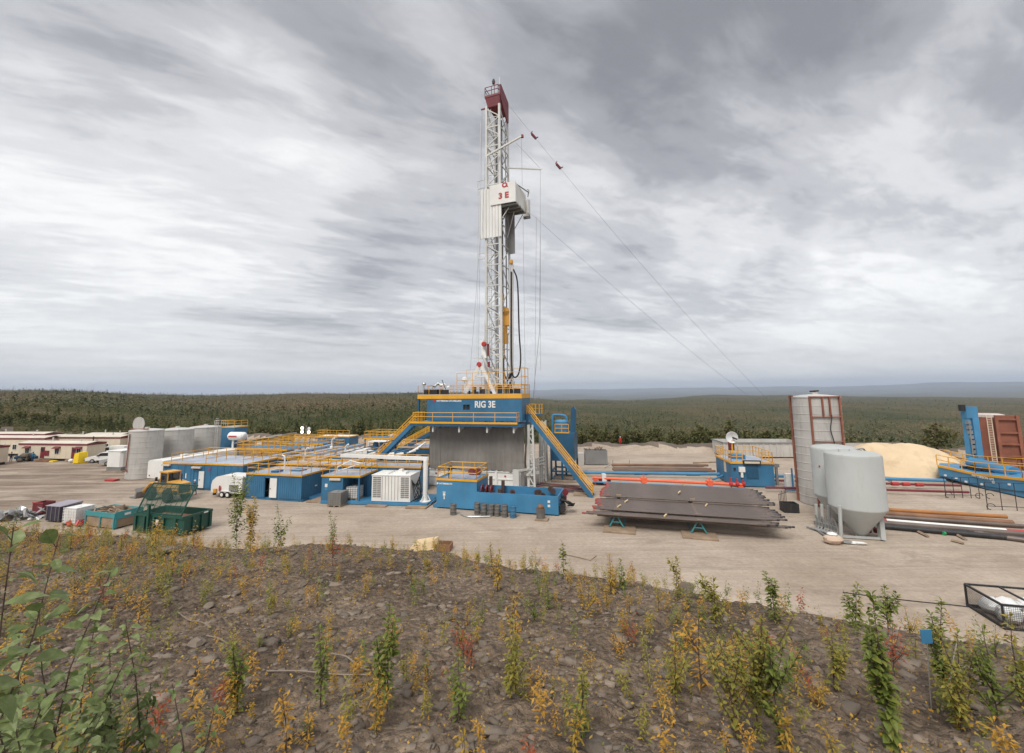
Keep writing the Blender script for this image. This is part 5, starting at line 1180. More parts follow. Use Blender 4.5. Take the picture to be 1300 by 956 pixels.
# crate lid on the crest
# ------------------------------------------------------------------ yard, right of the rig
# drill pipe on racks: tiers of single pipes laid across teal trestles
PA = R(-16.0); PO = G(748, 651, 1.3); PO = Vector((PO.x, PO.y, 0))
ex, ey = Vector((math.cos(PA), math.sin(PA), 0)), Vector((-math.sin(PA), math.cos(PA), 0))
def P2W(x, y, z=0): v = PO + ex*x + ey*y; return Vector((v.x, v.y, z))
PR, PL = .074, 14.4
CAPR = paint('faded_red_cap', (.27, .05, .045), .7, dirt=.4)
proto = thing('drill_pipe', 'x', 'drill pipe', (0, 0, 0), 0)
MB().lathe([(0, 0), (PR, 0), (PR, PL), (0, PL)], 10, axis='x').build('pipe_body', PIPE, proto)
MB().lathe([(PR, .35), (PR*1.32, .40), (PR*1.32, .72), (PR, .80)], 10, axis='x').build('tool_joint', PIPE, proto); MB().lathe([(PR, PL-.75), (PR*1.32, PL-.7), (PR*1.32, PL-.35), (PR, PL-.3)], 10, axis='x').build('tool_joint', PIPE, proto)
MB().lathe([(0, -.22), (PR*.95, -.22), (PR*1.05, -.15), (PR*1.05, .02), (PR, .04)], 10, axis='x').build('thread_cap', CAPR, proto)
MB().lathe([(PR*.8, PL), (PR*1.0, PL+.04), (PR*1.0, PL+.2), (0, PL+.2)], 10, axis='x').build('end_cap', DARK, proto)
zl = 1.18
tiers = [(0.0, .0, 6), (.85, .0, 25), (4.55, .0, 41)]      # y start, first pipe index, count
first = True; TN = ('front tier', 'middle tier', 'back tier')
for ti, (y0, _, n) in enumerate(tiers):
    for k in range(n):
        x = rnd.uniform(-.45, .55) + (0, .75, 1.0)[ti]; z = zl + PR + (0, .22, .50)[ti] + rnd.uniform(-.004, .004) + .012*(k % 3 == 0)
        loc = P2W(x, y0 + k*(.157), z)
        lb = 'brown steel pipe with red end cap lying in the %s of the pipe rack' % TN[ti]
        if k == 0: lb = 'frontmost brown pipe of the %s of the pipe rack' % TN[ti]
        g = 'drill pipes in the %s' % TN[ti]
        if first: proto.location = loc; proto.rotation_euler = (0, 0, PA); tag(proto, lb, 'drill pipe', g); first = False
        else: dup(proto, loc, PA + rnd.uniform(-.004, .004), lb, g)
# second, lower layer seen under the front edge
for k in range(3):
    dup(proto, P2W(.9+.3*k, .25+k*.16, zl-.09), PA, 'brown pipe slung just under the front tier of the pipe rack', 'drill pipes under the front tier')
def trestle(label, x, group='teal trestles under the pipe rack'):
    t = thing('trestle', label, 'trestle', P2W(x, .25, .12), PA, group)
    m = MB()
    for y in (.15, 5.6, 11.2):
        for s in (-1, 1): m.beam((s*.62, y, 0), (s*.06, y, 1.02), .1)
        m.beam((-.36, y, .45), (.36, y, .45), .08)
    for s in (-1, 1): m.beam((s*.62, .1, .03), (s*.62, 11.3, .03), .08)
    m.build('leg_frame', TEAL, t)
    MB().box(-.12, .12, -.1, 11.8, 1.0, 1.09).build('top_beam', DARK, t)
    m = MB()
    for y, z in ((-.15, 1.09), (.7, 1.33), (4.4, 1.7)): m.box(-.15, .3, y, y+.12, z, z+.12)
    m.box(-.1, .1, .9, 4.7, 1.09, 1.42-.01); m.box(-.1, .1, 4.7, 11.8, 1.09, 1.66)
    m.build('chock', WOOD, t); return t
trestle('left teal A-frame trestle under the brown pipes', 2.3); trestle('right teal A-frame trestle under the brown pipes', 9.0)
for i, x in enumerate((1.2, 7.6)):
    t = thing('ground_mat', ('left', 'right')[i]+' timber mat under a teal trestle of the pipe rack', 'ground mat', P2W(x, -.9, 0), PA)
    m = MB()
    for k in range(9): m.box(0, 2.7, k*.24+.01, k*.24+.235, 0, .12-.008*(k % 2))
    m.build('planks', WOOD, t)
m = thing('spacer_batten', 'short timber battens lying on top of the tiered brown pipes', 'battens', P2W(0, 0, 0), PA)
for (x, y, z) in ((2.4, 1.2, zl+.4), (10.0, 3.4, zl+.4), (8.0, 6.4, zl+.78), (6.3, .1, zl+.16), (3.0, 3.2, zl+.4)): b = MB(); b.obox = None; b.beam((x, y, z+.05), (x+.25, y+.8, z+.05), .12, .1); b.build('batten', PLY, m)

# orange flare pipe on stands
OA = R(-7); op = G(757, 622, 0)
fl0, fl1 = A(752, 606.5, 57.0), A(945, 615.5, 54.0)
fp = thing('flare_pipe', 'long bright orange pipe on stands running above the brown pipe rack', 'pipe', (fl0.x, fl0.y, 0))
m = MB(); d = fl1-fl0
p0 = Vector((0, 0, fl0.z)); p1 = Vector((d.x, d.y, fl1.z)); m.tube(p0, p1, .17, 10); m.build('pipe_run', ORANGE, fp)
MB().tube(p0-Vector((0, .3, .45)), p1-Vector((0, .3, .42)), .11, 8).build('blue_line', BLUEL, fp); MB().tube(p0-Vector((0, -.3, .75)), p1-Vector((0, -.3, .8)), .12, 8).build('red_line', MAROON, fp)
for f in (.02, .35, .78, .97):
    c = p0.lerp(p1, f); MB().box(c.x-.1, c.x+.1, c.y-.1, c.y+.1, 0, c.z-.15).box(c.x-.3, c.x+.3, c.y-.35, c.y+.35, c.z-.3, c.z-.17).build('stand', ORANGE, fp)
    if f in (.35, .78): MB().box(c.x-.35, c.x+.35, c.y-.3, c.y+.3, c.z-.17, c.z+.32).tube((c.x, c.y, c.z+.3), (c.x, c.y, c.z+.65), .1).build('clamp', ORANGE, fp)
c = p1; m = MB()
for k in range(3): x = c.x-1.6+k*.75; m.tube((x, c.y, 0), (x, c.y, c.z+(.9, .75, .65)[k]), .1); m.lathe([(0, -.22), (.25, -.15), (.25, .15), (0, .22)], 10, (x, c.y, c.z+.1), 'x')
m.build('valve_tree', RED, fp)
c = p0; m = MB()
for k in range(4): m.box(c.x+.3+k*.55, c.x+.65+k*.55, -.3, .3, .3, c.z-.4+.2*(k % 2))
m.build('choke_block', MAROON, fp); MB().box(c.x+1.2, c.x+1.7, -.4, .2, .5, 1.4).build('white_box', PLAST, fp)
# rusty pipes behind it
t = thing('pipe_bundle', 'bundle of old rusty pipes on blue cradles beyond the orange flare pipe', 'pipe bundle', G(782, 603), R(-6))
for k in range(9):
    MB().lathe([(0, 0), (.16, 0), (.16, 13.2+rnd.uniform(-.8, .8)), (0, 13.2)], 10, (rnd.uniform(-.4, .4), .3+k*.37, .55+.35*(k > 6)), 'x').build('pipe', PIPER if k % 3 else PIPE, t)
for x in (2.6, 9.8): MB().box(x, x+1.8, 0, 3.6, 0, .38).build('cradle', BLUED, t)
t = thing('blue_pipe_run', 'long thin blue pipe running across the yard to the blue cabin and beyond', 'pipe', (0, 0, 0))
a_, b_ = G(737, 599.5, .6), G(920, 602, .6); MB().tube(a_, b_, .2, 8).build('pipe_run', BLUEL, t)
a_, b_ = G(975, 604, .7), G(1200, 610, .7); MB().tube(a_, b_, .2, 8).build('pipe_run', BLUEL, t); MB().tube(G(905, 609, .4), G(918, 603.5, .7), .12).build('branch', BLUEL, t)
for px, py in ((745, 601.5), (984, 606.5), (1130, 611.5)): q = G(px, py); MB().box(q.x-.15, q.x+.15, q.y-.15, q.y+.15, 0, .5).build('stand', GREY, t)
t = thing('red_pipe_run', 'dark red flanged pipes crossing behind the tall silo towards the blue ramp', 'pipe', (0, 0, 0))
for (x0, y0, x1, y1) in ((972, 609.5, 1220, 616.5), (972, 619, 1100, 620.5), (1118, 621.5, 1230, 625)): MB().tube(G(x0, y0, .5), G(x1, y1, .5), .13, 8).build('pipe_run', MAROON, t)
for px, py in ((1136, 614.2), (1150, 614.6), (1167, 615.3), (1000, 610.4)): q = G(px, py, .5); MB().tube(q-Vector((.4, 0, 0)), q+Vector((.4, 0, 0)), .22, 10).build('flange', RED, t)
t = thing('small_valve_stand', 'white valve box on a post beside the tall silo', 'valve', G(1003, 622), R(-8)); MB().box(-.45, .45, -.3, .3, .35, 1.9).build('box_body', WHITE, t); MB().box(-.5, .5, -.35, .35, 0, .35).tube((.2, -.35, 0), (.2, -.35, 2.6), .1).build('stand', BLUEL, t)
t = thing('post', 'grey post standing on the red pipes between blue cabin and silo', 'post', G(987, 616), 0); MB().box(-.15, .15, -.1, .1, 0, 2.6).box(-.35, .35, -.15, .15, 2.2, 2.6).build('shaft', GREY, t)

# blue cabin with railed roof
cb = thing('control_cabin', 'square blue cabin with yellow roof rails, lamp sign and white dish, beyond the pipe rack', 'cabin', G(930, 618), R(-9))
cw, cd, ch = 4.9, 6.2, A(950, 587.5, 55).z
MB().box(0, cw, 0, cd, .1, ch).build('wall', BLUE, cb); MB().box(-.02, cw+.02, -.02, cd+.02, ch, ch+.06).build('roof', BROOF, cb)
MB().box(-.08, cw+.08, -.09, -.021, ch-.1, ch+.12).box(-.09, -.021, 0, cd, ch-.1, ch+.12).box(cw+.021, cw+.09, 0, cd, ch-.1, ch+.12).build('edge_trim', YEL, cb)
m = MB(); rail(m, [(.05, .05, ch+.06), (1.4, .05, ch+.06)], 1.3, .7, .045); m.build('railing', YEL, cb); m = MB(); rail(m, [(3.6, .05, ch+.06), (cw-.05, .05, ch+.06), (cw-.05, cd-.05, ch+.06), (.05, cd-.05, ch+.06), (.05, .05, ch+.06)], 1.3, 1.0, .045); m.build('railing', YEL, cb)
m = MB(); m.box(1.35, 3.4, -.25, -.09, ch-.15, ch+.35); m.build('lamp_housing', DARK, cb); MB().box(1.5, 3.25, -.30, -.25, ch-.02, ch+.22).build('lamp_panel', CREAM, cb)
text('company_name', 'PATTERSON', .22, WHITE, cb, (1.7, -.03, ch-.55), bold=.01)
m = MB().box(1.7, 3.1, -.05, 0, 1.0, 3.0); m.box(1.85, 2.3, -.08, -.05, 1.1, 1.7); m.box(2.45, 2.95, -.08, -.05, 1.1, 2.0); m.build('door', BLUED, cb)
MB().box(-.05, 0, 2.0, 2.7, 1.4, 2.9).build('window', CREAM, cb); MB().box(1.0, 2.6, 2.5, 4.0, ch+.06, ch+.6).build('hatch', BLUE, cb)
MB().box(.8, 1.5, -.35, -.05, 1.85, 2.45).box(1.0, 1.25, -.3, -.05, 1.2, 1.85).build('floodlight', PLAST, cb)
MB().box(.25, .5, -.1, 0, ch-.9, ch-.6).build('horn', DARK, cb)
m = MB().tube((1.6, 4.2, ch), (1.6, 4.2, ch+2.3), .1); m.build('dish_post', YEL, cb)
dsh = MB().lathe([(0, .28), (.35, .22), (.65, .06), (.78, -.1), (.74, -.12), (.6, -.0), (0, .15)], 18, (1.6, 4.1, ch+2.7), 'y').build('satellite_dish', PLAST, cb); MB().tube((1.65, 4.0, ch+2.7), (2.1, 3.6, ch+2.5), .12).build('feed_horn', DARK, dsh)
MB().box(1.65, 2.4, 5.8, 6.0, ch+.8, ch+1.9).build('red_cabinet', MAROON, cb)
# grey row of ribbed bins behind
def bin_row(label, loc, rz, L, D, h):
    t = thing('shale_bin', label, 'bin', loc, rz); m = MB(); openbox(m, 0, L, 0, D, .2, h, .1); m.build('bin_body', GALV, t); m = MB()
    for k in range(int(L/1.1)+1): x = min(L-.06, k*1.1); m.box(x-.08, x+.08, -.12, -.002, .2, h)
    for k in range(int(D/1.1)+1): y = min(D-.06, k*1.1); m.box(-.12, -.002, y-.08, y+.08, .2, h)
    m.build('rib', GALV, t); MB().box(-.14, L+.14, -.14, -.125, h-.2, h+.05).box(-.14, -.125, 0, D, h-.2, h+.05).build('rim', GREY, t); MB().box(0, L, .1, D-.1, 0, .2).build('skid', DARK, t)
bin_row('long grey ribbed bin behind the blue railed cabin', Wd(921, 590, 78), R(-6), 13.5, 6, A(985, 561, 78).z)
t = thing('scrap_crate', 'grey crate of junk at the pad edge right of the blue upright vessel', 'crate', Wd(743, 585, 72), R(-5)); zc = A(750, 572, 72).z
m = MB(); openbox(m, 0, 3.6, 0, 2, .1, zc, .08); m.build('crate_body', GREY, t)
for k in range(16): m = MB(); p = Vector((rnd.uniform(.2, 3.2), rnd.uniform(.2, 1.8), zc)); m.beam(p, p+Vector((rnd.uniform(-.6, .6), rnd.uniform(-.3, .3), rnd.uniform(.1, .5))), .12); m.build('scrap', STONE, t)
MB().box(-3.2, -.2, 0, 1.8, 0, zc*.8).build('side_bin', GALV, t)
t = thing('frame_rack', 'thin low steel frame standing on the pad beyond the rusty pipe bundle', 'rack', Wd(778, 588, 70), R(-5))
m = MB()
for x in (0, 2.6): m.beam((x, 0, 0), (x, 0, 1.1), .08)
m.beam((0, 0, .5), (2.6, 0, .5), .08); m.beam((0, 0, .5), (-1.5, -1.5, .1), .08); m.build('frame', GREY, t)
line_thing('lying_pole', 'long weathered pole lying on the pad left of the grey ribbed bin', 'pole', [G(880, 587.5, .1), G(918, 586, .1)], .12, WOOD)
t = thing('black_box', 'small black open box with thin rods at the right end of the pipe rack', 'box', G(996, 651), R(-10)); m = MB(); openbox(m, 0, 1.35, 0, 1.1, 0, .85, .05); m.build('box_body', DARK, t); m = MB()
for k in range(6): m.tube((.1+.25*k, 1.3+.3*k, 0), (.1+.25*k, 1.3+.3*k, 1.5+.1*(k % 3)), .025, 5)
m.tube((.1, 1.3, 1.4), (1.6, 2.9, 1.4), .025, 5); m.build('rod', DARK, t)

# tall silo
Ys = 47.0; a_, b_ = A(1013, 610, Ys), A(1076, 610, Ys)
rs_ = (b_.x-a_.x)/2*.84; hs_ = A(1040, 501, Ys-rs_*.3).z
sl = silo('storage_silo', 'tall grey upright silo with rust-red ladder frames, behind the pale cone-bottomed tank', Vector(((a_.x+b_.x)/2, Ys, 0)), rs_, hs_, 0, None, n=44, seams=13)
def ring(ang, r): return Vector((r*math.sin(ang), -r*math.cos(ang), 0))
aa = math.atan2(-(a_.x+b_.x)/2, Ys)*-1    # direction facing the viewer
m = MB(); up = Vector((0, 0, 1))
T0, T1 = -.82, .46
f0, f1 = ring(T0, rs_+.12), ring(T1, rs_+.12); rr0 = ring(-2.1, rs_+.1)
for f in (f0, f1): m.beam(f+up*.1, f+up*(hs_-.15), .16)
for z in (hs_-.2, hs_*.80, hs_*.58, hs_*.3): m.path([ring(T0+(T1-T0)*k/8, rs_+.14)+up*z for k in range(9)], .065, 6)
m.build('ladder_frame', RUST, sl)
m = MB().beam(rr0+up*.1, rr0+up*(hs_-.1), .2); rr1 = ring(-1.7, rs_+.1); m.beam(rr0+up*(hs_-.15), rr1+up*(hs_-.15), .15); m.build('frame_rail', RUST, sl)
m = MB(); fm_ = (f0+f1)/2
for s in (-.35, .2): p = ring(T0+(T1-T0)*(.5+s*.4), rs_+.12); m.beam(p+up*(hs_-.2), p+up*(hs_*.80), .14)
m.build('hanger', RUST, sl)
m = MB(); pts = [ring(T0+(T1-T0)*.55, rs_+.22)+up*z + Vector((.12*math.sin(z*2.2), 0, 0)) for z in np.arange(hs_*.40, hs_*.82, .25)]; m.path(pts, .05, 5); m.build('hose', DARK, sl)
m = MB().tube((0, 0, hs_+.1), (0, 0, hs_+.45), .1).tube((-.5, 0, hs_+.35), (.5, .1, hs_+.4), .08); m.build('vent', DARK, sl)
m = MB()
for k in range(4): p = ring(-.5+.3*k, rs_+.15); m.tube(p+up*.5, p*1.12+up*.5, .15, 8); m.box(p.x-.1, p.x+.1, p.y-.2, p.y, .6, 1.0)
m.build('outlet_valve', DARK, sl)

# pale cone-bottomed twin tank
def A2(px, py, Y): p = A(px, py, Y); return p
Yt = 36.6
c1_ = A(1083, 590, Yt); rT = (A(1119, 600, Yt).x-A(1051, 600, Yt).x)/2*.88
ct = thing('cone_tank', 'pale grey-green twin tank with cone bottom on slanted legs, in front of the tall silo', 'tank', (c1_.x, Yt, 0), R(-8))
zt_t, zb_t, zs_t = A(1085, 574, Yt).z, A(1085, 652, Yt-rT).z, A(1094, 683, Yt-.4).z
def conetank(cx, cy, r, nm):
    MB().lathe([(0, zs_t), (.3, zs_t), (r, zb_t), (r+.015, zb_t+.05), (r+.015, zb_t+.12), (r, zb_t+.15), (r, zt_t-.25), (r*.97, zt_t-.1), (r*.9, zt_t), (r*.4, zt_t+.15), (0, zt_t+.2)], 40, (cx, cy, 0)).build('vessel', GTANK, ct)
conetank(0, 0, rT, 'front'); conetank(.34*rT, 2.0*rT, rT*.9, 'rear')
def wl2(px, py, Y): q = A(px, py, Y) - Vector((c1_.x, Yt, 0)); cc, ss = math.cos(R(8)), math.sin(R(8)); return Vector((q.x*cc - q.y*ss, q.x*ss + q.y*cc, q.z))
m = MB(); y0 = Yt-.2
def gz(p): p = Vector(p); p.z = .02; return p
r1_ = wl2(1108, 578, Yt+.4); r1b = gz(wl2(1120, 686, Yt-.9))
m.beam(r1_, r1b, .34, .42); r2_ = wl2(1103, 580, Yt+1.4); r2b = gz(wl2(1113, 676, Yt+1.2)); m.beam(r2_, r2b, .14)
for f in (.18, .42, .68): m.beam(r1_.lerp(r1b, f), r1_.lerp(r1b, f)+Vector((-.75, .1, 0)), .14)
m.beam(r1b+Vector((0, 0, .1)), r1b+Vector((-3.0, .3, .1)), .16)
for (px, y, top) in ((1066, Yt-.9, 642), (1043, Yt+1.6, 640), (1036, Yt+2.6, 640), (1052, Yt+2.2, 642)): p = wl2(px, top, y); q = gz(wl2(px+1.5, 680 if y < Yt else 664, y)); m.tube(p, q, .13, 8)
m.build('leg', GTANK, ct)
m = MB().tube(wl2(1100, 576, Yt+.9), gz(wl2(1108, 665, Yt+.9))+Vector((0, 0, .6)), .09, 8); m.path(smooth([wl2(1084, 574, Yt), wl2(1091, 570, Yt), wl2(1098, 572, Yt+.4), wl2(1102, 590, Yt+.6), wl2(1105, 625, Yt+.6)], 5), .07); m.build('fill_pipe', GREY, ct)
m = MB()
for x in (-1.2, -.4, .5): m.tube((x, -.4, zt_t), (x, -.4, zt_t+.3), .06)
m.build('lifting_eye', GTANK, ct)
m = MB()
for k in range(7):
    p = gz(wl2(1036+k*4, 664+k*1.2, Yt+1.9-k*.25)); m.path(smooth([p+Vector((0, 0, 1.2)), p+Vector((.1, -.1, .6)), p+Vector((-.1, -.4, .2)), p+Vector((-.7, .2, .12))], 4), .07)
    m.box(p.x-.12, p.x+.12, p.y-.12, p.y+.12, .4, .7)
m.build('valve_manifold', GREY, ct)
m = MB(); q = gz(wl2(1032, 655, Yt+1.9)); q2 = gz(wl2(1047, 680, Yt)); m.beam(q+up*.1, q2+up*.1, .12); m.beam(q+Vector((.5, .2, .1)), q2+Vector((.4, .2, .1)), .12); m.build('skid_rail', GREY, ct)
MB().box(-.52*rT, -.24*rT, 1.62*rT, 1.66*rT, zt_t-1.75, zt_t-1.62).build('red_lettering', RED, ct)
MB().tube((rT*.5, .5, .2), (rT*.5, .5, 1.1), .18).lathe([(0, 0), (.3, .1), (.3, .4), (0, .5)], 10, (rT*.75, .2, .2)).build('pump', MAROON, ct)
t = thing('canvas_sack', 'tan bulk sack with white top slumped at the foot of the cone-bottomed tank', 'sack', G(1058, 690), 0)
MB().ball((0, 0, .32), .62, 14, (1.15, .8, .62), jit=.07, rg=rnd).build('sack_body', TAN, t); MB().ball((-.05, 0, .72), .33, 10, (1.1, .9, .45), jit=.22, rg=rnd).build('white_lining', PLAST, t)
t = thing('loose_sheet', 'crumpled grey-white sheets lying right of the tan bulk sack', 'sheet', G(1077, 690), R(-10))
for k in range(3): MB().ball((k*.35, -.05*k, .1), .45, 10, (1.2, .5, .25), jit=.2, rg=rnd).build('sheet_fold', PLAST if k else GREY, t)

# long steel pipes and posts on the ground at the right
def lay(name, label, x0, y0, x1, y1, r, mt, z=None, cap=None, group=None):
    z = r if z is None else z; a, b = G(x0, y0, z), G(x1, y1, z); t = thing(name, label, 'pipe', a, math.atan2((b-a).y, (b-a).x), group); L = (b-a).length
    MB().lathe([(r*.8, .02), (r*.8, 0), (r, 0), (r, L), (r*.8, L), (r*.8, L-.02)], 14, axis='x').lathe([(0, .06), (r*.8, .06)], 14, axis='x').lathe([(r*.8, L-.05), (0, L-.05)], 14, axis='x').build('pipe_body', mt, t)
    MB().lathe([(r, .2), (r*1.18, .22), (r*1.18, .5), (r, .52)], 14, axis='x').build('collar', mt, t)
    if cap: MB().lathe([(0, -.12), (r*1.1, -.12), (r*1.1, .04), (r, .05)], 14, axis='x').build('end_cap', cap, t)
    return t
OCH = paint('ochre_pipe_paint', (.36, .15, .04), .6, dirt=.5, dirt_col=(.15, .08, .05), streak=False)
lay('steel_pipe', 'ochre pipe at the back of the loose pipes right of the cone-bottomed tank', 1108, 646, 1278, 656, .17, OCH, .35)
lay('steel_pipe', 'brown pipe just in front of the ochre one, right of the cone tank', 1110, 651, 1286, 664, .24, PIPER, .28)
lay('steel_pipe', 'brown pipe behind the red and white one', 1112, 655, 1300, 668, .16, PIPE, .2)
q = lay('marker_pipe', 'long pipe painted in red and white bands, lying among the loose pipes', 1104, 659, 1330, 678, .15, RED, .3)
m = MB(); m.lathe([(.152, 1.2), (.156, 1.2), (.156, 9.0), (.152, 9.0)], 14, axis='x'); m.lathe([(.152, 11.8), (.156, 11.8), (.156, 12.6), (.152, 12.6)], 14, axis='x'); m.build('white_band', WHITE, q)
lay('steel_pipe', 'thick dark pipe in front of the red and white one', 1108, 663, 1335, 681, .22, PIPE)
lay('steel_pipe', 'black pipe at the front of the loose pipes, longest one', 1106, 667, 1340, 688, .20, DARK)
lay('steel_pipe', 'short pipe with a green end cap lying askew before the others', 1199, 677, 1262, 671, .12, DARK, .14, emit('green_cap', (.02, .35, .12), 0))
lay('steel_pipe', 'brown pipe running out of the right edge, nearest to the viewer', 1237, 677, 1345, 692, .19, PIPE)
for i, (x0, y0, x1, y1) in enumerate(((1162, 673, 1178, 681), (1215, 679, 1226, 685), (1208, 686, 1223, 690))):
    line_thing('timber_block', ('long', 'short', 'thin')[i]+' loose timber lying in front of the right-hand pipes', 'timber', [G(x0, y0, .08), G(x1, y1, .08)], .12, WOOD, 4)
# sand heap
def heap(name, label, cat, p, rx, ry, h, mt, rz, seed, bumps=.12):
    rr = np.random.default_rng(seed); m = MB(); n, k = 44, 12; vs = []; 
    for i in range(k+1):
        f = i/k
        for j in range(n):
            a = 2*math.pi*j/n; e = 1+bumps*math.sin(2*a+seed)+bumps*.8*math.sin(5*a+1.3*seed)
            x = rx*f*e*math.cos(a); y = ry*f*e*math.sin(a); top = 1-f**2.0
            ridge = .82+.25*math.exp(-((x/rx+.35)/.28)**2)+.22*math.exp(-((x/rx-.3)/.33)**2)
            vs.append((x, y, h*top*ridge*(1 if i < k else 0) + (rr.uniform(-1, 1)*.035*h if 0 < i < k else 0) - (.05 if i == k else 0)))
    fs = [(i*n+j, (i+1)*n+j, (i+1)*n+(j+1) % n, i*n+(j+1) % n) for i in range(k) for j in range(n)]
    m.add(vs, fs); t = m.build(name, mt, sharp=0); t.location = p; t.rotation_euler = (0, 0, rz); t.data.polygons.foreach_set('use_smooth', [True]*len(t.data.polygons)); return tag(t, label, cat)
SAND = paint('pale_sand', (.62, .48, .31), .95, dirt=.85, dirt_col=(.40, .29, .17), streak=False, scale=.45, var=.14, bump=1.0, bscale=3.5)
heap('sand_heap', 'big pale yellow sand heap behind the cone tank, left of the blue ramp', 'sand heap', Vector((A(1137, 590, 64).x, 64, 0)), 10.2, 5.0, A(1120, 566, 63).z*1.06, SAND, R(-6), 3)
BROWN = BERM
heap('soil_heap', 'low brown soil heap at the pad edge behind the sand', 'soil heap', Vector((A(1120, 590, 78).x, 78, 0)), 15, 4, A(1130, 561.5, 78).z*1.0, BROWN, R(-5), 5, .2)
t = thing('low_wall', 'low grey wall of planks behind the sand heap', 'wall', Wd(1075, 590, 74), R(-7)); MB().box(0, 5, 0, .3, 0, A(1085, 563, 74).z).box(5, 8, .1, .4, 0, 2.6).build('boards', GALV, t)

# blue loading ramp / pipe handler at the right edge
br = thing('pipe_handler', 'big blue sloped pipe handler with yellow rails and upright blue arm at the right edge', 'pipe handler', (0, 0, 0))
hb = [(1191, 609.5, 593), (1240, 619.5, 603), (1300, 633.5, 609.5), (1350, 642, 613)]
g = [G(a, b) for a, b, c in hb]; f = [A(a, c, v.y) for (a, b, c), v in zip(hb, g)]; f[0].z += .1
bk = Vector((5.6, 5.2, 0)); m = MB()
for i in range(3):
    a, b = f[i], f[i+1]; c, d_ = Vector((a.x, a.y, .12 if i else .5)), Vector((b.x, b.y, .12))
    m.hexa([c, d_, d_+bk, c+bk], [a, b, b+bk, a+bk])
m.build('hull', BLUEL, br)
def onhull(px, fz):
    for i in range(3):
        if hb[i][0] <= px <= hb[i+1][0]:
            k = (px-hb[i][0])/(hb[i+1][0]-hb[i][0]); p = f[i].lerp(f[i+1], k); return Vector((p.x-.03, p.y-.06, p.z*fz))
m = MB()
for i in range(3): m.beam(f[i]+up*.06, f[i+1]+up*.06, .2, .26)
m.build('edge_trim', YEL, br)
m = MB(); q = [v+up*.15+Vector((.1, .2, 0)) for v in f]; rail(m, q, 1.3, 1.6, .05); m.build('railing', YEL, br); m = MB(); rail(m, [v+bk*.95 for v in q], 1.3, 1.6, .05); m.build('railing', YEL, br)
m = MB()
for i in range(3):
    a, b = f[i]-up*1.2, f[i+1]-up*1.3
    m.beam(Vector((a.x, a.y-.12, a.z)), Vector((b.x, b.y-.12, b.z)), .12)
m.build('side_rail', BLUED, br)
m = MB().tube(A(1234, 588, 57), A(1288, 601, 51.5), .75, 14); m.build('hydraulic_drum', BLUEL, br)
m = MB()
for k in range(7): p = A(1225+k*10, 596+k*1.6, 57-k*.9); m.box(p.x-.35, p.x+.35, p.y-.3, p.y+.3, p.z-.6, p.z+.4+.3*(k % 2))
m.build('machinery', DARK, br)
for px, fz in ((1200, .45), (1214, .42), (1226, .3), (1246, .35), (1262, .62), (1282, .66)): p = onhull(px, fz); MB().box(p.x-.14, p.x+.14, p.y-.08, p.y+.1, p.z-.1, p.z+.1).build('white_plate', WHITE, br)
text('company_name', 'PATTERSON UTI', .36, WHITE, br, onhull(1233, .82)+Vector((-.05, -.1, 0)), rot=(math.pi/2, 0, math.atan2(f[2].y-f[1].y, f[2].x-f[1].x)), bold=.01)
m = MB(); a1, a2 = A(1243, 590, 59), A(1235, 530, 59.5); m.beam(a1, a2, .85, .7); b1, b2 = A(1232.5, 590, 59.3), A(1226.5, 530, 59.6); m.beam(b1, b2, .5, .6); m.build('arm', BLUEL, br)
m = MB(); c = A(1229.5, 516, 59.6); e_ = A(1231, 531, 59.6); m.beam(c, e_, 1.55, .8); m.build('arm_head', BLUEL, br)
m = MB()
for k in range(9): p = A(1229+k*1.2, 536+k*6.2, 59.1); m.box(p.x-.2, p.x+.2, p.y-.2, p.y+.2, p.z-.25, p.z+.2)
m.tube(A(1230, 535, 59), A(1237, 590, 58.8), .07); m.build('hydraulic_ram', GREY, br); p = A(1221, 517, 59.5); MB().box(p.x-.3, p.x+.3, p.y-.2, p.y+.2, p.z-.5, p.z+.35).build('lamp', DARK, br)
# rusty tank behind it
Yr = 66.0; a_, b_ = A(1243, 590, Yr), A(1278, 590, Yr); hr_ = A(1266, 526.5, Yr).z; wr = b_.x-a_.x
rt = thing('rusty_tank', 'tall rust-brown upright tank with white ladder behind the blue pipe handler', 'tank', (a_.x+.6, Yr, 0), R(-30))
m = MB().lathe([(0, .05), (wr*.42, .05), (wr*.42, hr_), (0, hr_+.15)], 28, (wr*.42, 1.8, 0)); m.build('shell', RUST, rt)
m = MB(); x0, x1_ = wr*.45, wr*.98
for x in (x0, x1_): m.beam((x, -.6, .05), (x, -.6, hr_), .35)
for z in (.25*hr_, .47*hr_, .68*hr_, .93*hr_): m.beam((x0, -.6, z), (x1_, -.6, z), .25)
m.box(x0, x1_, -.4, -.2, .1, hr_); m.build('frame', RUST, rt)
m = MB()
for x in (wr*.2, wr*.32): m.tube((x, -.75, .3), (x, -.75, hr_), .05)
for k in range(30): m.tube((wr*.2, -.75, .4+k*hr_/31), (wr*.32, -.75, .4+k*hr_/31), .03)
m.build('ladder', CREAM, rt); m = MB()
for k in range(12): m.lathe([(0, hr_+.12), (wr*.3*(k+1)/12, hr_+.12)], 3) if 0 else None
m.lathe([(wr*.425, hr_-.35), (wr*.435, hr_-.35), (wr*.435, hr_+.03), (wr*.3, hr_+.16)], 28, (wr*.42, 1.8, 0)); m.build('rim', paint('flaking_whitewash', (.55, .48, .44), .8, dirt=.9, dirt_col=(.2, .08, .06), scale=3), rt)
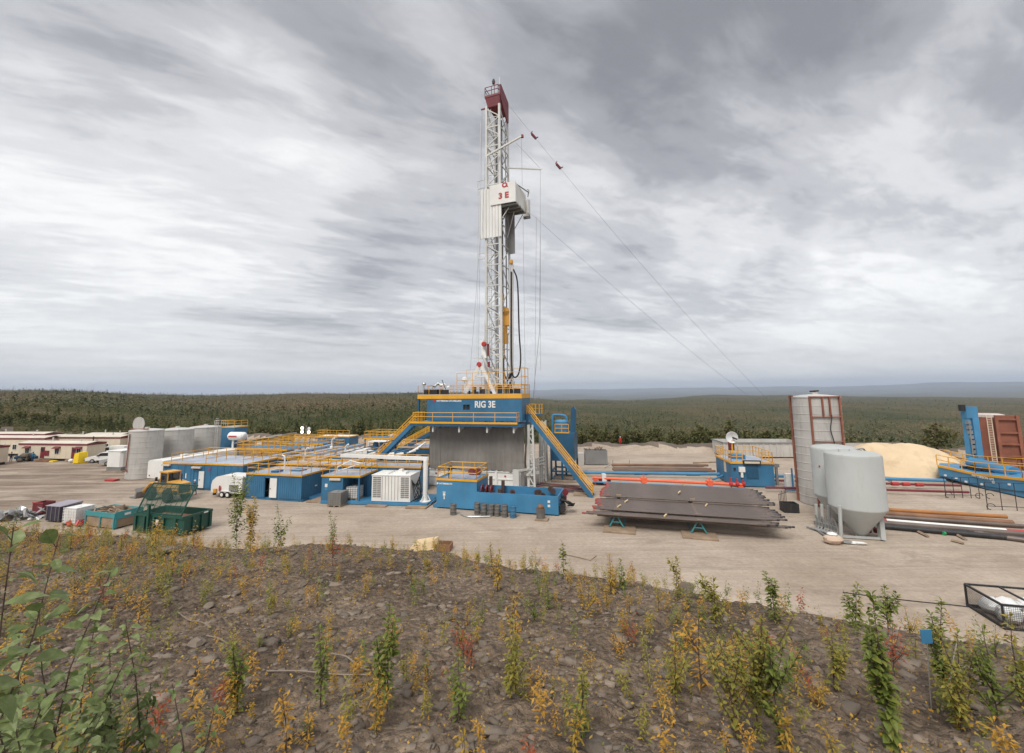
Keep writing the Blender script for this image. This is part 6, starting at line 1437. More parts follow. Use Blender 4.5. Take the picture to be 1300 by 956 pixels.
# bent rod stands
def rodstand(label, px0, py0, px1, py1, hgt, loops):
    a, b = G(px0, py0), G(px1, py1); t = thing('rod_stand', label, 'rod stand', a, math.atan2((b-a).y, (b-a).x), 'thin dark rod stands before the blue pipe handler'); L = (b-a).length; m = MB(); n = 4
    for k in range(n+1): x = L*k/n; m.tube((x, 0, 0), (x, 0, hgt), .035, 5)
    for z in (hgt, hgt*.72, .35): m.tube((0, 0, z), (L, 0, z), .03, 5)
    for x in loops: m.path([(x+.35*math.cos(t_), 0, .3+.28*math.sin(t_)) for t_ in np.linspace(0, 4.6, 12)], .035, 5)
    m.build('bent_rod', DARK, t)
rodstand('left stand of thin dark bent rods in front of the blue pipe handler', 1201, 632, 1244, 633, 2.2, (.3, 3.2, 4.2)); rodstand('right stand of thin dark bent rods, nearest the right edge', 1254, 647, 1330, 650, 2.6, (.3,))
# wire cage at the right edge
cg = thing('wire_cage', 'black wire cage holding white sacks at the lower right edge of the yard', 'cage', G(1276, 799), R(-14))
m = MB(); cw_, cd_, chh = 3.0, 2.4, 1.15
for x in (0, cw_):
    for y in (0, cd_): m.beam((x, y, 0), (x, y, chh), .08)
for z in (.06, chh):
    for y in (0, cd_): m.beam((0, y, z), (cw_, y, z), .09)
    for x in (0, cw_): m.beam((x, 0, z), (x, cd_, z), .09)
m.beam((cw_/2, 0, chh), (cw_/2, cd_, chh), .08); m.build('frame', DARK, cg); m = MB()
for k in range(1, 34):
    x = cw_*k/34; m.tube((x, 0, 0), (x, 0, chh), .008, 4); y = cd_*k/34; m.tube((0, y, 0), (0, y, chh), .008, 4)
for k in range(1, 14):
    z = chh*k/14; m.tube((0, 0, z), (cw_, 0, z), .008, 4); m.tube((0, 0, z), (0, cd_, z), .008, 4)
m.build('wire_mesh', DARK, cg)
for i, (x, y, z) in enumerate(((.8, .8, .4), (1.9, .7, .45), (1.3, 1.6, .5), (2.3, 1.7, .5), (.7, 1.7, .42))):
    s = thing('plastic_sack', ('left front', 'right front', 'middle rear', 'right rear', 'left rear')[i]+' white plastic sack inside the black wire cage', 'sack', cg.location+Vector((x*math.cos(R(-14))-y*math.sin(R(-14)), x*math.sin(R(-14))+y*math.cos(R(-14)), z)), 0, 'white sacks in the wire cage')
    MB().ball((0, 0, 0), .55, 12, (1, .9, .75), jit=.12, rg=rnd).build('sack_body', PLAST, s)
line_thing('ground_cable', 'dark cable lying along the gravel to the black wire cage', 'cable', smooth([G(1070, 752, .03), G(1110, 757, .03), G(1160, 763, .03), G(1210, 768, .03), G(1262, 774, .03)]), .025, BLACK, 5)
# cardboard crate on the bank crest
q = G(530, 695, .4)
t = thing('plywood_crate', 'open box of new plywood lying at the foot of the bank', 'crate', G(517, 700), R(-8))
MB().hexa([(0, 0, .02), (2.2, 0, .02), (2.2, 1.3, .02), (0, 1.3, .02)], [(.3, .1, .35), (1.9, .2, .75), (2.1, 1.2, .8), (.4, 1.2, .5)]).build('panel', PLY, t)
m = MB(); m.box(2.1, 3.2, .2, .28, 0, .5); m.box(2.1, 3.2, 1.1, 1.18, 0, .5); m.box(3.2, 3.26, .2, 1.18, 0, .45); m.build('frame', PIPER, t)
line_thing('survey_stake', 'thin pole lying on the gravel below the pipe rack', 'pole', [G(715, 703, .05), G(750, 711, .05), G(757, 705, .05)], .03, WOOD, 5)
# ------------------------------------------------------------------ forest and trees
def leaf_mat(name, c1, c2, c3, trans=.25, rough=.6):
    m, nt, b = new_mat(name); N = nt.nodes.new; L = nt.links.new
    geo = N('ShaderNodeNewGeometry'); at = N('ShaderNodeAttribute'); at.attribute_name = 'tint'
    ad = N('ShaderNodeMath'); ad.operation = 'MULTIPLY_ADD'; L(geo.outputs['Random Per Island'], ad.inputs[0]); ad.inputs[1].default_value = .45; L(at.outputs['Fac'], ad.inputs[2])
    if rough < .6:
        tc = N('ShaderNodeTexCoord'); nz = N('ShaderNodeTexNoise'); nz.inputs['Scale'].default_value = 45; nz.inputs['Detail'].default_value = 4; L(tc.outputs['Object'], nz.inputs['Vector'])
        a2 = N('ShaderNodeMath'); a2.operation = 'MULTIPLY_ADD'; L(nz.outputs[0], a2.inputs[0]); a2.inputs[1].default_value = .9; a2.inputs[2].default_value = -.2; a3 = N('ShaderNodeMath'); a3.operation = 'ADD'; L(ad.outputs[0], a3.inputs[0]); L(a2.outputs[0], a3.inputs[1]); ad = a3
        bp = N('ShaderNodeBump'); bp.inputs['Strength'].default_value = .35; bp.inputs['Distance'].default_value = .01; L(nz.outputs[0], bp.inputs['Height']); L(bp.outputs[0], b.inputs['Normal'])
    cr = N('ShaderNodeValToRGB'); L(ad.outputs[0], cr.inputs[0]); e = cr.color_ramp.elements
    e[0].position = .0; e[0].color = (*c1, 1); e[1].position = 1.0; e[1].color = (*c3, 1); x = e.new(.5); x.color = (*c2, 1)
    L(cr.outputs[0], b.inputs['Base Color']); b.inputs['Roughness'].default_value = rough; b.inputs['Specular IOR Level'].default_value = .3
    if trans:
        tr = N('ShaderNodeBsdfTranslucent'); L(cr.outputs[0], tr.inputs[0]); mx = N('ShaderNodeMixShader'); mx.inputs[0].default_value = trans
        L(b.outputs[0], mx.inputs[1]); L(tr.outputs[0], mx.inputs[2]); L(mx.outputs[0], nt.nodes['Material Output'].inputs[0])
    return m
FOREST = leaf_mat('boreal_scrub_leaf', (.052, .075, .022), (.120, .118, .040), (.22, .155, .075), .2, .8)
FARF = leaf_mat('far_scrub_leaf', (.055, .072, .028), (.125, .112, .048), (.22, .150, .085), .0, .9)
SNAG = paint('dead_snag_wood', (.11, .095, .085), .9, dirt=.3, streak=False, var=.3)
def np_mesh(name, co, quads, mats, tint=None, mi=None, smooth=False):
    me = bpy.data.meshes.new(name); n = len(quads); k = quads.shape[1]
    me.vertices.add(len(co)); me.vertices.foreach_set('co', np.ascontiguousarray(co, np.float32).ravel())
    me.loops.add(n*k); me.loops.foreach_set('vertex_index', np.ascontiguousarray(quads, np.int32).ravel())
    me.polygons.add(n); me.polygons.foreach_set('loop_start', np.arange(n, dtype=np.int32)*k)
    for m in mats: me.materials.append(m)
    if mi is not None: me.polygons.foreach_set('material_index', mi.astype(np.int32))
    if tint is not None:
        a = me.attributes.new('tint', 'FLOAT', 'FACE'); a.data.foreach_set('value', tint.astype(np.float32))
    me.update(calc_edges=True); return me
def rand_quads(c, size, rg, flat=1.0):
    """one randomly turned leaf clump per row of c"""
    n = len(c); d = rg.normal(size=(n, 3)); d[:, 2] *= flat; d /= np.linalg.norm(d, axis=1)[:, None]
    t = rg.normal(size=(n, 3)); a = np.cross(d, t); a /= np.linalg.norm(a, axis=1)[:, None]; b = np.cross(d, a)
    s = np.asarray(size)[:, None]; w = rg.uniform(.7, 1.3, (n, 1))
    q = np.stack([c-a*s*w, c-b*s*.75+a*s*.2, c+a*s*w, c+b*s*.75-a*s*.1], 1)
    return q.reshape(-1, 3), np.arange(n*4).reshape(-1, 4)
def scatter(n, r0, r1, seed, az0=-66, az1=66):
    rg = np.random.default_rng(seed); az = np.radians(rg.uniform(az0, az1, n)); r = np.exp(rg.uniform(np.log(r0), np.log(r1), n))
    x, y = r*np.sin(az), r*np.cos(az); z, reg, e = terrain(x, y); ok = (reg == 2) & (e > 5)
    dens = fbm(x*.03, y*.03, 3, 90) + .25; ok &= rg.uniform(0, 1, n) < np.clip(.5+dens*1.7, .12, 1)
    return x[ok], y[ok], z[ok], r[ok], rg
def forest(name, n, r0, r1, k, qs, h0, h1, seed, mat, label):
    x, y, z, r, rg = scatter(n, r0, r1, seed); N_ = len(x)
    spr = (rg.uniform(0, 1, N_) < .13) ; h = rg.uniform(h0, h1, N_)*np.where(spr, 1.35, .62); w = h*np.where(spr, .2, .85)
    patch = .55*fbm(x*.012, y*.012, 3, 95) + .8*fbm(x*.0045+5, y*.0045, 3, 96); tint = np.clip(.26+patch*2.2+rg.normal(0, .13, N_) - np.where(spr, .22, 0), -.1, .75)
    f = rg.uniform(.05, 1, (N_, k)); ang = rg.uniform(0, 2*np.pi, (N_, k))
    rad = np.where(spr[:, None], (1-f)*1.0+.08, np.sqrt(np.clip(1-(2*f-1)**2, .05, 1)))*rg.uniform(.45, 1, (N_, k))*w[:, None]
    c = np.stack([x[:, None]+rad*np.cos(ang), y[:, None]+rad*np.sin(ang), z[:, None]+f*h[:, None]], -1).reshape(-1, 3)
    co, q = rand_quads(c, np.repeat(h*qs*np.where(spr, .7, 1), k), rg, 1.0 if r1 < 400 else 2.2)
    o = bpy.data.objects.new(name, np_mesh(name, co, q, [mat], np.repeat(tint, k))); COL.objects.link(o); return tag(o, label, 'forest', kind='stuff')
forest('near_scrub', 15000, 108, 330, 26, .115, 1.6, 3.6, 5, FOREST, 'green and brown bush and stunted trees covering the slope right behind the gravel pad')
forest('far_scrub', 34000, 300, 1500, 8, .21, 1.8, 4.4, 6, FARF, 'low boreal forest covering the hills behind the pad')
forest('distant_scrub', 16000, 1400, 4200, 4, .34, 2.5, 5.5, 8, FARF, 'thin dark forest on the farther ridges')
# bleached dead trunks standing along the skyline
rg = np.random.default_rng(3); n = 2000
az = np.radians(np.concatenate([rg.uniform(-56, -6, n*3//4), rg.uniform(-56, -3, n//4)])); r = np.exp(rg.uniform(np.log(760), np.log(1300), n)); x, y = r*np.sin(az), r*np.cos(az); z, reg, e = terrain(x, y)
h = rg.gamma(4, 1.3, n).clip(1.5, 13); lean = rg.normal(0, .05, (n, 2)); wd = .05+.00011*r
base = np.stack([x, y, z-.3], 1); top = base+np.stack([lean[:, 0]*h, lean[:, 1]*h, h], 1); vx = np.stack([wd, 0*wd, 0*wd], 1); vy = np.stack([0*wd, wd, 0*wd], 1)
co = np.stack([base-vx-vy, base+vx-vy, base+vy, top], 1).reshape(-1, 3); i0 = np.arange(n)[:, None]*4
tri = np.concatenate([i0+np.array([[0, 1, 3]]), i0+np.array([[1, 2, 3]]), i0+np.array([[2, 0, 3]])], 0)
o = bpy.data.objects.new('dead_snags', np_mesh('dead_snags', co, tri, [SNAG])); COL.objects.link(o); tag(o, 'thin grey dead tree trunks standing along the hill skyline', 'dead trees', kind='stuff')

# single trees at the rim of the pad
def tree_proto(kind, seed):
    rg = np.random.default_rng(seed); h = 1.0
    if kind == 'spruce':
        f = rg.uniform(.04, 1, 260)**1.0; ang = rg.uniform(0, 6.283, 260); tier = .75+.25*np.sin(f*42); rad = (1-f)**.85*.26*tier*rg.uniform(.35, 1.05, 260)+.012; sz = .045*(1.25-f*.6); tint = rg.uniform(-.15, .15, 260)
    elif kind == 'bush':
        c0 = rg.uniform(-1, 1, (7, 3))*np.array([.3, .3, .25])+np.array([0, 0, .55]); k = rg.integers(0, 7, 330); d = rg.normal(size=(330, 3)); d /= np.linalg.norm(d, axis=1)[:, None]
        c = c0[k]+d*rg.uniform(.06, .24, (330, 1)); c[:, 2] = np.clip(c[:, 2], .06, 1.02); f = None; sz = np.full(330, .055); tint = rg.uniform(.05, .45, 330)
    else:
        n = 300; f = rg.beta(1.6, 1.5, n)*.88+.1; ang = rg.uniform(0, 6.283, n); lob = .7+.3*np.sin(3*ang+f*9); rad = np.sqrt(np.clip(1-((f-.5)/.52)**2, .03, 1))*.25*lob*rg.uniform(.25, 1.05, n); sz = np.full(n, .048); tint = rg.uniform(.0, .4, n)
    if kind != 'bush': c = np.stack([rad*np.cos(ang), rad*np.sin(ang), f*h], 1)
    co, q = rand_quads(c, sz if np.ndim(sz) else np.full(len(c), sz), rg)
    crown = np_mesh('crown', co, q, [FOREST], tint)
    m = MB(); m.path([(0, 0, -.03), (.01, 0, .3), (0, .012, .65), (0, 0, .95)], .02, 6, .004); rr = random.Random(seed)
    for k in range(7): z = rr.uniform(.15, .8); a = rr.uniform(0, 6.28); L = .22*(1.05-z); m.tube((0, 0, z), (math.cos(a)*L, math.sin(a)*L, z+L*.5), .006, 4, .002)
    return m.mesh('trunk', BARK), crown
PROT = {k: [tree_proto(k, s) for s in (1, 2, 3)] for k in ('spruce', 'bush', 'birch')}
TL = {'spruce': 'dark narrow spruce standing at the rim of the gravel pad', 'bush': 'rounded green bush growing at the rim of the gravel pad', 'birch': 'bright green young birch growing at the rim of the gravel pad'}
def plant_tree(kind, px, Y, h, label=None, wf=1.0):
    p = A(px, 560, Y); z = th(p.x, p.y); t = thing({'spruce': 'spruce_tree', 'bush': 'green_bush', 'birch': 'birch_tree'}[kind], label or TL[kind], 'tree' if kind != 'bush' else 'bush', (p.x, p.y, z-.05), rnd.uniform(0, 6.28), None if label else 'trees and bushes along the rim of the pad')
    tr, cw = rnd.choice(PROT[kind]); t.scale = (h*wf, h*wf, h)
    for nm, me in (('trunk', tr), ('crown', cw)): o = bpy.data.objects.new(nm, me); COL.objects.link(o); o.parent = t
    return t
def rim_y(px):
    u = ray(px, 560); u = u.x/u.y; ys = np.linspace(40, 170, 500); return float(ys[np.argmax(ys - back_edge(ys*u) > 5)])
for k in range(34):
    px = 322+k*4.4+rnd.uniform(-3, 3); plant_tree(('spruce', 'spruce', 'birch', 'bush')[k % 4], px, rim_y(px)+rnd.uniform(1, 9), rnd.uniform(3.0, 5.8), wf=1.15)
for k in range(46):
    px = 690+k*7+rnd.uniform(-4, 4); plant_tree(('bush', 'birch', 'bush', 'spruce')[k % 4], px, rim_y(px)+rnd.uniform(1, 6), rnd.uniform(2.4, 5.0), wf=1.15)
for k in range(18):
    px = 4+k*9+rnd.uniform(-4, 4); plant_tree(('bush', 'spruce')[k % 2], px, rim_y(px)+rnd.uniform(4, 14), rnd.uniform(2.5, 4.5))
for k in range(12):
    px = 1090+k*18+rnd.uniform(-6, 6); plant_tree(('bush', 'birch')[k % 2], px, rim_y(px)+rnd.uniform(2, 8), rnd.uniform(1.4, 2.6))
plant_tree('bush', 733, rim_y(733)+3, 4.2, 'broad pale green bush at the pad rim right of the blue upright vessel', 1.2); plant_tree('bush', 1188, 76, 6.0, 'round dark green bush standing alone right of the sand heap')
plant_tree('birch', 926, rim_y(926)+3, 6.0, 'young birch with yellowing top behind the railed blue cabin'); plant_tree('bush', 1300, 72, 3.4, 'bright green bush at the right edge behind the rusty tank')
# ------------------------------------------------------------------ the planted bank in front
def HP(px, py):
    """point of the bank seen at a place of the photograph"""
    d = ray(px, py); ts = np.concatenate([np.linspace(1.2, 14, 500), np.linspace(14, 45, 200)]); z, _, _ = terrain(d.x*ts, d.y*ts); hit = (EYE+d.z*ts) < z
    t = ts[np.argmax(hit)] if hit.any() else 6.0; return Vector((d.x*t, d.y*t, th(d.x*t, d.y*t)))
LG = leaf_mat('poplar_leaf', (.085, .125, .022), (.165, .20, .036), (.28, .26, .06), .3, .5)
LY = leaf_mat('yellow_leaf', (.20, .17, .03), (.42, .26, .035), (.55, .30, .04), .3, .55)
LO = leaf_mat('orange_leaf', (.34, .19, .03), (.50, .27, .04), (.56, .36, .07), .3, .55)
LM = leaf_mat('mixed_autumn_leaf', (.13, .16, .03), (.27, .24, .045), (.48, .32, .055), .3, .55)
LR = leaf_mat('red_leaf', (.22, .05, .025), (.34, .08, .03), (.45, .17, .05), .3, .55)
LBIG = leaf_mat('glossy_leaf', (.095, .135, .04), (.20, .25, .09), (.38, .42, .22), .3, .38)
def leaf(vs, fs, base, d, up, L, W, fold=.25, curl=.25, n=3):
    d = Vector(d).normalized(); s = d.cross(Vector(up)); s = s.normalized() if s.length > 1e-4 else Vector((1, 0, 0)); nrm = s.cross(d).normalized(); o = len(vs)
    prof = [0.0, .8, 1.0, .68, .0] if n >= 4 else [0.0, 1.0, .0]
    k = len(prof)-1
    for i, w in enumerate(prof):
        t = i/k; c = base + d*(L*t) - nrm*(curl*L*t*t)
        vs += [c - s*(W*.5*w) + nrm*(fold*W*.5*w), c, c + s*(W*.5*w) + nrm*(fold*W*.5*w)]
    for i in range(k):
        a = o+3*i
        if i == 0: fs += [(a+1, a+4, a+3), (a+1, a+5, a+4)]
        elif i == k-1: fs += [(a, a+1, a+4), (a+1, a+2, a+4)]
        else: fs += [(a, a+1, a+4, a+3), (a+1, a+2, a+5, a+4)]
def plant_meshes(seed, h, nleaf, LL, mat, branches=2, spread=.5, bare=.15, n=3, stemr=.006, wl=.55, droop=.25, branch_len=.45):
    r = random.Random(seed); m = MB(); vs = []; fs = []
    lean = Vector((r.uniform(-.12, .12), r.uniform(-.12, .12), 0)); stems = []
    pts = [Vector((lean.x*h*t*t + r.uniform(-.012, .012)*h, lean.y*h*t*t + r.uniform(-.012, .012)*h, h*t)) for t in (-.06, .2, .45, .7, 1)]; stems.append(pts)
    for b in range(branches):
        t = r.uniform(.12, .6); p = Vector((lean.x*h*t*t, lean.y*h*t*t, h*t)); a = r.uniform(0, 6.28); L = h*branch_len*r.uniform(.6, 1.1)
        dv = Vector((math.cos(a)*spread, math.sin(a)*spread, 1)).normalized(); stems.append([p, p+dv*L*.5+Vector((math.cos(a), math.sin(a), 0))*L*.05, p+dv*L])
    tot = sum((s[-1]-s[0]).length for s in stems)
    for si, s in enumerate(stems):
        m.path(s, stemr*(1 if si == 0 else .6), 5, stemr*.3); k = max(3, int(nleaf*(s[-1]-s[0]).length/tot)); ang = r.uniform(0, 6)
        for i in range(k):
            t = (bare if si == 0 else .1)+(1-(bare if si == 0 else .1))*(i+r.random()*.8)/k; t = min(t, 1); f = t*(len(s)-1); j = min(int(f), len(s)-2); c = s[j].lerp(s[j+1], f-j)
            ang += 2.4+r.uniform(-.4, .4); el = r.uniform(-droop, .7) + (.5 if t > .93 else 0); d = Vector((math.cos(ang)*math.cos(el), math.sin(ang)*math.cos(el), math.sin(el))); sc = r.uniform(.6, 1.15)*(1.1-.35*t)
            st = c + d*LL*.25*sc; leaf(vs, fs, st, d, (r.uniform(-.6, .6), r.uniform(-.6, .6), 1), LL*sc, LL*wl*sc*r.uniform(.75, 1.1), r.uniform(.1, .55), r.uniform(-.1, .8), n)
            if n >= 4: m.tube(c, st, .0016, 3)
    me = bpy.data.meshes.new('foliage'); me.from_pydata([tuple(v) for v in vs], [], fs); me.materials.append(mat); me.update()
    return m.mesh('stem', BARK, None), me
def put(meshes, name, label, cat, p, scale=1.0, rz=None, group=None):
    t = thing(name, label, cat, p, rnd.uniform(0, 6.28) if rz is None else rz, group); t.scale = (scale,)*3
    for nm, me in (('stem', meshes[0]), ('foliage', meshes[1])): o = bpy.data.objects.new(nm, me); COL.objects.link(o); o.parent = t
    return t
def HB(px, py):
    p = HP(px, py); k = 0
    while p.y > float(np.interp(p.x, _cx, _cy))+.8 and k < 30: k += 1; p = HP(px, py+2*k)
    return p
# prominent saplings, one by one: base and tip in the photograph
def sapling(px, pb, pt, seed, mat, label, nleaf=70, LL=.05, cat='sapling', name='poplar_sapling', **kw):
    p = HB(px, pb); h = A(px, pt, p.y).z - p.z; kf = 1.35 if p.y > 5 else 1.1; return put(plant_meshes(seed, h, int(nleaf*(2.0 if p.y > 5 else 1.5)), LL*kf, mat, **kw), name, label, cat, p-Vector((0, 0, .02)))
sapling(300, 692, 600, 21, LG, 'tallest leafy green sapling on the bank crest before the white trailer', 300, .075, branches=7, spread=.55, bare=.08, branch_len=.55)
sapling(318, 693, 628, 22, LY, 'bright yellow sapling beside the tallest green one', 170, .07, branches=4, spread=.35, bare=.05)
sapling(357, 700, 640, 23, LG, 'slender green sapling right of the yellow one on the crest', 110, .06, branches=3, spread=.4)
sapling(422, 698, 648, 24, LG, 'narrow pointed green sapling on the crest below the generator skid', 90, .05, branches=2, spread=.2)
sapling(632, 752, 694, 25, LY, 'yellow sapling standing on the crest below the blue tank', 80, .045, branches=2, spread=.25)
sapling(715, 735, 690, 26, LG, 'small green sapling on the crest left of the pipe rack', 50, .05, branches=1)
sapling(776, 755, 704, 27, LY, 'yellow and green sapling on the crest under the pipe rack', 70, .045, branches=1)
sapling(790, 748, 712, 28, LG, 'small bright green sapling close to the yellow one under the pipe rack', 50, .045, branches=1)
sapling(860, 760, 706, 29, LM, 'leaning yellow-green sapling on the crest below the right trestle', 70, .045, branches=1)
sapling(910, 800, 730, 30, LM, 'yellow-green sapling left of the big leafy clump on the right', 110, .05, branches=3)
sapling(985, 790, 728, 31, LG, 'upright green sapling behind the big leafy clump', 100, .05, branches=3)
sapling(1087, 795, 738, 32, LG, 'short green sapling on the crest below the loose pipes', 80, .05, branches=2)
sapling(1128, 800, 742, 33, LG, 'bushy green sapling on the right part of the crest', 110, .05, branches=4)
sapling(490, 905, 766, 34, LG, 'dense green willow shoot in the lower middle left', 210, .055, branches=4, spread=.25, name='willow_shoot')
sapling(408, 900, 795, 35, LG, 'slim green shoot left of the dense willow shoot', 110, .05, branches=2, spread=.2, name='willow_shoot')
sapling(302, 905, 815, 36, LG, 'narrow green shoot in the lower left, right of the big leaves', 110, .05, branches=2, spread=.2, name='willow_shoot')
sapling(583, 915, 830, 37, LG, 'low green shoot right of the dense willow shoot', 80, .05, branches=2, name='willow_shoot')
sapling(648, 890, 785, 38, LM, 'yellow-green shoot in the lower middle of the bank', 120, .045, branches=3, name='willow_shoot')
sapling(858, 895, 800, 39, LM, 'thin yellow-green shoot left of the big leafy clump', 110, .045, branches=2, name='willow_shoot')
sapling(742, 930, 850, 50, LM, 'low yellow shoot at the bottom centre', 80, .045, branches=2, name='willow_shoot')
for i, (px, pb, pt, lb, nl) in enumerate(((962, 935, 770, 'big leafy green and yellow clump in the right foreground', 330), (990, 950, 800, 'second leafy clump leaning against the big one in the right foreground', 230), (935, 940, 812, 'low leafy clump left of the big one in the right foreground', 180))):
    sapling(px, pb, pt, 40+i, LM if i != 1 else LG, lb, int(nl*1.35), .036, name='poplar_clump', branches=11, spread=.6, n=4, bare=.05, branch_len=.6, cat='shrub', wl=.7)
sapling(1130, 950, 752, 44, LG, 'tall bright green poplar shoot with large leaves in the right foreground', 260, .052, n=4, branches=3, spread=.25, bare=.05, wl=.8)
sapling(1199, 885, 758, 45, LG, 'tall green willow shoot behind the blue tag', 260, .042, branches=4, spread=.35, n=4, name='willow_shoot')
sapling(1222, 930, 800, 46, LM, 'green and orange bush right of the blue tag', 260, .042, branches=6, spread=.7, name='willow_bush', cat='shrub')
sapling(1268, 925, 790, 47, LG, 'loose green willow bush at the lower right edge', 260, .042, branches=6, spread=.55, name='willow_bush', cat='shrub')
sapling(1298, 900, 780, 48, LM, 'yellow-green bush cut by the right edge', 160, .055, branches=5, spread=.5, name='willow_bush', cat='shrub')
sapling(1060, 880, 800, 49, LM, 'yellow-green shoots between the two tall plants on the right', 120, .05, branches=4, spread=.5, name='willow_shoot')
# large-leaved shoots close to the viewer, lower left
def near(px, Y, pt, seed, label, nleaf, LL, **kw):
    p = A(px, 600, Y); z = th(p.x, p.y); h = A(px, pt, Y).z-z; kw['bare'] = .12; return put(plant_meshes(seed, h, int(nleaf*3.3), LL*1.12, LBIG, n=4, wl=.72, stemr=.0055, **kw), 'balsam_poplar', label, 'shrub', (p.x, p.y, z-.03))
near(22, 1.45, 655, 61, 'nearest big-leaved green shoot at the left edge', 30, .082, branches=1, spread=.3, bare=.3, droop=.5)
near(92, 2.0, 722, 62, 'big-leaved shoot with a brown stem right of the one at the left edge', 34, .07, branches=2, spread=.3, bare=.3, droop=.5)
near(55, 1.9, 800, 63, 'low big-leaved shoot at the lower left corner', 60, .068, branches=5, spread=.6, bare=.2, droop=.4)
near(128, 2.3, 788, 64, 'bushy big-leaved shoot in the lower left, third from the edge', 80, .055, branches=5, spread=.55, bare=.2, droop=.4)
near(175, 2.5, 812, 65, 'outermost low big-leaved shoot of the lower left clump', 80, .05, branches=5, spread=.5, bare=.2, droop=.4)
near(95, 1.7, 850, 66, 'lowest pale big-leaved shoot at the bottom left', 60, .062, branches=5, spread=.6, bare=.2, droop=.4)
near(212, 2.5, 768, 67, 'drooping shoot with hanging leaves right of the big-leaved clump', 34, .062, branches=1, spread=.3, bare=.15, droop=1.3)
near(272, 2.2, 850, 68, 'small drooping shoot at the bottom left', 16, .055, branches=1, spread=.3, bare=.3, droop=1.2)
# the many small autumn seedlings
kinds = [(LO, 'orange', 'orange leaved seedling on the brown bank'), (LY, 'yellow', 'yellow leaved seedling on the brown bank'), (LM, 'mixed', 'green and yellow leaved seedling on the brown bank'), (LR, 'red', 'red-brown leaved seedling on the brown bank'), (LG, 'green', 'small green leaved seedling on the brown bank')]
protos = {k[1]: [plant_meshes(100+7*i+13*j, 1.0, 85, .13, k[0], branches=2+i % 3, spread=.5+.2*(i % 2), bare=.08, stemr=.011, wl=.42, branch_len=.5) for i in range(4)] for j, k in enumerate(kinds)}
pick = random.Random(99); cnt = {k[1]: 0 for k in kinds}; placed = 0; spots = []
def cluster(x, y): return float(fbm(np.array([x*.5]), np.array([y*.5]), 3, 120)[0])
tries = 0
while placed < 296 and tries < 20000:
    tries += 1; Y = pick.uniform(2.2, 15) if pick.random() < .8 else pick.uniform(9, 22); X = pick.uniform(-1.3, 1.3)*Y
    yc = float(np.interp(X, _cx, _cy))
    if Y > yc+1.2 or Y < 2.2: continue
    left = X/Y < -.55; edge = Y > yc-2.5
    pr = .55+1.6*cluster(X, Y) + (.35 if left and edge else 0)
    if pick.random() > pr: continue
    if any((X-a)**2+(Y-b)**2 < .0035*Y for a, b in spots[-250:]): continue
    z = th(X, Y); kd = pick.choices(['orange', 'yellow', 'mixed', 'red', 'green'], (4.2, 4.2, 3.2, 1.1, 1.6) if X/Y < .5 else (1.8, 2.5, 4.5, .6, 3.5))[0]
    if cnt[kd] >= 285: continue
    cnt[kd] += 1; spots.append((X, Y)); h = pick.uniform(.16, .40)*(1.0 if pick.random() < .8 else 1.5)*(1.25 if left and edge else 1)
    lb = [k[2] for k in kinds if k[1] == kd][0]
    put(pick.choice(protos[kd]), 'seedling', lb, 'seedling', (X, Y, z-.01), h, pick.uniform(0, 6.28), kd+' seedlings scattered over the bank'); placed += 1
# the thicket of further seedlings between them
def thicket(n, seed):
    rg = np.random.default_rng(seed); pk = random.Random(seed); CO = [[] for _ in kinds]; Q = [[] for _ in kinds]; off = [0]*5; got = 0; cache = {}
    while got < n:
        Y = pk.uniform(2.2, 14) if pk.random() < .7 else pk.uniform(8, 22); X = pk.uniform(-1.3, 1.3)*Y; yc = float(np.interp(X, _cx, _cy))
        if Y > yc+1.2: continue
        if pk.random() > .5+1.5*cluster(X, Y)+(.4 if X/Y < -.5 and Y > yc-4 else 0)+(.25 if Y > yc-2 else 0): continue
        ki = pk.choices(range(5), (3.2, 4.2, 4.6, .6, 2.6))[0]; v = pk.choice(protos[kinds[ki][1]])[1]
        if v.name not in cache:
            a = np.empty(len(v.vertices)*3, np.float32); v.vertices.foreach_get('co', a); fq = [list(p.vertices) if len(p.vertices) == 4 else list(p.vertices)+[p.vertices[2]] for p in v.polygons]; cache[v.name] = (a.reshape(-1, 3), [list(p.vertices) for p in v.polygons])
        a, fq = cache[v.name]; h = pk.uniform(.12, .36)*(1.25 if X/Y < -.5 else 1); t = pk.uniform(0, 6.28); c, s = math.cos(t)*h, math.sin(t)*h
        p = np.stack([a[:, 0]*c-a[:, 1]*s+X, a[:, 0]*s+a[:, 1]*c+Y, a[:, 2]*h+th(X, Y)-.01], 1); CO[ki].append(p); Q[ki].append(np.array(fq, np.int64)+off[ki]); off[ki] += len(p); got += 1
    co = []; q = []; mi = []; o = 0
    for ki in range(5):
        if not CO[ki]: continue
        c = np.concatenate(CO[ki]); f = np.concatenate(Q[ki])+o; co.append(c); q.append(f); mi.append(np.full(len(f), ki)); o += len(c)
    ob = bpy.data.objects.new('seedling_thicket', np_mesh('seedling_thicket', np.concatenate(co), np.concatenate(q), [k[0] for k in kinds], None, np.concatenate(mi))); COL.objects.link(ob); tag(ob, 'many small yellow and green autumn seedlings between the larger ones on the brown bank', 'seedlings', kind='stuff')
thicket(900, 41)
